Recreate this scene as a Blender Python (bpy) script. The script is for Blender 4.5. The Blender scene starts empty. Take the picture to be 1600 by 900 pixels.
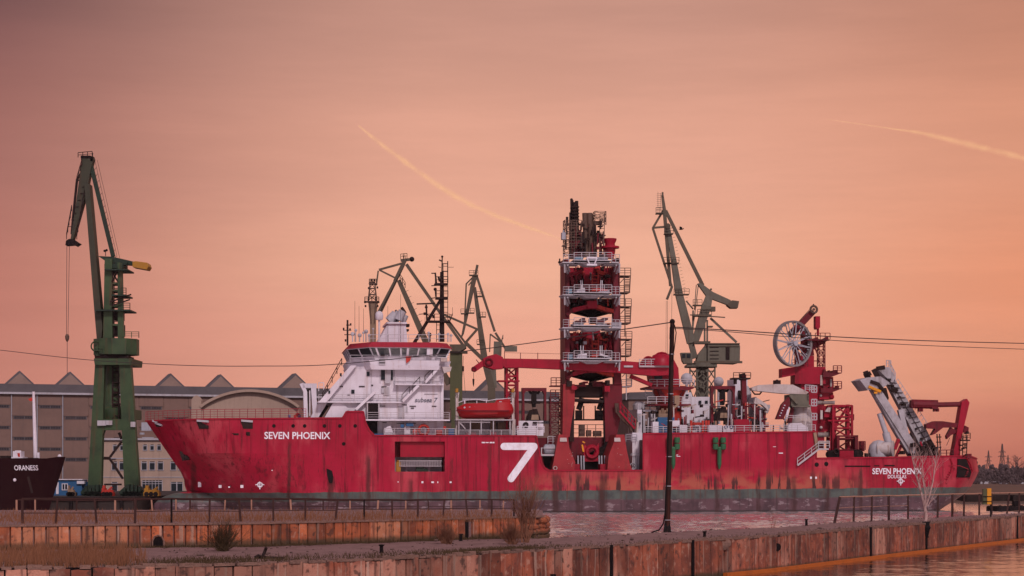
import bpy, bmesh, math, random
from mathutils import Vector, Matrix
random.seed(11)
R = random.Random(5)
SC = bpy.context.scene
COL = SC.collection
# ------------------------------------------------------------------ camera
F, EYE, HZ, CX = 3000.0, 6.5, 736.0, 800.0       # focal length in photo pixels, eye height, horizon row, centre column
cam_d = bpy.data.cameras.new('camera')
cam_d.sensor_width = 36.0
cam_d.lens = F / 1600 * 36.0
cam_d.shift_y = (HZ - 450) / 1600
cam_d.clip_start = 0.5
cam_d.clip_end = 40000
cam = bpy.data.objects.new('camera', cam_d)
cam.location = (0, 0, EYE)
cam.rotation_euler = (math.radians(90), 0, 0)
COL.objects.link(cam)
SC.camera = cam
# ------------------------------------------------------------------ exposure
vs = SC.view_settings
vs.view_transform = 'Standard'
vs.look = 'None'
vs.exposure = 0.0
vs.gamma = 1.0
vs.use_curve_mapping = False
# ------------------------------------------------------------------ sun and sky
SUN_EL, SUN_AZ = 40.0, 161.0                      # compass degrees, 0 = +Y (away from the camera)
def srgb(r, g, b):
    f = lambda c: (c / 255 / 12.92) if c / 255 <= 0.04045 else ((c / 255 + 0.055) / 1.055) ** 2.4
    return (f(r), f(g), f(b), 1.0)
sun_d = bpy.data.lights.new('sun', 'SUN')
sun_d.energy = 2.0
sun_d.angle = math.radians(7)
sun_d.color = (1.0, 0.86, 0.86)
sun = bpy.data.objects.new('sun', sun_d)
_az, _el = math.radians(SUN_AZ), math.radians(SUN_EL)
_dir = Vector((math.sin(_az) * math.cos(_el), math.cos(_az) * math.cos(_el), math.sin(_el)))
sun.rotation_euler = _dir.to_track_quat('Z', 'Y').to_euler()
sun.location = (0, -50, 80)
COL.objects.link(sun)

W = bpy.data.worlds.new('World')
SC.world = W
W.use_nodes = True
nt = W.node_tree
nt.nodes.clear()
def N(t, tree=None, **k):
    n = (tree or nt).nodes.new(t)
    for a, b in k.items():
        setattr(n, a, b)
    return n
def ramp(tree, stops, src=None, interp='EASE'):
    n = tree.nodes.new('ShaderNodeValToRGB')
    n.color_ramp.interpolation = interp
    e = n.color_ramp.elements
    while len(e) < len(stops):
        e.new(0.5)
    for el, (p, c) in zip(e, stops):
        el.position = p
        el.color = c if hasattr(c, '__len__') else (c, c, c, 1)
    if src is not None:
        tree.links.new(src, n.inputs[0])
    return n
def maprange(tree, src, a, b, smooth=True, lo=0.0, hi=1.0):
    n = tree.nodes.new('ShaderNodeMapRange')
    n.interpolation_type = 'SMOOTHSTEP' if smooth else 'LINEAR'
    n.inputs[1].default_value = a
    n.inputs[2].default_value = b
    n.inputs[3].default_value = lo
    n.inputs[4].default_value = hi
    tree.links.new(src, n.inputs[0])
    return n.outputs[0]
def mixc(tree, f, a, b, mode='MIX'):
    n = tree.nodes.new('ShaderNodeMixRGB')
    n.blend_type = mode
    for i, v in zip((0, 1, 2), (f, a, b)):
        if isinstance(v, (int, float)):
            n.inputs[i].default_value = v if i == 0 else (v, v, v, 1)
        elif isinstance(v, tuple):
            n.inputs[i].default_value = v
        else:
            tree.links.new(v, n.inputs[i])
    return n.outputs[0]
tc = N('ShaderNodeTexCoord')
sx = N('ShaderNodeSeparateXYZ')
nt.links.new(tc.outputs['Generated'], sx.inputs[0])
X, Y, Z = sx.outputs
# soft high veil, slightly uneven
mp = N('ShaderNodeMapping'); mp.inputs['Scale'].default_value = (2.0, 2.0, 9.0)
nt.links.new(tc.outputs['Generated'], mp.inputs[0])
nz = N('ShaderNodeTexNoise'); nz.inputs['Scale'].default_value = 1.6; nz.inputs['Detail'].default_value = 3
nt.links.new(mp.outputs[0], nz.inputs['Vector'])
zz = N('ShaderNodeMath', operation='MULTIPLY_ADD')
nt.links.new(nz.outputs[0], zz.inputs[0]); zz.inputs[1].default_value = 0.04
sub = N('ShaderNodeMath', operation='SUBTRACT'); nt.links.new(Z, sub.inputs[0]); sub.inputs[1].default_value = 0.02
nt.links.new(sub.outputs[0], zz.inputs[2])
zen = [(0.40, srgb(176, 138, 130)), (1.0, srgb(140, 120, 132))]
rl = ramp(nt, [(0.0, srgb(210, 132, 116)), (0.09, srgb(186, 114, 99)), (0.17, srgb(160, 101, 91)), (0.24, srgb(112, 70, 69))] + zen, zz.outputs[0])
rc = ramp(nt, [(0.0, srgb(236, 158, 134)), (0.06, srgb(237, 165, 140)), (0.11, srgb(240, 174, 145)), (0.16, srgb(229, 165, 140)), (0.24, srgb(202, 147, 128))] + zen, zz.outputs[0])
rr = ramp(nt, [(0.0, srgb(184, 102, 84)), (0.025, srgb(204, 120, 96)), (0.05, srgb(226, 146, 112)), (0.09, srgb(231, 146, 108)), (0.16, srgb(222, 150, 118)), (0.24, srgb(193, 130, 104))] + zen, zz.outputs[0])
fl = maprange(nt, X, -0.30, -0.03)
frr = maprange(nt, X, 0.06, 0.30)
front = mixc(nt, frr, mixc(nt, fl, rl.outputs[0], rc.outputs[0]), rr.outputs[0])
# away from the view: the dusk sky opposite, lilac, lighter where the veil still catches the sun
rb = ramp(nt, [(0.0, srgb(196, 164, 176)), (0.25, srgb(196, 176, 196)), (0.55, srgb(172, 158, 180)), (1.0, srgb(140, 120, 132))], Z)
back = maprange(nt, Y, 0.75, -0.25)
sky_c = mixc(nt, back, front, rb.outputs[0])
bg1 = N('ShaderNodeBackground')
# faint drawn-out veils
mp4 = N('ShaderNodeMapping'); mp4.inputs['Scale'].default_value = (3.0, 3.0, 26.0); mp4.inputs['Rotation'].default_value = (0, .10, 0)
nt.links.new(tc.outputs['Generated'], mp4.inputs[0])
nz4 = N('ShaderNodeTexNoise'); nz4.inputs['Scale'].default_value = 2.2; nz4.inputs['Detail'].default_value = 7; nz4.inputs['Roughness'].default_value = .62
nt.links.new(mp4.outputs[0], nz4.inputs['Vector'])
veil = maprange(nt, nz4.outputs[0], .3, .72, True, .955, 1.04)
sky_c = mixc(nt, 1.0, sky_c, veil, 'MULTIPLY')
nt.links.new(sky_c, bg1.inputs[0])
bg1.inputs[1].default_value = 0.97
nish = N('ShaderNodeTexSky')
nish.sky_type = 'NISHITA'
nish.sun_disc = False
nish.sun_elevation = math.radians(SUN_EL)
nish.sun_rotation = math.radians(SUN_AZ)
bg2 = N('ShaderNodeBackground')
nt.links.new(nish.outputs[0], bg2.inputs[0])
bg2.inputs[1].default_value = 0.003
add = N('ShaderNodeAddShader')
nt.links.new(bg1.outputs[0], add.inputs[0])
nt.links.new(bg2.outputs[0], add.inputs[1])
wo = N('ShaderNodeOutputWorld')
nt.links.new(add.outputs[0], wo.inputs[0])
SC.cycles.use_denoising = True
SC.cycles.max_bounces = 5
SC.cycles.diffuse_bounces = 2
SC.cycles.glossy_bounces = 3
SC.cycles.volume_bounces = 0
SC.cycles.transparent_max_bounces = 40

# ------------------------------------------------------------------ materials
def new_mat(name):
    m = bpy.data.materials.new(name)
    m.use_nodes = True
    t = m.node_tree
    b = t.nodes['Principled BSDF']
    return m, t, b
def obj_noise(t, scale=(1, 1, 1), s=1.0, detail=4, rough=.6, coords='Object'):
    c = t.nodes.new('ShaderNodeTexCoord')
    m = t.nodes.new('ShaderNodeMapping')
    m.inputs['Scale'].default_value = scale
    n = t.nodes.new('ShaderNodeTexNoise')
    n.inputs['Scale'].default_value = s
    n.inputs['Detail'].default_value = detail
    n.inputs['Roughness'].default_value = rough
    t.links.new(c.outputs[coords], m.inputs[0])
    t.links.new(m.outputs[0], n.inputs['Vector'])
    return n.outputs[0]
def rgba(c):
    return (c[0], c[1], c[2], 1.0)
def paint(name, col, dirt=None, damt=.5, streak=None, samt=.0, rough=.5, metal=0., s=.35, bump=.0, rnd=0.):
    """weathered paint: base colour, blotches of dirt, thin runs of streak colour"""
    m, t, b = new_mat(name)
    c = rgba(col)
    d = rgba(dirt if dirt else tuple(x * .45 for x in col))
    n1 = obj_noise(t, s=s, detail=6)
    out = mixc(t, maprange(t, n1, .42, .75, hi=damt), c, d)
    n0 = obj_noise(t, s=s * 7, detail=3)
    out = mixc(t, maprange(t, n0, .3, .8, hi=.25), out, d)
    if streak:
        n2 = obj_noise(t, scale=(1.7, 1.7, .12), s=1.0, detail=5)
        out = mixc(t, maprange(t, n2, .5, .72, hi=samt), out, rgba(streak))
    if rnd:
        oi = t.nodes.new('ShaderNodeObjectInfo')
        v = maprange(t, oi.outputs['Random'], 0, 1, False, 1 - rnd, 1 + rnd)
        out = mixc(t, 1.0, out, v, 'MULTIPLY')
    t.links.new(out, b.inputs['Base Color'])
    b.inputs['Specular IOR Level'].default_value = .22 if max(col) > .03 else .05
    b.inputs['Roughness'].default_value = rough
    b.inputs['Metallic'].default_value = metal
    if bump:
        bp = t.nodes.new('ShaderNodeBump')
        bp.inputs['Strength'].default_value = bump
        bp.inputs['Distance'].default_value = .1
        t.links.new(n0, bp.inputs['Height'])
        t.links.new(bp.outputs[0], b.inputs['Normal'])
    return m
RUST = (.13, .045, .02)
M = {}
M['white'] = paint('white_paint', (.69, .65, .70), (.44, .37, .39), .55, (.40, .27, .22), .45, .45, s=.12)
M['white_rust'] = paint('rusty_white_paint', (.52, .46, .44), (.30, .20, .16), .6, (.22, .10, .05), .7, .5)
M['grey'] = paint('grey_paint', (.36, .36, .40), (.20, .19, .20), .5, (.18, .10, .07), .4, .5)
M['pale_grey'] = paint('pale_grey_paint', (.44, .42, .45), (.25, .21, .21), .5, (.25, .16, .12), .4, .5)
M['red'] = paint('red_paint', (.33, .005, .024), (.15, .005, .012), .5, (.10, .008, .012), .35, .45)
M['dark_red'] = paint('dark_red_paint', (.15, .007, .016), (.06, .01, .012), .6, (.04, .01, .01), .5, .5)
M['orange_red'] = paint('orange_red_paint', (.48, .040, .026), (.22, .018, .016), .45, (.12, .02, .02), .4, .5)
M['boat_red'] = paint('lifeboat_orange', (.34, .008, .011), (.30, .015, .02), .4, None, 0, .35)
M['jib'] = paint('jib_paint', (.045, .046, .028), (.03, .025, .02), .6, (.08, .035, .02), .5, .6, s=.3)
M['black'] = paint('black_steel', (.010, .008, .009), (.03, .016, .013), .4, None, 0, .5)
M['dark'] = paint('dark_machinery', (.024, .016, .016), (.05, .02, .014), .5, None, 0, .55)
M['brown'] = paint('brown_steel', (.12, .07, .05), (.05, .03, .025), .5, (.05, .02, .015), .5, .6)
M['tan'] = paint('tan_steel', (.30, .20, .13), (.12, .07, .05), .6, (.10, .05, .03), .6, .6)
M['glass'] = None
M['waterside'] = None
M['boom'] = paint('boom_grey', (.40, .37, .39), (.19, .16, .16), .75, (.12, .08, .06), .6, .5, s=.8)
M['wheelgrey'] = paint('wheel_grey', (.20, .18, .18), (.10, .08, .08), .5, None, 0, .5)
M['yellow'] = paint('yellow_paint', (.36, .17, .02), (.25, .12, .03), .5, None, 0, .5)
M['amber'] = paint('amber_paint', (.75, .30, .02), (.35, .14, .02), .5, None, 0, .5)
M['olive'] = paint('olive_paint', (.10, .10, .045), (.05, .05, .03), .5, None, 0, .6)
M['green'] = paint('green_paint', (.046, .080, .034), (.018, .032, .018), .8, (.09, .05, .025), .75, .5, s=.25)
M['dark_green'] = paint('dark_green_paint', (.018, .035, .022), (.02, .02, .018), .6, None, 0, .6)
M['fender_green'] = paint('pipe_green_paint', (.032, .115, .05), (.025, .08, .04), .5, None, 0, .5)
M['crane_brown'] = paint('brown_green_paint', (.115, .09, .06), (.06, .05, .04), .6, (.10, .04, .025), .5, .6, s=.3)
M['crane_grey'] = paint('olive_grey_paint', (.15, .135, .10), (.08, .07, .055), .6, (.10, .055, .035), .6, .6, s=.3)
M['blue'] = paint('blue_paint', (.03, .11, .24), (.02, .06, .12), .4, None, 0, .5)
M['pale_blue'] = paint('pale_blue_paint', (.22, .36, .46), (.12, .2, .25), .4, None, 0, .5)
M['pedestal'] = paint('pedestal_paint', (.30, .026, .030), (.20, .012, .018), .7, (.12, .03, .02), .4, .5, s=.5)
M['rail'] = paint('railing_white', (.46, .42, .44), (.26, .19, .18), .4, None, 0, .5)
M['redrail'] = paint('railing_red', (.33, .03, .045), (.16, .03, .03), .4, None, 0, .5)
M['rope'] = paint('wire_rope', (.04, .03, .03), None, .3, None, 0, .6)
M['black_hull'] = paint('maroon_black_hull', (.016, .0028, .0045), (.018, .006, .006), .5, (.03, .01, .009), .25, .5)
m, t, b = new_mat('window_glass')
b.inputs['Base Color'].default_value = (.02, .025, .03, 1)
b.inputs['Roughness'].default_value = .15
b.inputs['Specular IOR Level'].default_value = .12
M['glass'] = m
m, t, b = new_mat('lettering_white')
t.links.new(mixc(t, maprange(t, obj_noise(t, s=1.2, detail=6), .35, .8, hi=.55), (.78, .77, .82, 1), (.50, .34, .36, 1)), b.inputs['Base Color'])
b.inputs['Roughness'].default_value = .5
M['letter'] = m
M['letter_dark'] = paint('lettering_grey', (.10, .10, .13), None, .2, None, 0, .5)

# ------------------------------------------------------------------ building helpers
def ray(px, py):
    return Vector(((px - CX) / F, 1.0, (HZ - py) / F))
class Fr:
    """a place in the world: origin, yaw; p(px, py, y) is the local point seen at that photo pixel on the local plane y"""
    def __init__(s, px, depth, yaw=0.0, z=0.0):
        s.o = Vector(((px - CX) / F * depth, depth, z))
        s.yaw = math.radians(yaw)
        s.c, s.n = math.cos(s.yaw), math.sin(s.yaw)
    def p(s, px, py, y=0.0):
        d = ray(px, py)
        t = (y - s.o.x * s.n + s.o.y * s.c) / (-d.x * s.n + d.y * s.c)
        w = d * t + Vector((0, 0, EYE)) - s.o
        return Vector((w.x * s.c + w.y * s.n, -w.x * s.n + w.y * s.c, w.z))
SPLIT = set('tower_panel porthole fairlead fairlead_rim house_window vent_slot freeing_port deck_locker blue_drum satellite_dome hatch_roller hydraulic_hose panel_gap control_box blue_unit control_cabin midship_house midship_window red_stanchion davit_head tower_wing raked_wing gallery_wall dark_doorway name_board deck_chest round_hatch power_pack boat_window sign_plate counterweight cab_window house_grille pipe_riser guide_tube whip_antenna stern_bollard tower_strut overboard_pipe_x gallery_rail_x deck_edge tensioner_arm stage_shadow_box lower_house cross_head_pad drain_hole arm_marking stage_machinery hull_mark wall_fitting davit_post exhaust_cap tensioner_shoulder platform_frame trunk_fitting pedestal_fitting boom_fitting tool_rack mast_lamp reel_fitting bogie jib_head floodlight boom_foot deck_machinery'.split())
class MB:
    """collects shapes for ONE mesh object"""
    def __init__(s, fr=None):
        s.v, s.f, s.fr = [], [], fr
    def P(s, a):
        return a if isinstance(a, Vector) else s.fr.p(*a)
    def add(s, vs, fs):
        o = len(s.v)
        s.v += [tuple(q) for q in vs]
        s.f += [tuple(i + o for i in f) for f in fs]
    def hexa(s, c):
        s.add(c, [(0, 1, 2, 3), (7, 6, 5, 4), (0, 4, 5, 1), (1, 5, 6, 2), (2, 6, 7, 3), (3, 7, 4, 0)])
    def bx(s, x0, x1, y0, y1, z0, z1):
        s.hexa([Vector(q) for q in ((x0, y0, z0), (x1, y0, z0), (x1, y1, z0), (x0, y1, z0), (x0, y0, z1), (x1, y0, z1), (x1, y1, z1), (x0, y1, z1))])
        return s
    def box(s, px0, py0, px1, py1, y0=0., y1=1.):
        a, b = s.fr.p(px0, py0, y0), s.fr.p(px1, py1, y0)
        return s.bx(min(a.x, b.x), max(a.x, b.x), y0, y1, min(a.z, b.z), max(a.z, b.z))
    def prism(s, pts, y0=0., y1=1.):
        """outline in photo pixels seen on the plane y0, given a real thickness up to y1"""
        q = [s.P((a[0], a[1], y0)) if not isinstance(a, Vector) else a for a in pts]
        n = len(q)
        vs = q + [Vector((a.x, a.y + (y1 - y0), a.z)) for a in q]
        s.add(vs, [tuple(range(n)), tuple(range(2 * n - 1, n - 1, -1))] + [(i, i + n, (i + 1) % n + n, (i + 1) % n) for i in range(n)])
        return s
    def beam(s, a, b, w, h=None, w2=None, h2=None):
        a, b = s.P(a), s.P(b)
        h = w if h is None else h
        w2 = w if w2 is None else w2
        h2 = h * w2 / w if h2 is None else h2
        d = (b - a)
        if d.length < 1e-6:
            return s
        d.normalize()
        up = Vector((0, 1, 0)) if abs(d.y) < .9 else Vector((0, 0, 1))
        u = d.cross(up).normalized()
        v = d.cross(u).normalized()
        c = []
        for q, ww, hh in ((a, w, h), (b, w2, h2)):
            c += [q + u * sx * ww / 2 + v * sy * hh / 2 for sx, sy in ((-1, -1), (1, -1), (1, 1), (-1, 1))]
        s.hexa(c)
        return s
    def tube(s, a, b, r, n=8, r2=None, cap=True):
        a, b = s.P(a), s.P(b)
        r2 = r if r2 is None else r2
        d = (b - a)
        if d.length < 1e-6:
            return s
        d.normalize()
        u = d.orthogonal().normalized()
        v = d.cross(u)
        vs = []
        for q, rr in ((a, r), (b, r2)):
            vs += [q + (u * math.cos(k * math.tau / n) + v * math.sin(k * math.tau / n)) * rr for k in range(n)]
        fs = [(i, (i + 1) % n, (i + 1) % n + n, i + n) for i in range(n)]
        if cap:
            fs += [tuple(range(n - 1, -1, -1)), tuple(range(n, 2 * n))]
        s.add(vs, fs)
        return s
    def path(s, pts, r, n=5):
        q = [s.P(a) for a in pts]
        vs, fs = [], []
        for i, p in enumerate(q):
            d = (q[min(i + 1, len(q) - 1)] - q[max(i - 1, 0)]).normalized()
            u = d.cross(Vector((.13, .97, .2))).normalized()
            v = d.cross(u)
            rr = r[i] if hasattr(r, '__len__') else r
            vs += [p + (u * math.cos(k * math.tau / n) + v * math.sin(k * math.tau / n)) * rr for k in range(n)]
        for i in range(len(q) - 1):
            fs += [(i * n + k, i * n + (k + 1) % n, (i + 1) * n + (k + 1) % n, (i + 1) * n + k) for k in range(n)]
        fs += [tuple(range(n)), tuple(range(len(vs) - n, len(vs)))]
        s.add(vs, fs)
        return s
    def lathe(s, base, prof, axis=Vector((0, 0, 1)), n=16):
        """prof: (radius, height) pairs from base along axis"""
        base = s.P(base)
        axis = axis.normalized()
        u = axis.orthogonal().normalized()
        v = axis.cross(u)
        vs, fs = [], []
        for r, h in prof:
            vs += [base + axis * h + (u * math.cos(k * math.tau / n) + v * math.sin(k * math.tau / n)) * max(r, .001) for k in range(n)]
        for i in range(len(prof) - 1):
            fs += [(i * n + k, i * n + (k + 1) % n, (i + 1) * n + (k + 1) % n, (i + 1) * n + k) for k in range(n)]
        fs += [tuple(range(n - 1, -1, -1)), tuple(range(len(vs) - n, len(vs)))]
        s.add(vs, fs)
        return s
    def sph(s, c, r, n=12, m=8, sc=(1, 1, 1)):
        c = s.P(c)
        vs = [c + Vector((math.sin(math.pi * j / m) * math.cos(math.tau * i / n) * r * sc[0], math.sin(math.pi * j / m) * math.sin(math.tau * i / n) * r * sc[1], math.cos(math.pi * j / m) * r * sc[2])) for j in range(1, m) for i in range(n)]
        vs += [c + Vector((0, 0, r * sc[2])), c - Vector((0, 0, r * sc[2]))]
        fs = [(j * n + i, j * n + (i + 1) % n, (j + 1) * n + (i + 1) % n, (j + 1) * n + i) for j in range(m - 2) for i in range(n)]
        k = len(vs)
        fs += [(i, (i + 1) % n, k - 2) for i in range(n)] + [((m - 2) * n + (i + 1) % n, (m - 2) * n + i, k - 1) for i in range(n)]
        s.add(vs, fs)
        return s
    def torus(s, c, RR, r, axis=Vector((0, 1, 0)), n=28, m=6):
        c = s.P(c)
        axis = axis.normalized()
        u = axis.orthogonal().normalized()
        v = axis.cross(u)
        vs = []
        for i in range(n):
            e = u * math.cos(i * math.tau / n) + v * math.sin(i * math.tau / n)
            vs += [c + e * (RR + r * math.cos(j * math.tau / m)) + axis * r * math.sin(j * math.tau / m) for j in range(m)]
        s.add(vs, [(i * m + j, i * m + (j + 1) % m, ((i + 1) % n) * m + (j + 1) % m, ((i + 1) % n) * m + j) for i in range(n) for j in range(m)])
        return s
    def rail(s, pts, h=1.1, step=2.0, r=.05, rails=3):
        q = [s.P(a) for a in pts]
        up = Vector((0, 0, 1))
        for a, b in zip(q[:-1], q[1:]):
            for k in range(rails):
                o = up * h * (k + 1) / rails
                s.beam(a + o, b + o, r * (2 if k == rails - 1 else 1.5))
            n = max(1, round((b - a).length / step))
            for i in range(n + 1):
                p = a + (b - a) * i / n
                s.beam(p, p + up * h, r * 2)
        return s
    def ladder(s, a, b, w=.6, step=.6, r=.05, across=Vector((1, 0, 0))):
        a, b = s.P(a), s.P(b)
        o = across * w / 2
        s.beam(a - o, b - o, r * 2)
        s.beam(a + o, b + o, r * 2)
        n = max(1, round((b - a).length / step))
        for i in range(n):
            p = a + (b - a) * (i + .5) / n
            s.beam(p - o, p + o, r * 1.6)
        return s
    def truss(s, a, b, w, d, n, r=.08, w2=None, d2=None):
        """four chords from a to b with zigzag bracing on the faces"""
        a, b = s.P(a), s.P(b)
        w2 = w if w2 is None else w2
        d2 = d if d2 is None else d2
        ax = (b - a).normalized()
        up = Vector((0, 1, 0)) if abs(ax.y) < .9 else Vector((0, 0, 1))
        u = ax.cross(up).normalized()
        v = ax.cross(u).normalized()
        def cor(t, k):
            sx, sy = ((-1, -1), (1, -1), (1, 1), (-1, 1))[k % 4]
            return a + (b - a) * t + u * sx * (w + (w2 - w) * t) / 2 + v * sy * (d + (d2 - d) * t) / 2
        for k in range(4):
            s.beam(cor(0, k), cor(1, k), r * 2)
            for i in range(n):
                t0, t1 = i / n, (i + 1) / n
                s.beam(cor(t0, k + (i % 2)), cor(t1, k + 1 - (i % 2)), r * 1.3)
                s.beam(cor(t1, k), cor(t1, k + 1), r * 1.3)
        return s
    def islands(s):
        par = list(range(len(s.v)))
        def find(i):
            while par[i] != i:
                par[i] = par[par[i]]
                i = par[i]
            return i
        for f in s.f:
            r = find(f[0])
            for i in f[1:]:
                q = find(i)
                if q != r:
                    par[q] = r
        out = {}
        for f in s.f:
            out.setdefault(find(f[0]), []).append(f)
        res = []
        for fs in out.values():
            m = MB(s.fr)
            ix = {}
            for f in fs:
                for i in f:
                    if i not in ix:
                        ix[i] = len(m.v)
                        m.v.append(s.v[i])
                m.f.append(tuple(ix[i] for i in f))
            res.append(m)
        return res
    def build(s, name, mat, parent=None, smooth=None, **props):
        if name in SPLIT:
            o = None
            for m in s.islands():
                q = m._build(name, mat, parent, smooth, **props)
                o = o or q
            return o
        return s._build(name, mat, parent, smooth, **props)
    def _build(s, name, mat, parent=None, smooth=None, **props):
        me = bpy.data.meshes.new(name)
        me.from_pydata(s.v, [], s.f)
        bm = bmesh.new()
        bm.from_mesh(me)
        bmesh.ops.recalc_face_normals(bm, faces=bm.faces)
        bm.to_mesh(me)
        bm.free()
        if smooth:
            me.polygons.foreach_set('use_smooth', [True] * len(me.polygons))
            me.set_sharp_from_angle(angle=math.radians(smooth))
        me.materials.append(M[mat] if isinstance(mat, str) else mat)
        o = bpy.data.objects.new(name, me)
        COL.objects.link(o)
        if parent is not None:
            o.parent = parent
        for k, v in props.items():
            o[k] = v
        return o
def thing(name, label, cat, fr=None, group=None):
    o = bpy.data.objects.new(name, None)
    o.empty_display_size = .5
    COL.objects.link(o)
    if fr is not None:
        o.location = fr.o
        o.rotation_euler = (0, 0, fr.yaw)
    o['label'] = label
    o['category'] = cat
    if group:
        o['group'] = group
    return o
def part(name, parent):
    o = bpy.data.objects.new(name, None)
    o.empty_display_size = .3
    COL.objects.link(o)
    o.parent = parent
    return o
def mesh_copy(o, parent=None, loc=None):
    c = o.copy()
    COL.objects.link(c)
    if parent is not None:
        c.parent = parent
    if loc is not None:
        c.location = loc
    return c
def lettering(name, txt, fr, px0, px1, base, top, y, mat, parent, surf=None, shear=0., bold=.012):
    """flat letters between two photo columns, standing 4 cm proud of the surface at depth y"""
    cu = bpy.data.curves.new('letters', 'FONT')
    cu.body = txt
    cu.size = 1
    cu.shear = shear
    cu.offset = bold
    cu.resolution_u = 3
    tmp = bpy.data.objects.new('letters', cu)
    COL.objects.link(tmp)
    dg = bpy.context.evaluated_depsgraph_get()
    me = bpy.data.meshes.new_from_object(tmp.evaluated_get(dg))
    bpy.data.objects.remove(tmp)
    xs = [v.co.x for v in me.vertices]
    ys = [v.co.y for v in me.vertices]
    a, b = fr.p(px0, base, y), fr.p(px1, top, y)
    sx = (b.x - a.x) / (max(xs) - min(xs))
    sz = (b.z - a.z) / (max(ys) - min(ys))
    x0, y0 = min(xs), min(ys)
    for v in me.vertices:
        x, z = a.x + (v.co.x - x0) * sx, a.z + (v.co.y - y0) * sz
        v.co = (x, (surf(x, z) if surf else y) - .05, z)
    me.materials.clear()
    me.materials.append(M[mat])
    me.name = name
    o = bpy.data.objects.new(name, me)
    COL.objects.link(o)
    o.parent = parent
    return o
# ================================================================== SETTING
def sheet(name, pts, z, mat, kind='structure', sub=None):
    me = bpy.data.meshes.new(name)
    me.from_pydata([(x, y, z) for x, y in pts], [], [tuple(range(len(pts)))])
    me.materials.append(M[mat])
    o = bpy.data.objects.new(name, me)
    COL.objects.link(o)
    o['kind'] = kind
    return o
def water_material():
    m, t, b = new_mat('harbour_water')
    b.inputs['Base Color'].default_value = (.72, .60, .58, 1)
    pass
    ge = t.nodes.new('ShaderNodeNewGeometry')
    dp = t.nodes.new('ShaderNodeVectorMath'); dp.operation = 'DOT_PRODUCT'
    t.links.new(ge.outputs['Position'], dp.inputs[0]); dp.inputs[1].default_value = (-1.6, 1.0, 0)
    open_ = maprange(t, dp.outputs['Value'], 104, 112)      # wind ruffles the basin, the lee of the pier is calmer
    rg = t.nodes.new('ShaderNodeMapRange'); t.links.new(open_, rg.inputs[0]); rg.inputs[3].default_value = .06; rg.inputs[4].default_value = .10
    t.links.new(rg.outputs[0], b.inputs['Roughness'])
    mt_ = t.nodes.new('ShaderNodeMapRange'); t.links.new(open_, mt_.inputs[0]); mt_.inputs[3].default_value = .10; mt_.inputs[4].default_value = .66
    t.links.new(mt_.outputs[0], b.inputs['Metallic'])
    t.links.new(mixc(t, open_, (.05, .022, .018, 1), (.74, .62, .60, 1)), b.inputs['Base Color'])  # basin pale and metallic: bright sky reflection put into the colour
    b.inputs['IOR'].default_value = 1.9
    n1 = obj_noise(t, scale=(.75, .5, 1), s=1.0, detail=3, rough=.55)
    n2 = obj_noise(t, scale=(2.6, 1.9, 1), s=1.0, detail=3)
    n3 = obj_noise(t, scale=(.16, .11, 1), s=1.0, detail=2)
    s = mixc(t, .45, n1, n2)
    s = mixc(t, .35, s, n3)
    bp = t.nodes.new('ShaderNodeBump')
    bp.inputs['Strength'].default_value = 1.0
    bp.inputs['Distance'].default_value = .2
    t.links.new(s, bp.inputs['Height'])
    st_ = t.nodes.new('ShaderNodeMapRange'); t.links.new(open_, st_.inputs[0]); st_.inputs[3].default_value = .35; st_.inputs[4].default_value = .35
    t.links.new(st_.outputs[0], bp.inputs['Strength'])
    t.links.new(bp.outputs[0], b.inputs['Normal'])
    return m
M['water'] = water_material()
sheet('water', [(-12000, -60), (12000, -60), (12000, 30000), (-12000, 30000)], -.35, 'water')
# the near basin as a real rippled surface
rw = random.Random(4)
waves = []
for k in range(26):
    lam = rw.uniform(.75, 1.7) if k < 18 else rw.uniform(2.2, 5.5)
    th = rw.gauss(math.radians(78), .7)
    waves.append((math.tau / lam * math.cos(th), math.tau / lam * math.sin(th), rw.uniform(0, 6.3), lam * (.0060 if lam < 2 else .0035)))
import numpy as np
def basin(name, x0, x1, y0, y1, st):
    nx, ny = int((x1 - x0) / st), int((y1 - y0) / st)
    gx, gy = np.meshgrid(np.linspace(x0, x1, nx + 1), np.linspace(y0, y1, ny + 1))
    z = np.zeros_like(gx)
    for kx, ky, ph, am_ in waves:
        z += am_ * np.sin(kx * gx + ky * gy + ph)
    gust = .8 + .35 * np.sin(gx * .11 + gy * .07) * np.sin(gy * .09 - gx * .05 + 1)
    z *= np.where(gy - 1.6 * gx > 108, 1.7 * gust, .36)
    e = np.minimum.reduce([(gx - x0) / 4, (x1 - gx) / 4, (gy - y0) / 4, (y1 - gy) / 4, np.ones_like(gx)])
    z -= .4 * (1 - np.clip(e, 0, 1))
    co = np.stack([gx, gy, z], -1).reshape(-1, 3)
    a0 = (np.arange(ny)[:, None] * (nx + 1) + np.arange(nx)[None, :]).reshape(-1)
    f = np.stack([a0, a0 + 1, a0 + nx + 2, a0 + nx + 1], -1)
    me = bpy.data.meshes.new(name)
    me.vertices.add(len(co)); me.vertices.foreach_set('co', co.reshape(-1))
    me.loops.add(f.size); me.loops.foreach_set('vertex_index', f.reshape(-1).astype(np.int32))
    me.polygons.add(len(f)); me.polygons.foreach_set('loop_start', np.arange(0, f.size, 4, dtype=np.int32))
    me.update(calc_edges=True)
    me.polygons.foreach_set('use_smooth', [True] * len(me.polygons))
    me.materials.append(M['water'])
    o = bpy.data.objects.new(name, me)
    COL.objects.link(o)
    o['kind'] = 'structure'
basin('water', -6, 112, 88, 325, .3)
M['field'] = paint('dry_field', (.115, .062, .042), (.06, .038, .03), .7, None, 0, .9, s=.02)
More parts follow.
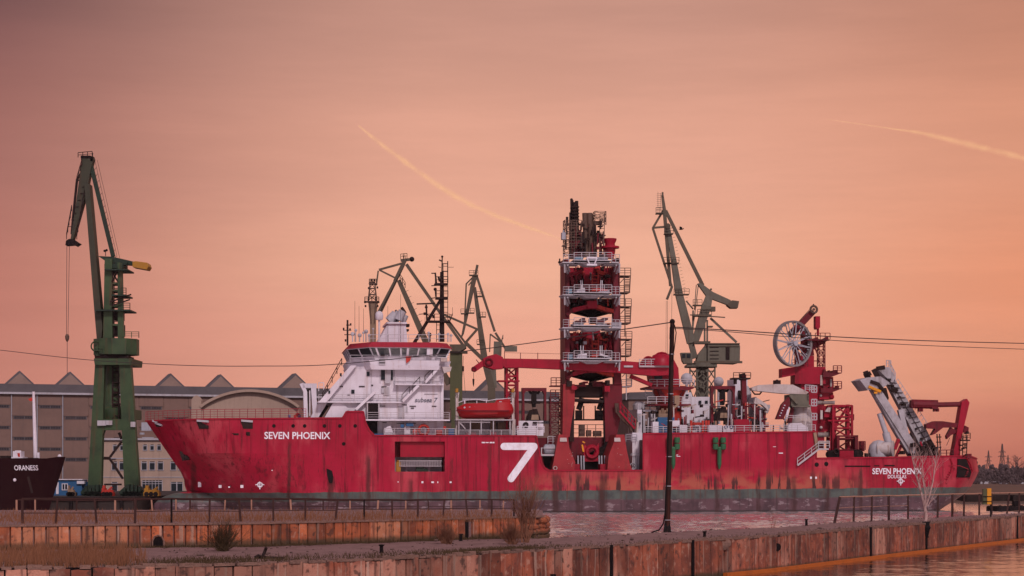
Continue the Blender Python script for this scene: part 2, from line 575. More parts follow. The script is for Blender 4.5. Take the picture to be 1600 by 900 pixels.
M['mud'] = paint('dark_bank', (.028, .018, .016), (.02, .014, .014), .6, (.05, .03, .024), .5, .9, s=.2)
M['quay'] = paint('quay_concrete', (.034, .024, .022), (.02, .015, .014), .6, (.05, .03, .025), .5, .85, s=.2, bump=.3)  # near black: deep shade under crane and ship put into the colour
# far bank, one sheet to the horizon, with a sloping muddy edge
g = MB()
bx_ = [(-9000, 470), (60, 470), (96, 452), (150, 441), (300, 442), (9000, 460)]
lo = [(x, y - 42 + 6 * math.sin(i * 2.1), -.5) for i, (x, y) in enumerate(bx_)]
rows = [lo, [(x, y, 1.2) for x, y in bx_], [(x, y + 250, 1.25) for x, y in bx_], [(x * 1.3, 30000, 1.3) for x, y in bx_]]
for r_ in rows:
    g.v += r_
n = len(bx_)
for i in range(3):
    g.f += [(i * n + j, i * n + j + 1, (i + 1) * n + j + 1, (i + 1) * n + j) for j in range(n - 1)]
g.build('ground', 'field', None, kind='structure')
g = MB()
for i in range(40):
    x = 98 + i * 5.2
    g.bx(x, x + 5.0, 414 + 3 * math.sin(i * 1.3), 424, -.5, 1.05 + R.random() * .35)
g.build('terrain', 'mud', None, kind='structure')
# shipyard quay behind and beside the ship
qz = 2.4
g = MB()
qp = [(-320, 304), (-60, 304), (-60, 320), (70, 339), (70, 470), (-320, 470)]
g.add([Vector((x, y, -.8)) for x, y in qp] + [Vector((x, y, qz)) for x, y in qp], [tuple(range(6)), tuple(range(11, 5, -1))] + [(i, i + 6, (i + 1) % 6 + 6, (i + 1) % 6) for i in range(6)])
qo = g.build('pavement', 'quay', None, kind='structure')
g = MB()
for x in range(-130, -60, 4):
    g.bx(x, x + .5, 303.5, 304, .2, qz)
g.bx(-130, -60, 303.6, 304, qz - .5, qz - .05)
g.build('quay_fender', 'black', qo)

# ------------------------------------------------------------------ shipyard hall
M['hallwall'] = paint('hall_panel', (.21, .128, .102), (.14, .088, .072), .6, (.12, .085, .075), .35, .8, s=.15)
M['hallroof'] = paint('hall_roof', (.115, .10, .105), (.07, .06, .065), .6, None, 0, .8)
M['cream'] = paint('cream_render', (.40, .285, .22), (.28, .20, .16), .5, (.22, .15, .12), .4, .8, s=.15)
M['skylight'] = paint('skylight_glass', (.27, .185, .15), (.17, .115, .095), .5, None, 0, .35)
M['window_dark'] = paint('dirty_glass', (.035, .03, .034), (.09, .065, .06), .6, None, 0, .25)
HF = Fr(0, 420, yaw=20, z=2.4)
hall = thing('shipyard_hall', 'long grey brown shipyard hall with window strips and pointed roof lights', 'building', HF)
a = MB(HF)
zr = HF.p(0, 603, 0).z
XE = HF.p(873, 640, 0).x
a.bx(-40, XE, .15, 40, 0, zr - 1.6)
a.build('core_wall', 'hallwall', hall)
a = MB(HF)
a.bx(-40, XE, -.6, 41, zr - 1.3, zr + .5)
a.build('roof', 'hallroof', hall)
a = MB(HF)
a.bx(-40, XE, -.75, .14, zr - 1.75, zr - 1.32)
a.build('gutter', 'pale_grey', hall)
# facade bays: panels between the window strips
pitch = HF.p(58.5, 640, 0).x - HF.p(18, 640, 0).x
xstart = HF.p(18, 640, 0).x - 4 * pitch
nb = 30
fz = [HF.p(38, y, 0).z for y in (649.5, 655, 682.5, 688, 715, 721)]
fz0 = [HF.p(38, y, 0).z for y in (632.5, 638, 665.5, 671, 699, 704.5, 732, 737)]
pm = wmesh = None
R2 = random.Random(3)
for i in range(nb):
    x0 = xstart + i * pitch
    if x0 + pitch > XE:
        break
    zz_ = fz if i % 2 == 0 else fz0
    bands = [zr - 1.75]
    for z in zz_:
        bands.append(z)
    bands.append(0.0)
    for k in range(0, len(bands) - 1, 2):
        top, bot = bands[k], bands[k + 1]
        a = MB(HF)
        a.bx(x0 + .06, x0 + pitch - .06, -.04 - .03 * R2.random(), .14, bot, top)
        a.build('panel', 'hallwall', hall)
    for k in range(0, len(zz_), 2):
        z1, z0 = zz_[k], zz_[k + 1]
        w = MB(HF)
        w.bx(x0 + .5, x0 + pitch - .5, .02, .13, z0 + .08, z0 + .16); w.bx(x0 + .5, x0 + pitch - .5, .02, .13, z1 - .16, z1 - .08)
        for q in range(9):
            xx = x0 + .5 + (pitch - 1.0) * q / 8
            ww = .11 if q % 4 == 0 else .025
            w.bx(xx - ww, xx + ww, .0, .13, z0 + .05, z1 - .05)
        fo = w.build('window', 'hallroof', hall)
        p = MB(HF)
        p.bx(x0 + .4, x0 + pitch - .4, .07, .10, z0 + .04, z1 - .04)
        p.build('pane', 'window_dark', fo)
for px in (18, 58, 98):
    a = MB(HF)
    q = HF.p(px, 640, -.2)
    a.tube(Vector((q.x, -.2, .2)), Vector((q.x, -.2, zr - 1.6)), .12, 6)
    a.build('downpipe', 'grey', hall)
# roof lights
cxs = [-48, 31, 110, 188, 267, 345, 462, 545, 700, 770]
for px in cxs:
    c = HF.p(px, 600, 4)
    big = 1.15 if px < 400 else 1.35
    zc = zr + .45
    w_, h_ = 2.95 * big, 2.75 * big
    a = MB(HF)
    a.prism([Vector((c.x - w_, 4, zc)), Vector((c.x, 4, zc + h_)), Vector((c.x + w_, 4, zc)), Vector((c.x + w_ - .5, 4, zc)), Vector((c.x, 4, zc + h_ - .5)), Vector((c.x - w_ + .5, 4, zc))], 3.8, 7.5)
    rl2 = a.build('roof_light', 'hallroof', hall)
    a = MB(HF)
    a.prism([Vector((c.x - w_ + .5, 4, zc)), Vector((c.x, 4, zc + h_ - .5)), Vector((c.x + w_ - .5, 4, zc))], 4.2, 4.5)
    a.build('glazing', 'skylight', rl2)
    a = MB(HF)
    for k in (-2, -1, 0, 1, 2):
        xx = c.x + k * w_ / 3.2
        hh = (h_ - .4) * (1 - abs(k) / 3.2 * .98)
        a.bx(xx - .10, xx + .10, 4.05, 4.18, zc, zc + max(hh, .2))
    for k in (.28, .55):
        a.bx(c.x - w_ * (1 - k) * .9, c.x + w_ * (1 - k) * .9, 4.04, 4.17, zc + h_ * k - .09, zc + h_ * k + .09)
    a.build('glazing_bar', 'hallroof', rl2)
SHF = Fr(1004, 430, 10, 2.4)
shed = thing('dark_shed', 'low dark shed roof seen between the lay tower and the red deck crane', 'building', SHF)
a = MB(SHF)
a.box(982, 622, 1062, 770, 0, 14)
a.build('wall', 'hallwall', shed)
a = MB(SHF)
a.prism([(978, 624), (984, 613), (1060, 611), (1066, 624)], -.5, 15)
a.build('roof', 'hallroof', shed)
# cream office building before the hall
OF = Fr(165, 396, yaw=4, z=2.4)
office = thing('office_building', 'low cream office building with white framed windows behind the green crane and the bow', 'building', OF)
a = MB(OF)
a.box(150, 688, 352, 775, 0, 12)
a.build('wall', 'cream', office)
a = MB(OF)
a.box(149, 684.5, 353, 687.8, -.5, 12.5); a.box(150, 715.5, 352, 717, -.1, -.01); a.box(150, 745, 352, 746, -.1, -.01)
a.build('roof_edge', 'pale_grey', office)
wins = [(x, 694.5, x + 5.2, 703) for x in (177, 188, 224, 235, 246)] + [(x, 721, x + 7.6, 734) for x in (175, 187, 221.5, 234, 247, 267, 279.5)] + [(x, 753, x + 8, 767) for x in (175, 267.5, 277)] + [(222.5, 750.5, 253, 767)]
for w_ in wins:
    a = MB(OF)
    x0, y0, x1, y1 = w_
    a.box(x0 - .9, y1, x1 + .9, y1 + 1, -.16, -.02); a.box(x0 - .8, y0 + 1.4, x1 + .8, y0 + 2.4, -.12, -.02)
    a.box(x0 - .9, y0, x0, y1, -.12, -.02); a.box(x1, y0, x1 + .9, y1, -.12, -.02)
    nm = 6 if x1 - x0 > 20 else 1
    for k in range(1, nm):
        xx = x0 + (x1 - x0) * k / nm
        a.box(xx - .35, y0, xx + .35, y1, -.1, -.02)
    if nm > 1:
        a.box(x0, y0 + 5, x1, y0 + 5.7, -.11, -.03)
    fo = a.build('window', 'pale_grey', office)
    a = MB(OF)
    a.box(x0, y0, x1, y1, -.06, -.01)
    a.build('pane', 'glass', fo)
a = MB(OF)
a.box(222, 683, 240, 684.4, -.4, .2); a.box(221, 660, 236, 673, 3, 6); a.tube((222, 679, -.3), (222, 676, -.3), .5, 10)
a.beam((201, 755, -.2), (201, 772, -.2), .7); a.beam((170, 716, -.3), (181, 716, -.3), .2)
a.build('wall_fitting', 'grey', office)
# arched hall
AF = Fr(390, 402, yaw=4, z=2.4)
arch = thing('arched_hall', 'cream hall with a wide curved gable rising behind the red bow', 'building', AF)
pts, ptsi = [], []
for k in range(25):
    t = k / 24
    px = 313 + (467 - 313) * t
    py = 650 - 40 * math.sqrt(max(0, 1 - ((t - .5) / .62) ** 2)) + 40 * math.sqrt(1 - (.5 / .62) ** 2) - 12 * (1 - (2 * abs(t - .5)) ** 2) * 0
    pts.append((px, 636 - (636 - 610.5) * (1 - (2 * t - 1) ** 2) ** .9))
a = MB(AF)
a.prism([(313, 775)] + pts + [(467, 775)], 0, 20)
a.build('gable_wall', 'cream', arch)
a = MB(AF)
for p, q in zip(pts[:-1], pts[1:]):
    a.beam((p[0], p[1], -.4), (q[0], q[1], -.4), .55, 1.2)
a.build('arch_rim', 'cream', arch)
a = MB(AF)
a.prism([(299, 775), (299, 625), (302, 620), (307, 617.5), (311, 620), (314.5, 625), (314.5, 775)], -.8, 3)
a.build('pillar', 'cream', arch)
# blue site cabin and yard machines
CF = Fr(104, 322, yaw=0, z=2.4)
cabin = thing('site_cabin', 'small blue site cabin with a white window beside the green crane', 'cabin', CF)
a = MB(CF)
a.box(84, 750, 128, 776, 0, 4); a.box(118, 753, 140, 776, .5, 3.5)
a.build('cabin_wall', 'blue', cabin)
a = MB(CF)
a.box(83, 748.6, 129, 749.9, -.3, 4.3); a.box(120, 751.5, 132, 756, -.4, .6); a.box(87.5, 753.5, 91.5, 772, -.12, -.02)
for q in (96.5, 100.5, 105):
    a.box(q, 756, q + 1.1, 765.5, -.12, -.02)
a.box(96.5, 755.4, 106, 756.5, -.13, -.02); a.box(96.5, 765, 106, 766, -.14, -.02)
a.build('cabin_trim', 'white', cabin)
a = MB(CF)
a.box(97.5, 756.5, 105, 765, -.06, -.01)
a.build('pane', 'glass', cabin)
for px, col, lab, w in ((236, 'yellow', 'yellow yard machine parked below the wide office window', 12), (167, 'orange_red', 'small orange yard machine between the legs of the green crane', 9), (110, 'tan', 'dull orange pump set in front of the blue site cabin', 5)):
    YF = Fr(px, 309.5, 0, 2.4)
    yt = thing('yard_machine', lab, 'machine', YF, 'yard machines by the green crane')
    a = MB(YF)
    a.box(px - w, 769, px + w, 775, 0, 2); a.box(px - w * .9, 763, px - w * .35, 769.2, .2, 1.8); a.box(px + w * .2, 765, px + w * .8, 769.2, .3, 1.6); a.prism([(px - w, 769), (px - w * .5, 765), (px + w, 766), (px + w, 770)], .4, 1.5)
    a.beam((px + w * .3, 766, .5), (px + w * .9, 761, .5), .3); a.box(px - w * .75, 758.5, px - w * .35, 763, .4, 1.2)
    a.build('machine_body', col, yt)
    a = MB(YF)
    for k in (-.6, 0, .6):
        c = YF.p(px + k * w, 775.3, 0)
        a.tube(Vector((c.x, -.1, .38)), Vector((c.x, .25, .38)), .38, 12)
        a.tube(Vector((c.x, 1.75, .38)), Vector((c.x, 2.1, .38)), .38, 12)
    a.build('wheel', 'black', yt)
# ================================================================== THE SHIP
SF = Fr(800, 300, yaw=8.0)
HB = 11.0                                         # half beam; port side is local y = 0
ship = thing('offshore_ship', 'long red offshore ship with white bridge, tall lay tower and a big white 7', 'ship', SF)
def sx_(px, y=0.):
    return SF.p(px, 700, y).x
def sz_(px, py, y=0.):
    return SF.p(px, py, y).z
ZK = sz_(400, 708)                                # knuckle height
STEM = [(-2, 318), (sz_(318, 803, 11), 312), (sz_(318, 762, 11), 289), (sz_(287, 744, 11), 287), (sz_(225, 655, 11), 226), (18, 218)]
ENDS = [(-2, 1440), (sz_(1470, 803, 11), 1450), (sz_(1490, 778, 11), 1490), (sz_(1505, 766, 11), 1506), (sz_(1522, 738, 11), 1522), (sz_(1517, 716, 11), 1518), (18, 1514)]
def lerp_tab(tab, z):
    if z <= tab[0][0]:
        return tab[0][1]
    for (a, x), (b, y) in zip(tab, tab[1:]):
        if z <= b:
            return x + (y - x) * (z - a) / (b - a)
    return tab[-1][1]
XM, XA = sx_(520), sx_(1425)
def x_stem(z): return sx_(lerp_tab(STEM, z), HB)
def x_end(z): return sx_(lerp_tab(ENDS, z), HB)
XF0, XF1 = sx_(400), sx_(612)
def side_y(x, z):
    f = max(0., min(1., (XF1 - x) / (XF1 - XF0)))
    return min(HB, side_y0(x, z) + 3.0 * max(0., min(1., 1 - z / ZK)) * f * f * (3 - 2 * f))
def side_y0(x, z):
    """port side of the hull: local y at (x, z)"""
    if x < XM:
        s0 = x_stem(z)
        q = max(0., min(1., z / ZK))
        ue = 1.0 - .45 * q
        u = max(0., min(1., (x - s0) / (XM - s0) / ue))
        return HB - HB * (1 - (1 - u) ** (1.7 + .9 * q))
    if x > XA:
        e = x_end(z)
        u = max(0., min(1., (x - XA) / (e - XA)))
        return HB * .80 * u ** 2.6
    return 0.
TOP = [(225, 655), (535, 653), (541, 643), (568, 643), (571, 660), (577, 672), (585, 680.5), (838, 681), (841, 697), (846, 722), (851, 731), (858, 735), (1005, 735), (1005.2, 677.5), (1275, 674.5), (1275.2, 716), (1400, 714.5), (1470, 712.5), (1500, 712), (1517, 716)]
def top_z(px):
    return sz_(px, lerp_tab([(a, b) for a, b in TOP], px))
REC = (sx_(617), sx_(695), sz_(660, 737), sz_(660, 690))   # side opening: x0 x1 z0 z1
REC_MID = sz_(660, 714)
cols = []                                          # (kind, value, top)
for i in range(29):
    u = i / 28
    u = u ** 1.35
    cols.append(('b', u, top_z(225 + (520 - 225) * u)))
xs = sorted(set([530, 535, 541, 555, 568, 571, 577, 585, 600, 617, 645, 670, 695, 720, 760, 800, 838, 841, 846, 851, 858, 880, 920, 960, 1005, 1005.2, 1040, 1090, 1140, 1190, 1240, 1275, 1275.2, 1320, 1370, 1425]))
for p in xs:
    cols.append(('m', sx_(p), top_z(p)))
for i in range(1, 15):
    u = i / 14
    cols.append(('s', u, top_z(1425 + (1517 - 1425) * u)))
levels = sorted([-1.5, -.4, .6, 1.3, 2.1, 2.8, 3.4, 4.2, 5.2, REC[2], 7.4, REC_MID, ZK, ZK + .02, 10.2, REC[3], 12.6, 13.6, 14.6, 15.6, 16.5])
def hull_pt(c, z):
    k, v, t = c
    z = min(z, t)
    if k == 'b':
        s0 = x_stem(z)
        x = s0 + (XM - s0) * v
        return Vector((x, side_y(x, z), z))
    if k == 'm':
        return Vector((v, side_y(v, z), z))
    x = XA + (x_end(z) - XA) * v
    return Vector((x, side_y(x, z), z))
hb = MB(SF)
nl = len(levels)
for j, c in enumerate(cols):
    for z in levels:
        p = hull_pt(c, z)
        hb.v.append(tuple(p))
    for z in levels:
        p = hull_pt(c, z)
        hb.v.append((p.x, 2 * HB - p.y, p.z))
for j in range(len(cols) - 1):
    a, b = cols[j], cols[j + 1]
    for i in range(nl - 1):
        z0, z1 = levels[i], levels[i + 1]
        if z0 >= a[2] and z0 >= b[2]:
            continue
        for side in (0, 1):
            if side == 0 and a[0] == 'm' and a[1] >= REC[0] - .01 and b[1] <= REC[1] + .01 and z0 >= REC[2] - .01 and z1 <= REC[3] + .01:
                continue
            o = side * nl
            q = [(2 * nl) * j + o + i, (2 * nl) * (j + 1) + o + i, (2 * nl) * (j + 1) + o + i + 1, (2 * nl) * j + o + i + 1]
            hb.f.append(tuple(q if side == 0 else q[::-1]))
j = len(cols) - 1                                  # transom and keel
for i in range(nl - 1):
    if levels[i] < cols[j][2]:
        hb.f.append((2 * nl * j + i, 2 * nl * j + nl + i, 2 * nl * j + nl + i + 1, 2 * nl * j + i + 1))
for j in range(len(cols) - 1):
    hb.f.append((2 * nl * j, 2 * nl * j + nl, 2 * nl * (j + 1) + nl, 2 * nl * (j + 1)))

def hull_material():
    m, t, b = new_mat('hull_paint')
    L = t.links
    c = t.nodes.new('ShaderNodeTexCoord')
    sp = t.nodes.new('ShaderNodeSeparateXYZ')
    L.new(c.outputs['Object'], sp.inputs[0])
    xo, yo, zo = sp.outputs
    # height with the slight trim by the head
    zt = t.nodes.new('ShaderNodeMath'); zt.operation = 'MULTIPLY_ADD'
    L.new(xo, zt.inputs[0]); zt.inputs[1].default_value = -.0065; L.new(zo, zt.inputs[2])
    zt = zt.outputs[0]
    big = obj_noise(t, scale=(1, 1, 1.6), s=.09, detail=5)
    med = obj_noise(t, scale=(1, 1, 1), s=.45, detail=6)
    run = obj_noise(t, scale=(1.3, 1.3, .055), s=1.0, detail=6, rough=.7)
    run2 = obj_noise(t, scale=(.42, .42, .03), s=1.0, detail=4)
    fade = obj_noise(t, scale=(.55, .55, .25), s=.30, detail=5)
    red = mixc(t, maprange(t, big, .40, .66), rgba((.29, .0012, .020)), rgba((.38, .005, .034)))
    red = mixc(t, maprange(t, fade, .47, .66, hi=.8), red, rgba((.44, .055, .072)))
    # newer topcoat panels: stepped blocks of fresh paint
    bt = t.nodes.new('ShaderNodeTexBrick')
    bt.inputs['Scale'].default_value = .18
    bt.inputs['Mortar Size'].default_value = .0
    bt.inputs['Color1'].default_value = (0, 0, 0, 1); bt.inputs['Color2'].default_value = (1, 1, 1, 1)
    cm = t.nodes.new('ShaderNodeCombineXYZ')
    L.new(xo, cm.inputs[0]); L.new(zo, cm.inputs[1]); L.new(cm.outputs[0], bt.inputs['Vector'])
    pan = mixc(t, 1.0, bt.outputs[0], maprange(t, big, .45, .55), 'MULTIPLY')
    red = mixc(t, maprange(t, pan, .55, .7, hi=.45), red, rgba((.34, .0012, .024)))
    red = mixc(t, maprange(t, run, .50, .68, hi=.75), red, rgba((.085, .002, .008)))
    thin = obj_noise(t, scale=(4.5, 4.5, .10), s=1.0, detail=4)
    red = mixc(t, maprange(t, thin, .58, .68, hi=.6), red, rgba((.07, .006, .008)))
    chips = obj_noise(t, scale=(1, 1, 1), s=1.6, detail=8)
    red = mixc(t, maprange(t, chips, .64, .68, hi=.55), red, rgba((.20, .035, .03)))
    red = mixc(t, maprange(t, run2, .60, .72, hi=.6), red, rgba((.05, .003, .007)))
    # plate seams
    wv = t.nodes.new('ShaderNodeMath'); wv.operation = 'PINGPONG'; wv.inputs[1].default_value = 1.2
    L.new(zo, wv.inputs[0])
    red = mixc(t, maprange(t, wv.outputs[0], .03, .0, hi=.22), red, rgba((.16, .004, .015)))
    # rust where fenders scrub the after half, just above the boot top
    rx = maprange(t, xo, -2, 10)
    rxe = maprange(t, xo, 50, 62, lo=1, hi=0)
    rz = maprange(t, zt, 7.2, 4.2)
    sc1 = obj_noise(t, scale=(.25, .25, .5), s=.8, detail=7)
    mulr = mixc(t, 1.0, mixc(t, 1.0, rx, rxe, 'MULTIPLY'), rz, 'MULTIPLY')
    red = mixc(t, mixc(t, 1.0, mulr, maprange(t, sc1, .36, .55, hi=.95), 'MULTIPLY'), red, rgba((.36, .085, .055)))
    blk = obj_noise(t, scale=(1.1, 1.1, .14), s=1.0, detail=5)
    red = mixc(t, mixc(t, 1.0, mulr, maprange(t, blk, .52, .59, hi=.95), 'MULTIPLY'), red, rgba((.045, .014, .014)))
    # long runs from scuppers and hatch sills: (x, half width, top z)
    wobx = t.nodes.new('ShaderNodeMath'); wobx.operation = 'MULTIPLY_ADD'
    L.new(obj_noise(t, scale=(.6, .6, .5), s=1.0, detail=5), wobx.inputs[0]); wobx.inputs[1].default_value = 1.1; L.new(xo, wobx.inputs[2])
    stain = None
    for px, hw, ztop in ((905, .9, 6.7), (943, 1.0, 6.7), (868, .8, 6.6), (1006, .5, 6.8), (1120, .5, 6.2), (1185, .5, 6.0), (1240, .7, 6.2), (1292, .6, 6.6), (1345, .5, 7.4), (517, .8, 5.8), (452, .4, 11.5), (300, .7, 8.2), (575, .5, 9.5), (640, .6, 5.8), (765, .5, 11.5), (705, .4, 9)):
        d_ = t.nodes.new('ShaderNodeMath'); d_.operation = 'SUBTRACT'; L.new(wobx.outputs[0], d_.inputs[0]); d_.inputs[1].default_value = sx_(px) + .55
        ab = t.nodes.new('ShaderNodeMath'); ab.operation = 'ABSOLUTE'; L.new(d_.outputs[0], ab.inputs[0])
        mk_ = mixc(t, 1.0, maprange(t, ab.outputs[0], hw, hw * .25), maprange(t, zo, ztop, ztop - 1.2), 'MULTIPLY')
        stain = mk_ if stain is None else mixc(t, 1.0, stain, mk_, 'LIGHTEN')
    stain = mixc(t, 1.0, stain, maprange(t, run, .30, .55, lo=.25, hi=1.0), 'MULTIPLY')
    sf_ = t.nodes.new('ShaderNodeMath'); sf_.operation = 'MULTIPLY'; L.new(stain, sf_.inputs[0]); sf_.inputs[1].default_value = .72
    # boot top and bare underwater body
    wob = t.nodes.new('ShaderNodeMath'); wob.operation = 'MULTIPLY_ADD'
    L.new(med, wob.inputs[0]); wob.inputs[1].default_value = .5; L.new(zt, wob.inputs[2])
    boot = mixc(t, maprange(t, med, .35, .7), rgba((.085, .105, .092)), rgba((.045, .050, .050)))
    boot = mixc(t, maprange(t, run, .48, .66, hi=.85), boot, rgba((.085, .04, .03)))
    under = mixc(t, maprange(t, med, .38, .7), rgba((.105, .055, .064)), rgba((.055, .030, .036)))
    under = mixc(t, maprange(t, obj_noise(t, scale=(.6, .6, 1.5), s=.9, detail=8), .55, .62, hi=.5), under, rgba((.32, .26, .27)))
    under = mixc(t, maprange(t, run, .50, .66, hi=.6), under, rgba((.03, .02, .022)))
    under = mixc(t, maprange(t, zo, .45, .1, hi=.9), under, rgba((.02, .018, .018)))
    low = mixc(t, maprange(t, wob.outputs[0], 2.0, 2.35), under, boot)
    out = mixc(t, maprange(t, wob.outputs[0], 3.58, 3.68), low, red)
    out = mixc(t, sf_.outputs[0], out, rgba((.040, .012, .010)))
    L.new(out, b.inputs['Base Color'])
    b.inputs['Roughness'].default_value = .45
    b.inputs['Specular IOR Level'].default_value = .22
    bp = t.nodes.new('ShaderNodeBump')
    bp.inputs['Strength'].default_value = .25
    bp.inputs['Distance'].default_value = .12
    L.new(obj_noise(t, scale=(1, 1, .7), s=.55, detail=2), bp.inputs['Height'])
    L.new(bp.outputs[0], b.inputs['Normal'])
    return m
M['hull'] = hull_material()
hull = hb.build('hull', 'hull', ship, smooth=25)
bb = MB(SF)
bb.sph(Vector((sx_(290, HB) + 1.5, HB, .75)), 1, 20, 12, (6.6, 2.4, 2.55))
bb.build('bulbous_bow', 'hull', hull, smooth=60)
# decks follow the top of the hull a little below the bulwark
dk = MB(SF)
row = []
for c in cols:
    p = hull_pt(c, c[2] - 1.0)
    row.append(p)
for p in row:
    y = min(p.y + .3, HB)
    dk.v += [(p.x, y, p.z), (p.x, 2 * HB - y, p.z)]
for i in range(len(row) - 1):
    dk.f.append((2 * i, 2 * i + 1, 2 * i + 3, 2 * i + 2))
M['deck'] = paint('deck_paint', (.10, .045, .04), (.05, .03, .03), .5, None, 0, .7)
dk.build('deck', 'deck', hull)
# rubbing strake and bulwark capping
cp = MB(SF)
for i in range(len(cols) - 1):
    a, b = hull_pt(cols[i], 99), hull_pt(cols[i + 1], 99)
    if abs(a.z - b.z) < .5 or (b - a).length > .9:
        cp.beam(a, b, .22, .3)
cp.build('bulwark_cap', 'red', hull)
# recess in the side with a glimpse of the inner gallery
rc_ = MB(SF)
x0, x1, z0, z1 = REC
rc_.bx(x0 - .05, x1 + .05, 3.0, 3.2, REC_MID, z1 + .1)
rc_.hexa([Vector(q) for q in ((x0, .02, z1), (x1, .02, z1), (x1, 2.99, z1 + .02), (x0, 2.99, z1 + .02), (x0, .02, z1 + .3), (x1, .02, z1 + .3), (x1, 2.99, z1 + .3), (x0, 2.99, z1 + .3))])
rc_.bx(x0 - .3, x0, .02, 2.99, z0, z1)
rc_.bx(x1, x1 + .3, .02, 2.99, z0, z1)
rc_.bx(x0, x1, .02, 4.5, z0 - .25, z0)
rc_.bx(x0 + .9, x1 + .05, .6, 2.9, REC_MID, z1 + .1)
rc_.build('side_recess', 'red', hull)
ga = MB(SF)
ga.bx(x0, x1, 4.4, 4.6, z0 - .2, REC_MID)
for k in range(5):
    xx = x0 + .3 + k * (x1 - x0 - .6) / 4
    ga.bx(xx - .12, xx + .12, 3.3, 3.5, z0, REC_MID)
ga.build('gallery_wall', 'pale_grey', hull)
gl = MB(SF)
for k in range(26):
    xx = x0 + .8 + k * (x1 - x0 - 1.4) / 25
    gl.bx(xx - .04, xx + .04, .5, .56, z0 + .9, z0 + 1.7)
gl.bx(x0 + .7, x1 - .4, .48, .58, z0 + 1.65, z0 + 1.75)
gl.bx(x0 + .7, x1 - .4, .48, .58, z0 + .82, z0 + .9)
gl.build('gallery_rail', 'rail', hull)
gy = MB(SF)
gy.bx(x0 + .25, x0 + .95, .6, 1.3, z0, z0 + 1.5)
gy.tube(Vector((x0 + .6, .95, z0 + 1.5)), Vector((x0 + .6, .95, z0 + 1.8)), .25)
gy.build('winch', 'yellow', hull)
gg = MB(SF)
gg.bx(x0 + 3.4, x0 + 4.6, .9, 1.9, z0, z0 + .7)
gg.bx(x0 + 4.6, x0 + 5.2, 1.0, 1.7, z0, z0 + .5)
gg.build('pump', 'dark_green', hull)
# paint: the 7, names, marks
sv = MB(SF)
def capsule(mb, a, b, r, y):
    a, b = SF.p(*a), SF.p(*b)
    d = math.atan2(b.z - a.z, b.x - a.x)
    q = []
    for k in range(9):
        t = d + math.pi / 2 + math.pi * k / 8
        q.append(Vector((a.x + r * math.cos(t), y, a.z + r * math.sin(t))))
    for k in range(9):
        t = d - math.pi / 2 + math.pi * k / 8
        q.append(Vector((b.x + r * math.cos(t), y, b.z + r * math.sin(t))))
    mb.prism(q, y, y + .02)
capsule(sv, (787.5, 697.5), (834.5, 697.5), .56, -.05)
capsule(sv, (834.5, 697.8), (798.5, 748), .56, -.056)
sv.build('number_seven', 'letter', hull)
lettering('ship_name', 'SEVEN PHOENIX', SF, 413, 516, 686, 675, 0, 'letter', hull, side_y, bold=.02)
lettering('stern_name', 'SEVEN PHOENIX', SF, 1363, 1440, 741, 731.5, 0, 'letter', hull, side_y, bold=.02)
lettering('home_port', 'DOUGLAS', SF, 1387, 1416, 747.5, 741.8, 0, 'letter', hull, side_y, bold=.012)
lettering('small_marking', 'MB RESCUE', SF, 752, 772, 692.8, 690.3, 0, 'letter', hull, side_y) if False else None
def on_side(px, py, d=-.05):
    x, z = sx_(px, 0.), sz_(px, py)
    for _ in range(4):
        y = side_y(x, z)
        q = SF.p(px, py, y)
        x, z = q.x, q.z
    return Vector((x, side_y(x, z) + d, z))
mk = MB(SF)
for px, py, rr in ((406, 757.5, .34), (1407, 752, .33)):
    c = on_side(px, py, -.3 if px < 600 else -.08)
    mk.torus(c, rr, .11, n=20, m=4)
    mk.beam(c + Vector((0, -.02, -rr * 2)), c + Vector((0, -.02, rr * 2)), .14, .05)
    mk.beam(c + Vector((-rr * 2, -.03, 0)), c + Vector((-rr * .7, -.03, .1)), .12, .05)
    mk.beam(c + Vector((rr * 2, -.03, 0)), c + Vector((rr * .7, -.03, .1)), .12, .05)
for px, py, w, h in ((312, 757, .5, .8), (344, 760, .45, .45), (378, 760, .45, .45), (358, 761, .25, .2), (660, 753.5, .3, .3), (676, 753.5, .4, .25), (684, 753.5, .15, .25), (704, 753.5, .3, .25), (622, 753, .2, .15), (1267, 746.5, .3, .35), (1275, 746.5, .3, .35), (755, 691.5, .5, .2), (761, 691.5, .5, .15), (767, 691.5, .4, .2), (771, 691.5, .3, .2), (425, 735, .15, .15), (1060, 713, .6, .1), (1058, 711, .3, .12), (1220, 708, .7, .14), (1210, 698, .5, .08)):
    c = on_side(px, py, -.38 if px < 500 else -.05)
    mk.bx(c.x - w / 2, c.x + w / 2, c.y, c.y + .02, c.z - h / 2, c.z + h / 2)
mk.build('hull_mark', 'letter', hull)
# portholes, fairleads, hawse
ph = MB(SF)
for px, py in ((428, 665.5), (458, 665.5), (476, 665.5), (507, 665.5), (531, 665.5), (555, 665.5), (537, 693.5), (387, 678)):
    c = on_side(px, py)
    n = 12
    ph.lathe(c + Vector((0, .1, 0)), [(.28, 0), (.28, .12)], Vector((0, -1, 0)), 12)
ph.build('porthole', 'black', hull)
fl_ = MB(SF)
for a in ((307, 658.5, 326, 670), (376, 658.5, 395, 670), (240, 658, 252, 667), (362, 677, 373, 680), (384, 675, 390.5, 681)):
    c0, c1 = on_side(a[0], a[1]), on_side(a[2], a[3])
    fl_.hexa([c0 + Vector((0, -.04, 0)), Vector((c1.x, c1.y - .04, c0.z)), c1 + Vector((0, -.04, 0)), Vector((c0.x + .4, c0.y - .02, c1.z)), c0 + Vector((0, .4, 0)), Vector((c1.x, c1.y + .4, c0.z)), c1 + Vector((0, .4, 0)), Vector((c0.x + .4, c0.y + .4, c1.z))])
fl_.build('fairlead', 'dark', hull)
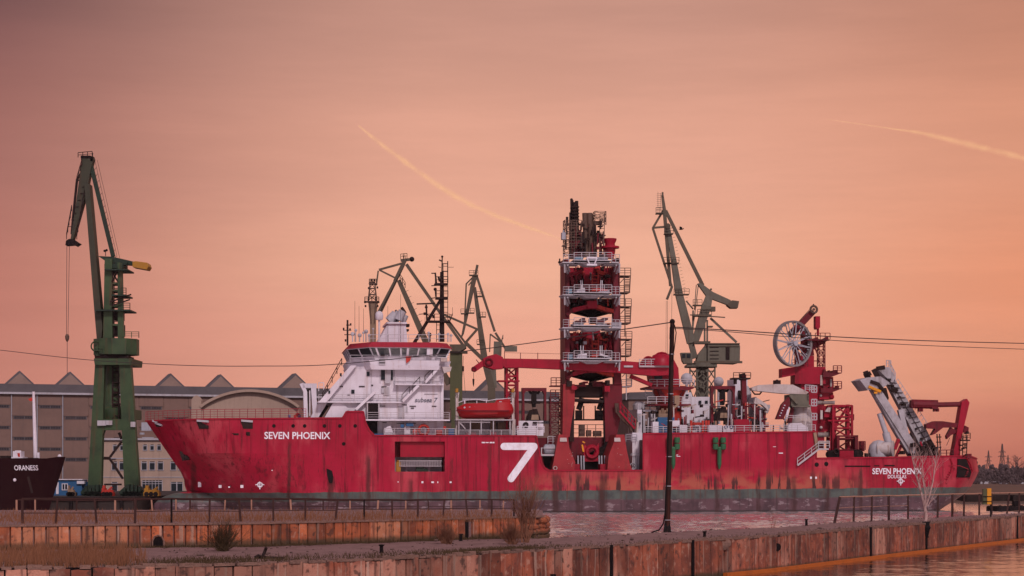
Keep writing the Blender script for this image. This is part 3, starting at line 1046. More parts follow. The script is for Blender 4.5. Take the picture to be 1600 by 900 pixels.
fr_ = MB(SF)
for a in ((308, 657.2, 326, 658.6), (377, 657.2, 395, 658.6), (239, 657.5, 246, 660), (243, 661, 253, 664.5)):
    c0, c1 = on_side(a[0], a[1], -.15), on_side(a[2], a[3], -.15)
    fr_.beam(c0, c1, .3, .3)
fr_.build('fairlead_rim', 'pale_grey', hull)
an = MB(SF)
c = on_side(290, 713)
an.hexa([c + Vector(q) for q in ((-1.0, -.1, .8), (.8, -.25, .8), (1.1, -.3, -.5), (-.5, -.2, -.7), (-1.0, .6, .8), (.8, .6, .8), (1.1, .6, -.5), (-.5, .6, -.7))])
an.sph(c + Vector((.2, -.35, -.2)), .4, 8, 6)
an.build('anchor', 'dark', hull)
cw = MB(SF)
c = on_side(515, 742)
cw.prism([c + Vector(q) for q in ((-.5, -.06, 1.0), (.3, -.06, 1.0), (.6, -.06, -.4), (.4, -.06, -1.3), (-.1, -.06, -1.2), (-.4, -.06, 0))], c.y - .06, c.y + .3)
cw.build('sea_inlet', 'black', hull)
# white staging on the side recess corner and green pipes on the after side
for px in (1052, 1124):
    g = MB(SF)
    y = -.55
    c = SF.p(px, 690, y)
    zb, zt_ = sz_(px, 733), sz_(px, 700)
    g.tube(Vector((c.x, y, zb + .8)), Vector((c.x, y, zt_)), .34, 10)
    g.tube(Vector((c.x, y, zb)), Vector((c.x, y, zb + .8)), .12, 10, r2=.34)
    for dz in (0.25, 1.25):
        for s_ in (-1, 1):
            q = Vector((c.x + s_ * .62, y, zt_ + dz))
            g.tube(q + Vector((0, 0, -.42)), q + Vector((0, 0, .42)), .46, 10)
    g.tube(Vector((c.x - .9, y, zt_ - .05)), Vector((c.x + .9, y, zt_ - .05)), .25, 8)
    g.tube(Vector((c.x, y, zt_ - 3.)), Vector((c.x, .1, zt_ - 3.)), .15, 8)
    g.build('overboard_pipe', 'fender_green', hull, smooth=40)
# ------------------------------------------------------------------ rails of the ship
rl_ = MB(SF)
pts = [hull_pt(c, 99) for c in cols[:29]]
for i in range(0, 28):
    if pts[i].x > sx_(470):
        break
    rl_.rail([pts[i] + Vector((0, .1, 0)), pts[i + 1] + Vector((0, .1, 0))], 1.45, 1.6, .04, 4)
rl_.build('bow_railing', 'redrail', ship)
for q in ([(1008, 677, .3), (1274, 674, .3)], [(600, 680, .4), (712, 680.5, .4)], [(805, 681, .4), (838, 681, .4)]):
    rl_ = MB(SF)
    rl_.rail(q, 1.05, 1.5, .045, 3)
    rl_.build('deck_railing', 'rail', ship)
# stairs down the after break of the main deck
st = MB(SF)
st.beam((1246, 727, -.5), (1279, 702, -.5), .28, .1)
st.beam((1246, 727, .5), (1279, 702, .5), .28, .1)
st.rail([(1246, 726, -.5), (1279, 701, -.5)], 1.0, 1.4, .05, 2)
for k in range(15):
    q = SF.p(1246 + 33 * (k + .5) / 15, 727 - 25 * (k + .5) / 15, -.5)
    st.bx(q.x - .13, q.x + .13, -.5, .5, q.z - .03, q.z + .03)
st.box(1279, 700.5, 1295, 703, -.5, 2)
st.rail([(1279, 700, -.4), (1296, 700, -.4)], 1.1, 1.0, .05, 3)
st.build('gangway_stair', 'rail', ship)
st = MB(SF)
st.beam((1273, 676, -.15), (1277, 702, -.15), .5, .3)
st.build('ladder_post', 'tan', ship)

# ------------------------------------------------------------------ SUPERSTRUCTURE
hs = MB(SF)
# main house, with its raked front
hs.prism([(550, 573, 1.5), (693, 573, 1.5), (693, 656, 1.5), (560, 656, 1.5), (560, 628, 1.5), (500, 628, 1.5)][0:1] + [(693, 573), (693, 656), (524, 656), (524, 628), (502, 628)], 1.5, 20.5)
house = hs.build('bridge_house', 'white', ship)
h2 = MB(SF)
h2.prism([(497, 629), (548, 571), (557, 571), (510, 629)], .4, 1.2)                # raked side wing
h2.prism([(497, 629), (548, 571), (557, 571), (510, 629)], 20.8, 21.6)
h2.build('raked_wing', 'white', house)
h3 = MB(SF)
h3.box(570, 655, 703, 657.6, .3, 21.5)
h3.box(497, 627, 632, 629.6, .6, 21.)
h3.box(617, 599.5, 693.5, 602, .3, 1.6)
h3.build('deck_edge', 'white', house)
h4 = MB(SF)
h4.box(590, 657.6, 693, 683, 2.8, 19)
h4.prism([(536, 629), (524, 655), (572, 655), (572, 629)], 3.0, 18)
h4.prism([(485, 653), (497, 630), (511, 630), (497, 653)], 2.2, 6)
h4.prism([(507, 653), (520, 630), (535, 628), (545, 640), (540, 644), (534, 653)], 1.2, 6)
h4.build('lower_house', 'white', house)
dr = MB(SF)
dr.box(574, 631, 592, 654, .9, 1.48)
dr.box(573.5, 658, 589.5, 682, 2.2, 2.78)
dr.build('dark_doorway', 'black', house)
fr2 = MB(SF)
fr2.box(573, 629.7, 575, 655, .7, .95); fr2.box(591, 629.7, 593, 655, .7, .95)
fr2.rail([(574, 655, .5), (702, 655, .5)], 1.05, 1.8, .035, 3)
fr2.rail([(498, 627, .8), (628, 627, .8)], 1.05, 1.8, .035, 3)
fr2.rail([(618, 599.5, .5), (693, 599.5, .5)], 1.2, 1.6, .04, 3)
fr2.build('house_railing', 'rail', house)
fr3 = MB(SF)
for a, b in (((683, 577), (664, 598)), ((654, 602), (629, 627)), ((586, 612), (556, 640))):
    fr3.beam((a[0], a[1], .4), (b[0], b[1], .4), .42, .12)
    fr3.beam((a[0], a[1], 1.2), (b[0], b[1], 1.2), .42, .12)
    n = 12
    for k in range(n):
        q = SF.p(a[0] + (b[0] - a[0]) * (k + .5) / n, a[1] + (b[1] - a[1]) * (k + .5) / n, .4)
        fr3.bx(q.x - .14, q.x + .14, .4, 1.2, q.z - .03, q.z + .03)
fr3.build('outside_stair', 'white', house)
fr4 = MB(SF)
for a, b in (((676, 575), (664, 587)), ((656, 589), (645, 601)), ((640, 604), (628, 617))):
    fr4.beam((a[0], a[1], .35), (b[0], b[1], .35), .10)
    fr4.beam((a[0], a[1], .35), (a[0], a[1] + 11, .35), .08)
    fr4.beam((b[0], b[1], .35), (b[0], b[1] + 11, .35), .08)
fr4.rail([(504, 625, .6), (534, 571, .6)], 1.1, 1.5, .06, 2)
fr4.build('stair_handrail', 'dark', house)
wn = MB(SF)
for a in ((595.5, 576, 604.5, 593.5), (607.5, 576, 614, 593.5), (573, 581, 577.5, 587.5), (549, 609, 554, 615), (531, 583, 534, 588), (513, 610, 516, 615)):
    wn.box(*a, 1.3 if a[0] > 540 else .3, 1.49 if a[0] > 540 else .39)
wn.build('house_window', 'glass', house)
vt = MB(SF)
for a in ((529, 603, 536, 604.6), (561, 603, 570, 604.6), (596, 603.5, 604, 605), (635, 574.8, 643, 576.6), (656, 574.8, 663, 577), (640, 634, 650, 635.2), (675, 634, 682, 635.2), (594, 634, 602, 635), (628, 632, 636, 633.2), (580, 601, 583, 603), (642, 637, 647, 638.4), (598, 660, 604, 661), (620, 661, 632, 662), (640, 661, 650, 662), (543, 616, 547, 617.4)):
    vt.box(*a, 1.36 if a[1] < 656 else 2.66, 1.49 if a[1] < 656 else 2.79)
vt.build('vent_slot', 'dark', house)
sm = MB(SF)
sm.beam((594, 573, 1.42), (594, 599, 1.42), .06); sm.beam((606, 573, 1.2), (606, 599, 1.2), .9, .3)
sm.beam((616, 575, 1.42), (616, 600, 1.42), .08); sm.beam((580, 573, 1.42), (580, 627, 1.42), .05)
sm.beam((688, 602, 1.42), (688, 655, 1.42), .08); sm.beam((620, 602, 1.42), (620, 627, 1.42), .07)
sm.beam((663, 615.5, 1.40), (684, 615.5, 1.40), .08); sm.beam((604, 605, 1.42), (604, 618, 1.42), .9, .1)
sm.box(596, 606, 600, 614, 1.2, 1.49); sm.box(622, 635, 632, 654, 1.38, 1.49); sm.box(634, 635, 637, 645, 1.38, 1.49)
sm.build('wall_fitting', 'pale_grey', house)
lettering('company_name', 'subsea 7', SF, 648, 684, 628.6, 621.5, 1.48, 'letter_dark', house, None, .25, .012)
# lower deck clutter along the white wall
cl = MB(SF)
cl.box(601, 668, 612, 679, 1.6, 2.4); cl.box(632, 664, 641, 680, 1.5, 2.4)
cl.prism([(600, 679), (604, 667), (610, 665), (616, 679)], 1.2, 1.6)
cl.build('deck_locker', 'white', ship)
cb = MB(SF)
cb.box(635, 661, 646, 666, .9, 1.5); cb.box(701, 670, 710, 680, .8, 1.6); cb.box(626, 663, 631, 668, .9, 1.4)
cb.box(585, 677.5, 600, 681, .8, 1.4)
cb.build('blue_drum', 'blue', ship)
ch = MB(SF)
ch.torus((662, 672, 1.2), .75, .22, n=16)
ch.box(682, 672, 691, 680, 1.0, 1.6); ch.box(693, 666, 697, 671, 1.0, 1.4); ch.box(645, 671, 652, 679, 1.2, 1.6)
ch.build('hose_reel', 'orange_red', ship)
# --- bridge
br = MB(SF)
def bridge_ring(py0, py1, grow0, grow1):
    """octagonal deckhouse outline in plan, one level"""
    return None
zb0, zb1, zb2, zb3 = sz_(625, 573), sz_(625, 557.5), sz_(625, 542.8), sz_(625, 534.5)
xl, xr = sx_(545), sx_(706)
def plan(dx, dy):
    a, b = xl - dx, xr + dx
    return [(a + 3.2, .2 - dy), (b - 1.8, .2 - dy), (b, 2.2), (b, 19.8), (b - 1.8, 21.8 + dy), (a + 3.2, 21.8 + dy), (a, 16.5), (a, 5.5)]
def slab(mb, p0, z0, p1, z1):
    n = len(p0)
    mb.add([Vector((x, y, z0)) for x, y in p0] + [Vector((x, y, z1)) for x, y in p1], [tuple(range(n)), tuple(range(2 * n - 1, n - 1, -1))] + [(i, (i + 1) % n, (i + 1) % n + n, i + n) for i in range(n)])
slab(br, plan(-.3, 0), zb0 - .45, plan(0, .15), zb0 + .25)
slab(br, plan(-1.2, -.6), zb0 + .25, plan(-.7, -.3), zb1)
slab(br, plan(-.2, 0), zb0 + .25, plan(0.1, .1), zb0 + 1.0)
bridge = br.build('wheelhouse', 'white', ship)
rf = MB(SF)
slab(rf, plan(.3, .6), zb2, plan(-.5, .1), zb3)
rf.build('wheelhouse_roof', 'red', bridge)
# windows: slanted panes in a white frame
wf = MB(SF)
p0, p1 = plan(-.7, -.3), plan(.1, .4)
wn = MB(SF)
slab(wn, plan(-.78, -.38), zb1 + .01, plan(-.05, .25), zb2 - .02)
wn.build('wheelhouse_window', 'glass', bridge, smooth=None)
def edge_pt(pl, e, t):
    a, b = pl[e], pl[(e + 1) % 8]
    return a[0] + (b[0] - a[0]) * t, a[1] + (b[1] - a[1]) * t
for e, ts in ((0, (0, .085, .09, .275, .44, .535, .55, .70, .845, .875, 1)), (7, (0, .5, 1)), (6, (0, .33, .66, 1)), (1, (0, 1))):
    for t in ts:
        a, b = edge_pt(p0, e, t), edge_pt(plan(.02, .32), e, t)
        wf.beam(Vector((a[0], a[1], zb1)), Vector((b[0], b[1], zb2)), .20, .2)
for zc, pl in ((zb1 + .05, p0), (zb2 - .05, plan(.02, .32))):
    for e in (0, 1, 6, 7):
        a, b = pl[e], pl[(e + 1) % 8]
        wf.beam(Vector((a[0], a[1], zc)), Vector((b[0], b[1], zc)), .13, .2)
wf.box(667, 544, 676, 556, -.1, .4)
wf.build('window_frame', 'white', bridge)
bw = MB(SF)
bw.rail([(547, 567, .2), (702, 567, .2)], 1.2, 2.0, .035, 3)
bw.box(592, 560, 602, 570.5, -.05, .12)
bw.build('bridge_wing_rail', 'pale_grey', bridge)
be = MB(SF)
be.box(592.5, 561.5, 601.5, 563, -.12, -.06); be.box(592.5, 566, 601.5, 567.5, -.12, -.06)
be.box(595, 554.5, 601.5, 556, -.15, .3); be.box(650, 556, 656, 557.2, .25, .5)
be.build('name_board', 'dark', bridge)
bf = MB(SF)
bf.prism([(634, 557), (643, 557), (641, 563), (635, 568)], -.2, -.1)
bf.build('house_flag', 'orange_red', bridge)
bo = MB(SF)
bo.box(689, 559, 699, 565, -.8, .4); bo.prism([(691, 573), (706, 573), (704, 580), (694, 583)], -.3, 1.5)
bo.build('wing_lamp_box', 'white_rust', bridge)
# --- on top of the bridge
fu = MB(SF)
fu.prism([(590, 535), (607, 505), (634, 505), (637, 535)], 6, 14)
fu.box(604, 503, 636, 506, 5.6, 14.4)
funnel = fu.build('funnel_casing', 'white', ship)
fp = MB(SF)
for q0, q1, r in (((608, 502, 8), (619, 491, 8), .8), ((614, 503, 10), (624, 489, 10), .75), ((622, 500, 7), (629, 486, 7), .65), ((628, 503, 9), (633, 492, 9), .6)):
    fp.tube(q0, q1, r, 10)
fp.build('exhaust_bend', 'pale_grey', funnel, smooth=40)
fd = MB(SF)
fd.tube((629, 486, 7), (632, 484, 7), .6, 10); fd.tube((613, 494, 8.2), (619, 503, 8), .4); fd.tube((620, 489, 10), (622, 487, 10), .5); fd.box(634, 506, 640, 510, 7, 9); fd.box(633, 514, 639, 517, 7, 9)
fd.build('exhaust_cap', 'dark', funnel)
rd = MB(SF)
rd.tube((592.5, 533, 4), (592.5, 499, 4), .16)
rd.lathe((592.5, 500, 4), [(.5, 0), (.62, .3), (.62, .9), (.45, 1.25), (.15, 1.4)], n=14)
rd.build('radar_dome', 'white', ship, smooth=40)
rm = MB(SF)
rm.rail([(575, 534, 1.0), (702, 534, 1.0)], 1.1, 1.6, .04, 2)
rm.build('roof_railing', 'rail', ship)
am = MB(SF)
am.beam((543, 540, 6), (543, 500, 6), .28); am.beam((536, 516, 6), (549, 516, 6), .12); am.beam((538, 523, 6), (548, 523, 6), .12); am.beam((541, 508, 6), (549, 508, 6), .15)
for px, py in ((537, 514), (548, 507), (540, 532), (547, 515)):
    am.box(px - 1.2, py - 2, px + 1.2, py + 1.5, 5.9, 6.3)
am.build('signal_mast', 'dark', ship)
wa = MB(SF)
for px, t in ((554.5, 470), (561, 478), (568, 482), (606, 478), (626, 460), (664, 495)):
    wa.tube((px, 534, 5), (px, t, 5), .05, 4, .03)
wa.build('whip_antenna', 'dark', ship)
wb = MB(SF)
for px, h, w in ((551, 12, 3), (556, 18, 2.2), (562, 10, 3), (568, 14, 2), (572, 16, 3), (577, 10, 2.4), (583, 20, 1.6), (670, 14, 2), (686, 12, 2), (700, 12, 2), (705, 10, 2)):
    wb.box(px - w * .3, 534 - h, px + w * .3, 534, 3, 3.4)
    wb.sph((px, 534 - h, 3.2), w * .11, 8, 6)
wb.build('roof_antenna', 'pale_grey', ship)
# --- main mast
mm = MB(SF)
mm.tube((690.5, 534, 9), (690.5, 425, 9), .42, 8, .3)
mm.tube((690.5, 425, 9), (691, 401, 9), .10, 6)
mm.sph((691, 401, 9), .2, 6, 4)
mm.beam((648, 536, 9), (689, 468, 9), .40)
mm.beam((646, 536, 14), (688, 468, 10), .35)
mast = mm.build('main_mast', 'dark', ship)
for y0, xa, xb in ((500.5, 667, 703), (464, 682, 700), (442, 680, 700)):
    mp_ = MB(SF)
    mp_.box(xa, y0, xb, y0 + 3, 8, 10)
    mp_.rail([(xa, y0, 8), (xb, y0, 8)], 1.0, 1.2, .045, 2)
    mp_.build('mast_platform', 'dark', mast)
ml = MB(SF)
ml.ladder((696, 500, 8.6), (696, 412, 8.6), .75, .8, .05)
ml.ladder((685, 534, 8.6), (685, 504, 8.6), .6, .8, .05)
ml.beam((699.5, 442, 8.4), (699.5, 408, 8.4), .15); ml.beam((691, 412, 8.4), (699.5, 412, 8.4), .12); ml.beam((690, 424, 8.4), (699.5, 424, 8.4), .15); ml.beam((690, 437, 8.4), (699.5, 437, 8.4), .12)
ml.build('mast_ladder', 'dark', mast)
mr = MB(SF)
mr.beam((651, 475, 8.5), (680, 474, 8.5), .22); mr.tube((666, 476, 8.5), (667, 500, 8.5), .14); mr.sph((666, 480, 8.5), .25, 8, 6)
mr.beam((655, 491, 8.5), (667, 490, 8.5), .12); mr.box(662, 488, 666, 492, 8.4, 8.8); mr.beam((668, 491, 8.5), (673, 497, 8.5), .1); mr.box(676, 492, 679, 497, 8.4, 8.8)
mr.beam((674, 427, 8.6), (681, 427, 8.6), .16); mr.beam((674, 446.5, 8.6), (682, 446, 8.6), .14); mr.beam((680, 426, 8.6), (682, 444, 8.6), .25); mr.beam((685, 432, 8.6), (687, 440, 8.6), .3); mr.beam((674, 466, 8.6), (682, 465, 8.6), .14); mr.beam((680, 452, 8.6), (681, 464, 8.6), .2); mr.sph((680, 452, 8.6), .28, 8, 6)
mr.beam((686, 406, 9), (690, 408, 9), .2); mr.beam((685, 417, 9), (689, 418, 9), .1); mr.beam((700, 417.5, 9), (709, 417.5, 9), .06); mr.beam((703, 502, 8.5), (707, 490, 8.5), .12); mr.beam((703, 492, 8.5), (707, 492, 8.5), .1); mr.beam((707, 494, 8.5), (707, 480, 8.5), .05)
mr.tube((671, 534, 6), (671, 523, 6), .2); mr.sph((671, 523, 6), .35, 8, 6)
mr.build('mast_radar', 'dark', mast)
# white gantry on the foredeck
gn = MB(SF)
gn.box(473, 599, 495, 606, 4, 6); gn.prism([(468, 600), (474, 598), (480, 612), (481, 652), (475, 652), (474, 612)], 4, 6); gn.prism([(486, 606), (494, 606), (496, 652), (489, 652)], 4, 6)
gn.beam((484, 610, 4.5), (484, 650, 4.5), .2); gn.beam((495, 640, 4.5), (510, 618, 4.5), .3)
gn.rail([(498, 611, 4), (506, 611, 4)], 1.3, 1, .06, 2)
gn.build('foredeck_gantry', 'white', ship)
gd = MB(SF)
gd.box(480, 608, 486, 622, 4.6, 5.6); gd.beam((482, 622, 5), (484, 645, 5), .35); gd.beam((500, 652, 4), (512, 634, 4), .45); gd.prism([(533, 640), (537, 628), (541, 640)], 2.4, 2.9)
gd.build('gantry_winch', 'dark', ship)
fc = MB(SF)
fc.box(459, 648, 463, 655, 8, 9); fc.sph((465, 648, 8.6), .35, 8, 6)
fc.build('mooring_winch', 'orange_red', ship)
fc = MB(SF)
fc.box(466, 648, 470, 655, 8, 9); fc.tube((450, 651, 8), (454, 651, 8), .3)
fc.build('mooring_drum', 'blue', ship)
# ================================================================== THE LAY TOWER (part of the ship)
TF, TB = 5.0, 9.8                                # front and back planes of the tower
tw = MB(SF)
for y in (TF, TB):
    tw.prism([(883, 404), (889.5, 404), (890.5, 600), (884.5, 600)], y, y + 1.4)
    tw.prism([(958, 404), (968, 404), (971, 600), (960, 600)], y, y + 1.6)
tw.box(883, 404, 884.5, 600, TF, TB)              # left side plating
tw.prism([(965, 404), (967, 404), (970, 600), (968, 600)], TF, TB)
for py in (430, 466, 532, 566):
    tw.box(880, py, 966, py + 8, TB - 1, TB)
tower = tw.build('lay_tower', 'dark_red', ship)
tw = MB(SF)
for (ya, yb) in ((418, 455), (520, 558)):         # closed plating behind alternate stages
    tw.box(884, ya, 964, yb, 10.6, 10.9)
    tw.box(886, ya, 896, yb, 8, 10.5); tw.box(948, ya, 960, yb, 8, 10.5)
    tw.box(912, ya - 4, 938, yb, 7.5, 10.5)
tw.build('tower_panel', 'red', tower)
tw = MB(SF)
for (ya, yb) in ((416, 458), (518, 561)):
    for px in (903, 907, 945, 949, 900, 953):
        tw.tube((px, ya, 8), (px + R.uniform(-2, 2), yb, 8), .12, 5)
    tw.beam((892, ya + 12, 7), (897, yb, 7), .5); tw.beam((955, ya + 12, 7), (950, yb, 7), .5)
tw.build('tower_strut', 'red', tower)
tw = MB(SF)
for (ya, yb) in ((428, 455), (530, 558)):
    tw.ladder((930, yb, 6.2), (930, ya, 6.2), 1.0, .6, .09)
    tw.prism([(924, yb), (952, yb), (948, yb - 3), (934, yb - 5), (926, yb - 4)], 4.0, 7)
    # bright upper wings
    tw.prism([(932, ya - 7), (950, ya - 2), (950, ya + 3), (934, ya)], 6.5, 7.6)
tw.build('tower_ladder', 'orange_red', tower)
tw = MB(SF)
for ya in (421, 523):
    tw.prism([(888, ya + 6), (910, ya), (911, ya + 5), (889, ya + 12)], 6.5, 7.6)
tw.build('tower_wing', 'red', tower)
# tensioner stages: arched carriage, dark jaws
for k, ay in enumerate((470, 570)):
    a = MB(SF)
    a.prism([(918, ay), (933, ay), (933, ay + 12), (918, ay + 12)], 4.2, 8)
    a.prism([(895, ay + 11), (918, ay + 6), (918, ay + 12), (895, ay + 18)], 4.6, 7.5)
    a.build('tensioner_carriage', 'red', tower)
    a = MB(SF)
    a.prism([(933.2, ay + 6), (946, ay + 10), (946, ay + 16), (933.2, ay + 12)], 4.6, 7.5)
    a.prism([(946.6, ay + 10.2), (959, ay + 13), (959, ay + 19), (946.6, ay + 16)], 4.8, 7.5)
    a.build('tensioner_arm', 'orange_red', tower)  # brighter than the carriage: the arch's lit right half put into the colour
    a = MB(SF)
    a.prism([(884, ay + 20), (895, ay + 12), (896, ay + 16), (888, ay + 24)], 4.6, 7.5)
    a.prism([(960, ay + 13), (968, ay + 18), (966, ay + 24), (960, ay + 19)], 5.4, 7.5)
    a.build('tensioner_shoulder', 'dark_red', tower)
    a = MB(SF)
    cx = SF.p(925, ay + 12, 10)
    a.lathe(cx, [(4.4, .1), (4.2, -.35), (2.2, -.9), (.9, -1.1)], n=18)
    for i in range(14):
        t = i * math.tau / 14
        d = Vector((math.cos(t), math.sin(t), 0))
        a.beam(cx + d * 4.6 + Vector((0, 0, -.2)), cx + d * .9 + Vector((0, 0, -1.2)), .34)
    a.tube((925, ay + 18, 10), (925, ay + 36, 10), .5, 8)
    a.box(921, ay + 28, 930, ay + 34, 8, 9)
    a.build('tensioner_jaw', 'black', tower)
    a = MB(SF)
    for px, py, w, h in ((908, 31, 16, 3), (912, 27, 5, 4), (936, 29, 18, 5), (946, 27, 8, 3), (930, 25, 4, 9), (900, 35, 8, 2), (950, 35, 8, 2)):
        a.box(px - w / 2, ay + py, px + w / 2, ay + py + h, 6, 9)
    a.build('stage_machinery', 'dark_red', tower)
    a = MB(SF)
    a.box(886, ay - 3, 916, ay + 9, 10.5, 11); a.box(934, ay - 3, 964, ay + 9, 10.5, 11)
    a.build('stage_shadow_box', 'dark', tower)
# clutter of pipes, winches and brackets inside every stage
for mat_, n_ in (('red', 46), ('dark', 40), ('orange_red', 22), ('pale_grey', 20), ('black', 16)):
    a = MB(SF)
    for _ in range(n_):
        py = R.choice([R.uniform(416, 456), R.uniform(518, 558), R.uniform(414, 456), R.uniform(515, 560), R.uniform(470, 480), R.uniform(572, 582)])
        px = R.uniform(890, 958)
        y_ = R.uniform(5.2, 8.2)
        if R.random() < .55:
            l_ = R.uniform(4, 16)
            a.beam((px, py, y_), (px + R.uniform(-2.5, 2.5), min(py + l_, 558 if py > 500 else 457), y_), R.uniform(.12, .42))
        else:
            a.box(px, py, px + R.uniform(2, 9), py + R.uniform(1.2, 5), y_, y_ + 1)
    a.build('stage_fitting', mat_, tower, kind='stuff')
# working platforms
for k, py in enumerate((409, 459.5, 511, 562.5)):
    a = MB(SF)
    a.box(879, py, 898, py + 2.2, 1.6, TF + .2); a.box(956, py, 971 if k else 967, py + 2.2, 1.6, TF + .2)
    a.box(896.5, py - 3.6, 956.5, py - 1.4, 1.2, TF + .5)
    a.box(896.5, py + .4, 956.5, py + 2.0, 1.4, TF + .5)
    a.box(880, py + 3.4, 905, py + 4.6, 2.0, TF); a.box(944, py + 3.4, 968, py + 4.6, 2.0, TF)
    for s_ in (-1, 1):
        c = 925 + s_ * 40
        a.beam((c + s_ * 3, py + 4, 1.9), (c - s_ * 2, py + 18, 1.9 + 3), .28)
        a.beam((c + s_ * 3, py + 4, 1.8), (c + s_ * 2.5, py + 17, 2.2), .22)
        a.beam((c + s_ * -2, py + 5, 1.8), (c - s_ * 5, py + 15, 4.6), .22)
    a.prism([(908, py + 2.2), (943, py + 2.2), (934, py + 6), (917, py + 6)], 2.2, TF)
    p_ = a.build('platform', 'pale_grey', tower)
    a = MB(SF)
    a.rail([(880, py, 1.7), (897, py, 1.7)], 1.15, .8, .04, 3)
    a.rail([(897, py - 3.6, 1.3), (956, py - 3.6, 1.3)], 1.1, 1.2, .045, 3)
    a.rail([(956, py, 1.7), (968, py, 1.7)], 1.15, .8, .04, 3)
    a.rail([(880, py, 1.7), (880, py, 5)], 1.15, 1.1, .04, 3)
    a.build('platform_railing', 'rail', tower)
for a_ in ((902, 450, 914, 456), (903, 552, 917, 559)):
    a = MB(SF)
    a.prism([(a_[0], a_[1] + 2), (a_[2], a_[1]), (a_[2] + .5, a_[3]), (a_[0] - 1, a_[3])], 2.2, 4)
    a.build('control_cabin', 'white', tower)
a = MB(SF)
a.prism([(936, 455), (952, 453.5), (953, 457), (937, 457)], 2.4, 4)
a.prism([(938, 552), (955, 558), (955, 560), (937, 555)], 2.4, 4)
for px in (908, 910.5, 938, 941):
    a.tube((px, 457, 4), (px + R.uniform(-1, 1), 438, 4), .07, 4); a.tube((px, 560, 4), (px + R.uniform(-1, 1), 540, 4), .07, 4)
a.box(917, 401, 933, 404, 1.0, 1.2); a.box(917, 412, 933, 415, 1.0, 1.2)
a.beam((917, 403, 1.1), (921, 412, 1.1), .18); a.beam((933, 403, 1.1), (929, 412, 1.1), .18)
a.build('platform_frame', 'white', tower)
a = MB(SF)
a.box(899, 401, 911, 408, 2.4, 4); a.box(887, 451, 894, 458, 2.0, 4); a.box(889, 553, 895, 561, 2.0, 4)
a.build('blue_unit', 'pale_blue', tower)
a = MB(SF)
a.box(898, 505, 912, 511, 2.2, 4.2); a.box(934, 505, 948, 511, 2.2, 4.2); a.box(957, 503, 971, 513, 1.8, 3); a.box(934, 402, 950, 408, 2.4, 4); a.box(917, 404, 931, 408, 2.6, 4)
a.build('control_box', 'grey', tower)
# --- tower top
a = MB(SF)
for q in ((893.5, 313, 896, 9), (897.5, 316, 903, 8.5), (901, 314, 902, 9.5), (892, 332, 893, 9)):
    a.tube((q[2], 402, q[3]), (q[0], q[1], q[3]), .38, 8, .28)
for py in range(322, 400, 5):
    a.box(894, py, 905, py + 2, 8, 10)
a.sph((893, 312, 9), .25, 6, 4)
a.build('hoist_stack', 'dark', tower)
a = MB(SF)
a.prism([(893, 402), (893, 384), (905, 366), (914, 366), (914, 402)], 8, 10.5)
a.prism([(890, 376), (907, 376), (899, 388)], 6.5, 8)
a.build('crown_block', 'dark_red', tower)
a = MB(SF)
a.truss((889, 402, 6), (889, 345, 6), 1.6, 1.5, 9, .05)
for py in (344, 352, 362, 371, 380):
    a.rail([(884.5, py + 8, 5), (909, py + 8, 5)], .8, 1.0, .04, 2)
a.box(879, 383, 886, 384.5, 5, 6)
a.build('top_scaffold', 'brown', tower)
a = MB(SF)
a.box(878, 363, 884, 374, 5, 6); a.tube((881, 363, 5.5), (881, 360, 5.5), .2)
a.build('winch_motor', 'grey', tower)
a = MB(SF)
for q, t_, r in (((916, 402), (913.5, 333), .42), ((923, 402), (921, 333), .5), ((930, 402), (928, 346), .36)):
    a.tube((q[0], q[1], 8), (t_[0], t_[1], 8), r, 10)
a.build('pipe_riser', 'brown', tower, smooth=40)
a = MB(SF)
a.tube((919, 402, 8.2), (917.5, 336, 8.2), .25, 8); a.tube((926.5, 402, 8.4), (925, 334, 8.4), .22, 8)
a.build('guide_tube', 'brown', tower)
a = MB(SF)
a.ladder((940, 402, 7), (941, 336, 7), .75, .6, .05)
a.truss((937, 352, 8), (937, 331, 8), 1.8, 1.5, 4, .05); a.box(928, 345, 941, 350, 7.4, 9)
a.rail([(938, 345.5, 6.8), (946, 345.5, 6.8)], .3, 1, .05, 1)
a.build('ladder_mast', 'brown', tower)
a = MB(SF)
a.lathe((953, 404, 7), [(.6, 0), (.85, 1.0), (.9, 1.6), (1.5, 1.65), (1.5, 1.95), (.85, 2.0), (.8, 2.4), (1.05, 2.9), (1.08, 3.2), (.9, 3.2)], n=18)
a.build('loading_chute', 'red', tower, smooth=35)
a = MB(SF)
a.box(963.5, 403, 967, 409, 3, 4); a.box(873, 408, 876, 411, 5, 5.6); a.beam((874.5, 404, 5.2), (874.5, 412, 5.2), .2)
a.build('top_light', 'dark', tower)
for mat_, n_ in (('dark', 26), ('brown', 22), ('dark_red', 26), ('dark', 16)):
    a = MB(SF)
    for _ in range(n_):
        px = R.uniform(884, 946); hi_ = R.uniform(338, 380) if px < 938 else R.uniform(360, 392)
        y_ = R.uniform(5.5, 10.5)
        if R.random() < .6:
            a.beam((px, hi_ + R.uniform(6, 26), y_), (px + R.uniform(-1.5, 1.5), hi_, y_), R.uniform(.12, .38))
        else:
            a.box(px, hi_ + 6, px + R.uniform(2, 8), hi_ + 6 + R.uniform(1, 4), y_, y_ + .8)
    a.build('crown_fitting', mat_, tower, kind='stuff')
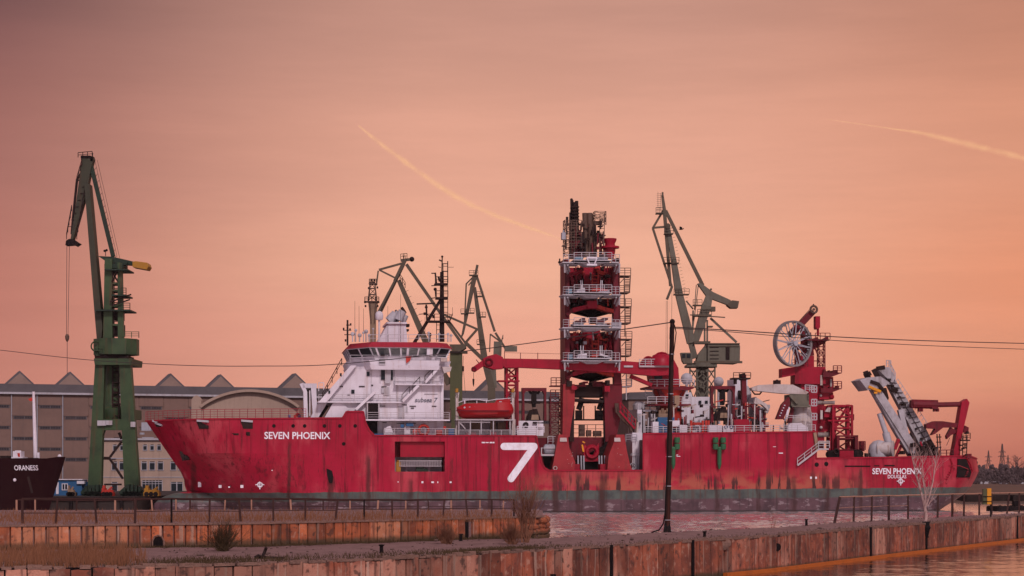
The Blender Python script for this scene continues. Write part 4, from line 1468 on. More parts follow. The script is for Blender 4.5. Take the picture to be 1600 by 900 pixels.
# --- stair tower at its after side
for k, (py, dx) in enumerate(((430, 0), (478, 1), (529, 2), (577, 3))):
    a = MB(SF)
    a.box(967 + dx, py, 985.5 + dx, py + 1.6, 5.5, 8.5)
    a.rail([(967 + dx, py, 5.6), (985.5 + dx, py, 5.6)], 1.15, 1.0, .05, 3)
    a.box(968 + dx, py + 26, 984.5 + dx, py + 27.6, 5.5, 8.5)
    a.rail([(968 + dx, py + 26, 5.6), (984 + dx, py + 26, 5.6)], 1.0, 1.0, .05, 3)
    a.beam((985 + dx, py, 5.7), (983.5 + dx, py + 27, 5.7), .16); a.beam((975.5 + dx, py + 2, 5.7), (975.5 + dx, py + 48, 5.7), .16)
    a.beam((969 + dx, py + 12, 5.8), (976 + dx, py + 4, 5.8), .12)
    for i in range(9):
        t = (i + .5) / 9
        a.box(977 + dx, py + 2 + 24 * t, 984 + dx, py + 2.8 + 24 * t, 6 + 2 * t, 6.5 + 2 * t)
    a.build('stair_landing', 'pale_grey' if k > 2 else 'brown', tower)
# --- lower frame and moonpool
a = MB(SF)
a.prism([(880, 600), (898, 600), (898, 630), (893, 660), (890, 683), (879, 683)], TF, TF + 2)
a.prism([(879.5, 600), (882, 600), (882, 683), (879.5, 683)], TF + 2, TB)
a.build('tower_leg', 'pedestal', tower)
a = MB(SF)
a.prism([(944, 600), (972, 600), (972, 640), (962, 690), (946, 690)], TF + .3, TF + 2)
a.build('tower_leg', 'dark_red', tower)
a = MB(SF)
a.prism([(890, 683), (893, 655), (897, 640), (897, 690), (890, 690)], TF + .2, TF + 1)
a.box(898, 601, 944, 620, 7, 12)
a.tube((896, 625, 6), (947, 628, 6), .3)
a.box(886, 595, 894, 604, 4.4, 6); a.box(948, 594, 953, 602, 4.4, 6)
a.build('cross_head', 'dark', tower)
a = MB(SF)
a.box(893, 603, 901, 609, 4.3, 5.5); a.box(945, 603, 953, 612, 4.3, 5.5); a.box(912, 596, 919, 599, 7, 8); a.box(932, 596, 942, 599, 7, 8)
a.build('cross_head_pad', 'red', tower)
a = MB(SF)
for px in (905, 937):
    a.path([(px + 4, 622, 7), (px + 2, 632, 7), (px - 1, 640, 7)], .45, 6)
    a.prism([(px - 5, 641), (px + 5, 641), (px + 5, 655), (px + 2, 655), (px + 2, 648), (px - 2, 648), (px - 2, 655), (px - 5, 655)], 6.6, 7.4)
    a.prism([(px - 3, 648), (px + 3, 648), (px + 4, 656), (px - 4, 656)], 6.8, 7.6)
a.beam((895, 656, 7.4), (945, 656, 7.4), .25); a.beam((912, 634, 7.4), (912, 656, 7.4), .18); a.beam((930, 634, 7.4), (930, 656, 7.4), .18)
a.beam((907, 628, 7), (937, 628, 7), .5)
a.beam((892, 640, 7), (892, 657, 7), .2); a.beam((897, 634, 7), (896, 657, 7), .2)
a.build('hang_off_clamp', 'black', tower)
a = MB(SF)
a.rail([(891, 683, 6), (944, 683, 6)], 2.0, 1.4, .05, 3)
a.box(906, 664, 914, 682, 7, 8); a.box(917, 672, 924, 682, 7, 8); a.box(928, 673, 940, 682, 7, 8)
a.build('moonpool_railing', 'brown', tower)
a = MB(SF)
a.prism([(888, 683), (946, 683), (946, 722), (900, 722), (892, 706)], 6.5, 16)
a.build('moonpool_block', 'dark_red', tower)
a = MB(SF)
a.prism([(899, 720), (955, 690), (955, 737), (899, 737)], 5.5, 6.4)
a.box(944, 660, 954, 737, 5.4, 6)
a.build('moonpool_hatch', 'black', tower)
a = MB(SF)
cc = SF.p(925, 706, 4.2)
a.torus(cc, .85, .35, n=18)
a.prism([(910, 700), (914, 694), (918, 700), (920, 714), (913, 714), (911, 706)], 4.2, 4.8)
a.prism([(932, 698), (936, 692), (936, 706), (931, 714), (928, 710)], 4.2, 4.8)
a.prism([(913, 712), (937, 712), (937, 721), (913, 721)], 4.4, 6)
a.build('pipe_guide', 'red', tower)
a = MB(SF)
a.prism([(908.5, 695), (911, 694.5), (913, 706), (910.5, 706)], 4.0, 4.3); a.beam((914, 692, 4), (910, 690, 4), .2)
a.build('guide_stripe', 'amber', tower)
a = MB(SF)
for px in (901, 943):
    a.box(px - 5, 725, px + 5, 734, 1.5, 3.5)
a.build('hatch_roller', 'red', tower)
a = MB(SF)
for px in (903, 908, 940, 945, 912, 936):
    a.tube((px, 712, 3.4), (px + .5, 734, 3), .14, 5)
a.build('hydraulic_hose', 'grey', tower)
for pts in (((873, 679), (887, 679), (890, 700), (899, 722), (897, 735), (862, 735), (866, 716)), ((963, 679), (975.5, 679), (980, 706), (984, 724), (988, 735), (949, 735), (951, 712), (958, 694))):
    a = MB(SF)
    a.prism(pts, .25, 5.5)
    a.build('tower_pedestal', 'pedestal', ship)
a = MB(SF)
a.prism([(875, 684), (885, 684), (886, 690), (875, 690)], .10, .26); a.prism([(960, 684), (969, 684), (970, 690), (960, 690)], .10, .26)
for _ in range(18):
    px, py = R.choice([(R.uniform(886, 895), R.uniform(700, 732)), (R.uniform(960, 978), R.uniform(700, 730))])
    a.box(px, py, px + .7, py + .7, .18, .26)
a.torus((867.5, 731.5, .0), .28, .08, n=12, m=4)
a.build('pedestal_fitting', 'white_rust', ship)
# gap between bridge-side bulwark and tower: dark hold, raft canister
a = MB(SF)
a.prism([(841, 684), (870, 684), (870, 737), (850, 737), (846, 720)], 9, 10)
a.build('well_bulkhead', 'dark_red', ship)
a = MB(SF)
a.prism([(848, 712), (868, 712), (862, 733), (852, 733)], 3.0, 3.4)
a.build('well_opening', 'black', ship)
a = MB(SF)
a.box(845, 709.5, 868, 712.4, 1.0, 4); a.beam((846, 700, 1), (846, 711, 1), .15); a.beam((845, 700, 1), (868, 700, 1), .1)
a.rail([(856, 693, 3), (872, 693, 3)], 1.1, .8, .05, 3)
a.build('well_walkway', 'rail', ship)
a = MB(SF)
c0, c1 = SF.p(851, 702, 2), SF.p(866, 702, 2)
a.tube(c0, c1, .78, 14); a.tube(c0 + Vector((-.15, 0, 0)), c0, .6, 12); a.tube(c1, c1 + Vector((.15, 0, 0)), .6, 12)
for k in (.2, .5, .8):
    q = c0 + (c1 - c0) * k
    a.tube(q - Vector((.06, 0, 0)), q + Vector((.06, 0, 0)), .84, 14)
a.build('life_raft_canister', 'grey', ship)
# after side of the tower: white machinery trunk and stair
a = MB(SF)
a.box(988, 676, 1003.5, 735, 3.0, 9); a.box(996, 640, 1003, 676, 6, 9)
a.build('white_trunk', 'white', ship)
a = MB(SF)
for k in range(5):
    a.beam((990 + k * 2.8, 712, 2.9), (990 + k * 2.8, 735, 2.9), .1)
a.box(996, 646, 1002, 662, 5.8, 6); a.rail([(978, 690, 2.5), (995, 690, 2.5)], 1.1, .9, .05, 3); a.rail([(986, 712, 2.5), (1002, 712, 2.5)], .3, 1, .05, 1)
a.torus((989, 729, 2.5), .5, .12, n=14, m=4)
a.build('trunk_fitting', 'grey', ship)
a = MB(SF)
for y in (3.2, 4.2):
    a.beam((968, 642, y), (992, 670, y), .3, .1)
a.rail([(969, 640, 3.2), (993, 668, 3.2)], 1.2, 1.0, .06, 2)
a.build('tower_stair', 'red', ship)
a = MB(SF)
a.path([(962, 630, 4.4), (963, 643, 4.4), (972, 655, 4.4), (984, 666, 4.4), (985.5, 676, 4.4)], .22, 6)
a.path([(964.5, 630, 4.4), (965.5, 642, 4.4), (974, 653, 4.4), (986, 664, 4.4), (987.5, 674, 4.4)], .2, 6)
a.build('vent_pipe', 'brown', ship)
# ================================================================== DECK EQUIPMENT OF THE SHIP
# accommodation deck under the lifeboat
a = MB(SF)
a.box(712, 655, 804, 682, 6, 7)
a.build('deck_house_side', 'pale_grey', ship)
a = MB(SF)
for px in (717, 735, 752, 771, 797):
    a.box(px - .8, 656, px + .8, 681, 2, 2.3)
a.box(712, 655, 803, 657, 1.8, 4); a.box(718, 659, 766, 660.2, 2, 2.3); a.beam((719, 661, 2.2), (727, 670, 2.2), .18)
a.rail([(716, 681, 1.2), (800, 681, 1.2)], .9, 1.6, .05, 3)
a.build('lifeboat_stand', 'rail', ship)
a = MB(SF)
for px in (714, 801.5):
    a.beam((px, 681, 3), (px, 613, 3), .42, .5)
    a.beam((px + .8, 613, 3), (px, 622, 3), .5)
    a.beam((px + 2.5, 681, 3), (px + 2.5, 655, 3), .25)
a.build('davit_post', 'white_rust', ship)
a = MB(SF)
for px in (714, 801.5):
    a.box(px - 2, 607, px + 2, 613, 2.6, 3.6)
a.build('davit_head', 'yellow', ship)
a = MB(SF)
a.box(737, 658, 750, 680, 5, 5.9); a.box(767, 657, 775, 672, 4.6, 5.9); a.box(778, 660, 796, 681, 4.6, 5.9)
a.build('deck_locker', 'tan', ship)
a = MB(SF)
a.box(728, 675, 744, 681, 4, 5); a.box(766, 674, 776, 681, 4, 5)
a.build('deck_chest', 'red', ship)
a = MB(SF)
a.box(808, 657.5, 849, 681, 4, 8); a.rail([(808, 676, 2), (850, 676, 2)], 1.0, 1.2, .05, 3)
a.box(839, 659, 849, 668, 3.6, 4)
a.build('launch_house', 'white', ship)
a = MB(SF)
a.torus((821.5, 664, 3.7), .38, .1, n=14, m=4); a.torus((821.5, 664, 3.75), .22, .06, n=10, m=4)
a.box(833, 659, 849, 662, 3.6, 3.9)
a.build('launch_winch', 'dark', ship)
def launch_frame(x0, x1, ytop, ybot, zy):
    """red portal with a hanging cursor"""
    w = MB(SF)
    h = (x1 - x0)
    w.prism([(x0 - 1, ytop), (x1 + 1, ytop), (x1 + 1, ytop + 5), (x0 - 1, ytop + 5)], zy, zy + 1.2)
    w.prism([(x0 - 1, ytop + 5), (x0 + 5, ytop + 5), (x0 + 2.2, ytop + 10), (x0 + 3, ybot), (x0 - 1, ybot), (x0 - .4, ytop + 12)], zy, zy + 1.2)
    w.prism([(x1 + 1, ytop + 5), (x1 - 5, ytop + 5), (x1 - 2.2, ytop + 10), (x1 - 3, ybot), (x1 + 1, ybot), (x1 + .4, ytop + 12)], zy, zy + 1.2)
    fo = w.build('launch_frame', 'dark_red', ship)
    w = MB(SF)
    cx = (x0 + x1) / 2
    w.path([(cx - 8, ytop + 4, zy + .6), (cx - 6, ytop + 8, zy + .6), (cx, ytop + 7, zy + .6), (cx + 6, ytop + 8, zy + .6), (cx + 8, ytop + 4, zy + .6)], .25, 6)
    w.prism([(cx - 3, ytop + 6), (cx + 3, ytop + 6), (cx + 3.5, ytop + 20), (cx + 2, ytop + 30), (cx - 2, ytop + 30), (cx - 3.5, ytop + 20)], zy + .2, zy + 1.4)
    w.beam((cx - 9, ytop + 24, zy + .5), (cx + 9, ytop + 24, zy + .5), .15)
    w.build('cursor', 'black', fo)
    w = MB(SF)
    w.prism([(cx - 4, ytop + 34), (cx + 4, ytop + 34), (cx + 9, ytop + 46), (cx + 10, ytop + 54), (cx - 11, ytop + 54), (cx - 9, ytop + 44)], zy - .6, zy + 2)
    for k in range(6):
        w.beam((cx - 10 + k * 4, ytop + 54, zy - .7), (cx - 2 + k, ytop + 33, zy - .7), .2)
    w.build('diving_machine', 'dark', fo)
    w = MB(SF)
    w.prism([(cx - 4, ytop + 42), (cx + 6, ytop + 42), (cx + 7, ytop + 50), (cx - 5, ytop + 50)], zy - .9, zy - .6)
    w.build('machine_cover', 'tan', fo)
launch_frame(817, 853, 606, 657, 6)
launch_frame(1112, 1148, 603, 660, 6)
# red ladder tower left of the lay tower
a = MB(SF)
a.truss((867, 680, 8), (867, 620, 8), 1.6, 1.6, 6, .07)
for py in (620, 640, 655):
    a.rail([(860, py, 7), (876, py, 7)], 1.1, 1, .06, 3)
a.box(861, 602, 877, 604, 6, 8); a.rail([(861, 602, 6), (877, 602, 6)], 1.2, 1, .06, 3)
a.build('access_tower', 'dark_red', ship)
# ------------------------------------------------------------------ big red deck crane resting on its boom stand
a = MB(SF)
a.lathe((1046, 676, 8), [(2.0, 0), (2.0, 5.2), (2.6, 6.5), (2.9, 7.5)], n=16)
crane = a.build('deck_crane', 'orange_red', ship, smooth=40)
a = MB(SF)
a.prism([(1012, 604), (1085, 604), (1084, 607), (1076, 610), (1012, 607)], 5, 11)
a.box(1012, 631, 1080, 634, 5, 10); a.prism([(1026, 606), (1070, 606), (1060, 628), (1036, 628)], 6, 10)
a.build('crane_platform', 'dark_red', crane)
a = MB(SF)
a.rail([(1015, 604, 5), (1085, 604, 5)], 1.15, 1.3, .05, 3); a.rail([(1012, 631, 5), (1080, 631, 5)], 1.15, 1.3, .05, 3)
a.build('crane_railing', 'rail', crane)
a = MB(SF)
a.prism([(1018, 583), (1038, 577), (1052, 577), (1054, 604), (1022, 604), (1020, 596)], 5.5, 9.5)
a.prism([(1052, 560), (1060, 575), (1062, 604), (1054, 604)], 6, 9)
a.build('crane_house', 'red', crane)
a = MB(SF)
a.prism([(1022, 584), (1035, 580), (1035, 594), (1023, 594)], 5.3, 5.48)
a.build('crane_cab_window', 'glass', crane)
a = MB(SF)
a.prism([(785, 560), (880, 561.5), (975, 564), (1052, 570), (1052, 586), (1018, 587), (975, 583), (880, 577), (785, 573)], 3.2, 4.9)
a.prism([(755, 560), (763, 556), (775, 553), (786, 558), (786, 576), (772, 577), (757, 572)], 3.0, 5.1)
a.prism([(740, 573), (757, 561), (760, 569), (743, 581), (738, 579)], 3.3, 4.8)
a.build('crane_boom', 'red', crane)
a = MB(SF)
a.torus((764, 566, 2.9), .5, .2, n=14, m=4); a.torus((740.5, 577, 3.2), .3, .15, n=12, m=4)
a.box(788, 549, 788.8, 561, 4, 4.2); a.box(813, 551, 813.8, 562, 4, 4.2); a.box(840, 551, 840.8, 562, 4, 4.2); a.beam((788, 551, 4), (876, 553, 4), .05)
a.beam((744, 562, 4), (752, 572, 4), .12)
a.build('boom_fitting', 'dark_red', crane)
a = MB(SF)
a.beam((740, 582, 4), (740, 592, 4), .06); a.prism([(738.6, 592), (741.4, 592), (741, 600), (740, 604), (739, 600)], 3.8, 4.2)
a.build('crane_hook', 'black', crane)
a = MB(SF)
a.prism([(985, 590), (987, 585), (1020, 599), (1018, 604)], 4, 5)
a.build('luffing_cylinder', 'red', crane)
a = MB(SF)
a.box(999, 571, 1052, 574, 2.8, 5.4); a.rail([(999, 571, 2.9), (1045, 571, 2.9)], 1.0, 1.0, .05, 3); a.box(975, 571, 989, 574, 3, 4)
a.build('boom_walkway', 'rail', crane)
a = MB(SF)
for px, r in ((1012, 1.15), (1033, 1.9)):
    c = SF.p(px, 568 - r, 4)
    a.lathe(c - Vector((0, 0, .3)), [(r, -.3), (r * .98, .5), (r * .7, r * .75), (r * .2, r * .95)], n=14)
    a.torus(c + Vector((0, -.6, 0)), r * .8, .15, n=16, m=4)
a.build('crane_winch', 'red', crane, smooth=50)
a = MB(SF)
a.box(1054, 618, 1062, 631, 4.5, 6)
a.beam((1044, 645, 4.6), (1060, 631, 4.6), .35)
a.build('crane_pedestal_box', 'tan', crane)
# boom rest
a = MB(SF)
a.truss((799, 672, 5), (799, 574, 5), 1.7, 1.7, 7, .17)
a.box(788, 571, 808, 574.5, 3, 6); a.box(779, 594, 812, 596.5, 4, 6)
a.build('boom_rest', 'red', ship)
a = MB(SF)
a.beam((806.5, 596, 4), (807, 665, 4), .4)
a.ladder((793, 594, 4), (793, 562, 5), .8, .7, .06)
a.build('boom_rest_leg', 'dark_red', ship)
# ------------------------------------------------------------------ after half: midship deck
a = MB(SF)
a.prism([(1058, 613), (1080, 613), (1082, 620), (1112, 620), (1112, 676), (1056, 676)], 14, 20)
a.box(990, 640, 1004, 680, 10, 14); a.box(1148, 592, 1168, 676, 12, 17); a.box(1066, 654, 1108, 676, 9, 13)
a.build('midship_house', 'white', ship)
a = MB(SF)
for q in ((1062, 616), (1072, 616), (1092, 626), (1102, 626)):
    a.box(q[0], q[1], q[0] + 4, q[1] + 5, 13.7 if q[1] < 640 else 8.8, 13.95 if q[1] < 640 else 8.95)
a.build('midship_window', 'glass', ship)
a = MB(SF)
a.box(1108, 664, 1128, 677, 2.5, 6); a.box(1062, 664, 1074, 677, 2.2, 4); a.box(1130, 666, 1146, 677, 3, 6); a.box(1020, 659, 1029, 676, 2.6, 4); a.box(1050, 657, 1062, 666, 3, 5)
for _ in range(26):
    px = R.uniform(1010, 1110)
    w, h = R.uniform(2, 7), R.uniform(3, 9)
    a.box(px, 676 - h - R.uniform(0, 6), px + w, 676, R.uniform(5, 7), 8)
a.build('deck_locker', 'white', ship)
a = MB(SF)
for _ in range(34):
    px = R.uniform(1006, 1180)
    h = R.uniform(6, 24)
    a.beam((px, 677, R.uniform(6, 9)), (px + R.uniform(-2, 2), 677 - h, R.uniform(6, 9)), R.uniform(.15, .45))
for _ in range(14):
    px, py = R.uniform(1008, 1064), R.uniform(640, 668)
    a.box(px, py, px + R.uniform(2, 6), py + R.uniform(2, 5), 7, 9)
a.build('deck_machinery', 'dark', ship)
a = MB(SF)
a.box(1005, 646, 1008, 676, 6, 8); a.box(1017, 640, 1020, 676, 6, 8); a.box(1005, 640, 1027, 643, 6, 8); a.rail([(1006, 640, 6), (1026, 640, 6)], 1.2, 1, .05, 3)
a.rail([(1008, 620, 7), (1020, 620, 7)], 1.2, 1, .05, 3)
a.lathe((998, 640, 8), [(.9, 0), (1.0, .8), (.6, 1.3)], n=12)
a.build('deck_frame', 'pale_grey', ship)
a = MB(SF)
a.box(1028, 652, 1054, 676, 4, 8); a.box(1018, 644, 1026, 652, 7.5, 9)
a.build('workshop_box', 'blue', ship)
a = MB(SF)
a.box(1029, 646, 1050, 652, 4.4, 8)
for k in range(5):
    a.tube((1031 + k * 4, 646, 5), (1031 + k * 4, 641 - (k % 2) * 3, 5), .22)
a.box(1076, 669, 1080, 677, 3, 4)
a.build('tool_rack', 'tan', ship)
a = MB(SF)
for px in (1080, 1098, 1103, 1107):
    a.beam((px, 677, 4), (px, 657, 4), .35)
a.box(1078, 665, 1082, 671, 3.4, 4.4); a.box(1052, 660, 1058, 668, 3.2, 4); a.box(1083, 660, 1096, 664, 5, 6)
a.build('red_stanchion', 'orange_red', ship)
a = MB(SF)
a.prism([(1147, 658), (1151, 655), (1169, 655), (1171, 659), (1171, 676), (1147, 676)], 3, 7)
a.build('power_pack', 'red', ship)
a = MB(SF)
for px in (1134.5, 1143):
    a.torus((px, 667, 2.9), .24, .07, n=12, m=4)
a.build('round_hatch', 'blue', ship)
a = MB(SF)
for px, py, r in ((1073, 592, 1.0), (1123, 596.5, .85)):
    a.sph((px, py, 16), r, 14, 10)
    a.tube((px, py, 16), (px, 640, 16), .25)
a.build('satellite_dome', 'pale_grey', ship, smooth=60)
for mat_, n_ in (('pale_grey', 46), ('white_rust', 30), ('dark', 40), ('dark_red', 34), ('orange_red', 16), ('tan', 16)):
    a = MB(SF)
    for _ in range(n_):
        px, y_ = R.choice([R.uniform(990, 1075), R.uniform(1070, 1230), R.uniform(1140, 1200)]), R.uniform(3, 9)
        top = R.uniform(628, 668) if px < 1200 else R.uniform(650, 670)
        k = R.random()
        if k < .45:
            a.beam((px, 677, y_), (px + R.uniform(-1, 1), top, y_), R.uniform(.10, .3))
        elif k < .75:
            a.beam((px, top, y_), (px + R.uniform(4, 16), top + R.uniform(-5, 5), y_), R.uniform(.10, .26))
        else:
            a.box(px, top, px + R.uniform(2, 6), top + R.uniform(2, 6), y_, y_ + 1)
    a.build('deck_fitting', mat_, ship, kind='stuff')
# red mast with white house
a = MB(SF)
a.prism([(1159, 585), (1166, 585), (1168, 656), (1161, 656)], 5, 6); a.beam((1176, 632, 5), (1190, 660, 5), .7, .5); a.box(1164, 634, 1180, 636, 5, 6)
mst = a.build('red_mast', 'dark_red', ship)
a = MB(SF)
for px, py in ((1159, 584), (1163, 583), (1150, 590)):
    a.box(px - 1.5, py, px + 1.5, py + 10, 5, 6)
a.box(1146, 590, 1173, 592.5, 4.6, 7); a.rail([(1146, 590, 4.6), (1173, 590, 4.6)], .8, 1, .05, 2)
a.box(1154, 610, 1160, 624, 11.5, 11.9); a.box(1150, 640, 1156, 650, 11.5, 11.9)
a.build('mast_lamp', 'dark', mst)
a = MB(SF)
a.prism([(1163, 601), (1170, 604), (1174, 614), (1174, 628), (1165, 628)], 8, 10)
a.prism([(1171, 622), (1182, 620), (1183, 660), (1176, 672), (1172, 672)], 7, 8)
a.prism([(1187, 640), (1194, 636), (1196, 658), (1188, 660)], 9, 12)
for k in range(3):
    a.beam((1178 + 3 * k, 638, 6), (1187 + 3 * k, 668, 6), .25)
a.build('mast_house', 'pale_grey', mst)
# small white knuckle crane
a = MB(SF)
a.prism([(1180, 621), (1184, 622), (1199, 632), (1200, 642), (1197, 638), (1190, 632), (1178, 631)], 5, 6)
a.path([(1197, 636, 5.5), (1199.5, 640, 5.5), (1197, 645, 5.5)], .3, 6)
a.build('knuckle_crane', 'white_rust', ship)
# ------------------------------------------------------------------ white deck crane
a = MB(SF)
a.lathe((1251, 677, 7), [(1.9, 0), (1.9, 3.2), (1.7, 3.6), (1.65, 4.4), (1.7, 4.6), (1.2, 4.7)], n=16)
wc = a.build('white_deck_crane', 'white_rust', ship, smooth=40)
a = MB(SF)
a.prism([(1174, 606), (1187, 601.5), (1215, 600), (1239, 601), (1264, 613), (1260, 616), (1226, 615), (1176, 610)], 5, 6.6)
a.build('crane_boom', 'white_rust', wc)
a = MB(SF)
a.box(1236, 616, 1264, 634, 5, 9)
a.beam((1234, 617, 4.8), (1246, 630, 4.8), .5); a.box(1238, 634, 1266, 636, 4, 9)
a.build('crane_house', 'crane_grey', wc)
a = MB(SF)
a.box(1211, 594, 1220, 600, 5.2, 6.4); a.box(1213, 593, 1216, 600, 5, 5.2); a.path([(1175, 611, 5.6), (1179, 616, 5.6), (1187, 616, 5.6), (1190, 612, 5.6)], .14, 5)
a.build('crane_winch', 'dark', wc)
a = MB(SF)
a.prism([(1213, 655), (1222, 632), (1233, 620), (1235, 631), (1224, 655)], 4.6, 5.6)
a.prism([(1231, 661), (1238, 634), (1241, 640), (1237, 662)], 5.2, 6)
wk = a.build('luffing_arm', 'dark_red', wc)
a = MB(SF)
for k in range(5):
    t = (k + .5) / 5
    a.box(1217 + 9 * t, 652 - 20 * t, 1219 + 9 * t, 650.5 - 20 * t, 4.4, 4.55)
a.beam((1229, 655, 4.5), (1233, 636, 4.5), .2); a.beam((1226, 658, 4.5), (1231, 640, 4.5), .2)
a.build('arm_marking', 'white', wk)
a = MB(SF)
a.rail([(1258, 611, 4.8), (1272, 612, 4.8)], 1.0, .8, .06, 3); a.box(1267, 604, 1275, 613, 4.5, 4.7) if False else None
for y0 in (603, 624, 646):
    for (u0, v0, u1, v1) in ((1268, y0, 1276, y0), (1268, y0 + 5, 1276, y0 + 5), (1268, y0 + 10, 1276, y0 + 10), (1268, y0, 1268, y0 + 10), (1276, y0, 1276, y0 + 10), (1272, y0, 1272, y0 + 10)):
        a.beam((u0, v0, 3.6), (u1, v1, 3.6), .16)
a.rail([(1228, 655, 4), (1262, 655, 4)], .6, 1.2, .05, 2)
a.build('crane_gate', 'rail', wc)
a = MB(SF)
a.prism([(1230, 676), (1231, 666), (1236, 661), (1252, 661), (1262, 668), (1262, 676)], 3.5, 5)
a.build('canvas_cover', 'white', ship)
# ------------------------------------------------------------------ reel tower aft
a = MB(SF)
a.prism([(1252, 556), (1272, 556), (1272, 600), (1288, 600), (1288, 702), (1264, 702), (1264, 614), (1252, 612)], 8, 12)
a.box(1242, 573, 1290, 600, 7.4, 10); a.prism([(1222, 576), (1242, 573), (1242, 586), (1222, 590)], 7, 9)
a.prism([(1240, 576), (1284, 576), (1284, 614), (1252, 614)], 9, 12)
reel = a.build('reel_tower', 'red', ship)
a = MB(SF)
for q, t_, w in (((1259, 580), (1256, 512), 1.1), ((1268, 556), (1263, 520), .7), ((1278, 530), (1240, 546), .8), ((1262, 590), (1240, 540), .6)):
    a.beam((q[0], q[1], 8.6), (t_[0], t_[1], 8.6), w, .8)
a.prism([(1233, 519), (1268, 484), (1275, 489), (1243, 523), (1236, 526)], 7.8, 9)
a.build('reel_arm', 'dark_red', reel)
a = MB(SF)
a.torus((1271.5, 483.5, 7.4), .55, .2, n=16, m=5); a.torus((1271.5, 483.5, 9.2), .55, .2, n=16, m=5); a.tube((1271.5, 483.5, 7), (1271.5, 483.5, 9.6), .25)
a.beam((1271, 478, 8), (1271, 475, 8), .2); a.torus((1236, 521, 7.5), .4, .16, n=14, m=4)
a.beam((1250, 500, 8.2), (1268, 480, 8.2), .07)
a.build('head_sheave', 'brown', reel)
a = MB(SF)
a.box(1274.5, 494, 1281.5, 512, 7.6, 8.8); a.tube((1278, 512, 8.2), (1278, 525, 8.2), .2); a.box(1276, 511, 1280, 514, 7.4, 9)
a.build('tension_cylinder', 'red', reel)
# the big spoked wheel
a = MB(SF)
hc = SF.p(1238.5, 537, 6)
ax = Vector((.42, -1, 0)).normalized()
u = ax.cross(Vector((0, 0, 1))).normalized()
v = Vector((0, 0, 1))
RW = 3.75
nseg = 48
for s_, (ra, rb) in enumerate(((RW, RW - .30),)):
    vs = []
    for i in range(nseg):
        e = u * math.cos(i * math.tau / nseg) + v * math.sin(i * math.tau / nseg)
        vs += [hc + e * ra - ax * .45, hc + e * ra + ax * .45, hc + e * rb + ax * .35, hc + e * rb - ax * .35]
    a.add(vs, [(i * 4 + j, i * 4 + (j + 1) % 4, ((i + 1) % nseg) * 4 + (j + 1) % 4, ((i + 1) % nseg) * 4 + j) for i in range(nseg) for j in range(4)])
wheel = a.build('storage_wheel', 'wheelgrey', reel, smooth=40)
a = MB(SF)
for k in range(12):
    t = k * math.tau / 12 + .15
    e = u * math.cos(t) + v * math.sin(t)
    for s_ in (-1, 1):
        a.beam(hc + e * .5 + ax * .55 * s_, hc + e * (RW - .3) + ax * .28 * s_, .13)
for k in range(24):
    t = k * math.tau / 24
    e = u * math.cos(t) + v * math.sin(t)
    a.beam(hc + e * (RW - .62) , hc + e * (RW - .3), .16)
a.tube(hc - ax * .9, hc + ax * .9, .42, 12)
a.build('wheel_spoke', 'grey', reel)
a = MB(SF)
a.rail([(1237, 573, 6.8), (1262, 573, 6.8)], 1.1, .9, .05, 3)
a.box(1262, 530, 1297, 532, 6.6, 8); a.rail([(1274, 530, 6.6), (1297, 530, 6.6)], 1.0, .8, .05, 2)
a.truss((1283, 590, 8), (1283, 532, 8), 1.0, 1.0, 6, .07)
a.beam((1278, 555, 8), (1270, 535, 8), .2); a.beam((1272, 564, 8), (1288, 564, 8), .15)
a.prism([(1255, 545), (1294, 525), (1295, 531), (1262, 553)], 8, 8.4)
a.build('wheel_platform', 'dark_red', reel)
for k, (py, x0, x1) in enumerate(((582, 1286, 1311), (606.5, 1283, 1311))):
    a = MB(SF)
    a.prism([(x0, py), (x1, py), (x1, py + 2.5), (x1 - 12, py + 7), (x0, py + 7)], 6.8, 11)
    a.rail([(1302, py, 6.9), (1315, py, 6.9)], 1.1, .8, .06, 3)
    a.box(1302, py, 1315, py + 1.6, 6.8, 9)
    for _ in range(6):
        px = R.uniform(x0, x1 - 3)
        a.box(px, py - R.uniform(1.5, 5), px + R.uniform(1.5, 4), py, 7, 8)
    a.build('reel_platform', 'dark_red', reel)
a = MB(SF)
a.box(1286, 589, 1302, 607, 8.5, 11); a.box(1280, 613, 1302, 624, 7.6, 11); a.sph((1299.5, 620, 7.6), .45, 8, 6)
a.box(1277, 634, 1302, 656, 8, 11.5); a.box(1276, 656, 1298, 674, 8, 11); a.box(1288, 640, 1299, 652, 7.4, 8)
for k in range(2):
    a.torus((1283, 598 + k * 20, 8), .35, .18, n=12, m=4)
a.build('reel_drive', 'red', reel)
a = MB(SF)
a.box(1282, 586, 1285.5, 602, 7.2, 7.5); a.box(1297.5, 592, 1300, 604, 8.2, 8.5); a.box(1282, 641, 1285.5, 655, 7.2, 7.5); a.sph((1282.5, 618, 7.5), .22, 8, 6); a.sph((1283, 668, 7.5), .25, 8, 6)
a.prism([(1289, 643), (1296, 634), (1299, 636), (1297, 644)], 7.0, 7.3)
for k in range(18):
    px = 1278 + k * 1.5
    a.prism([(px, 628), (px + 1.1, 626), (px + .8, 632)], 7.6, 8); a.prism([(px, 678), (px + 1.2, 675), (px + .8, 683)], 7.6, 8)
a.box(1278, 690, 1296, 692.5, 7, 8)
a.build('reel_fitting', 'white_rust', reel)
a = MB(SF)
a.truss((1312, 704, 8), (1312, 634, 8), 3.2, 3.0, 4, .17)
a.beam((1325, 704, 7), (1324.5, 632, 7), .5); a.box(1294, 656, 1328, 658.5, 6.5, 10); a.box(1294, 634, 1326, 637, 7, 10)
a.beam((1298, 704, 7), (1307, 660, 7), .4); a.beam((1303, 704, 7), (1303, 636, 7), .5); a.beam((1308, 660, 7), (1324, 636, 7), .35); a.beam((1308, 660, 7), (1300, 640, 7), .3)
a.beam((1296, 704, 7), (1300, 660, 7), .35)
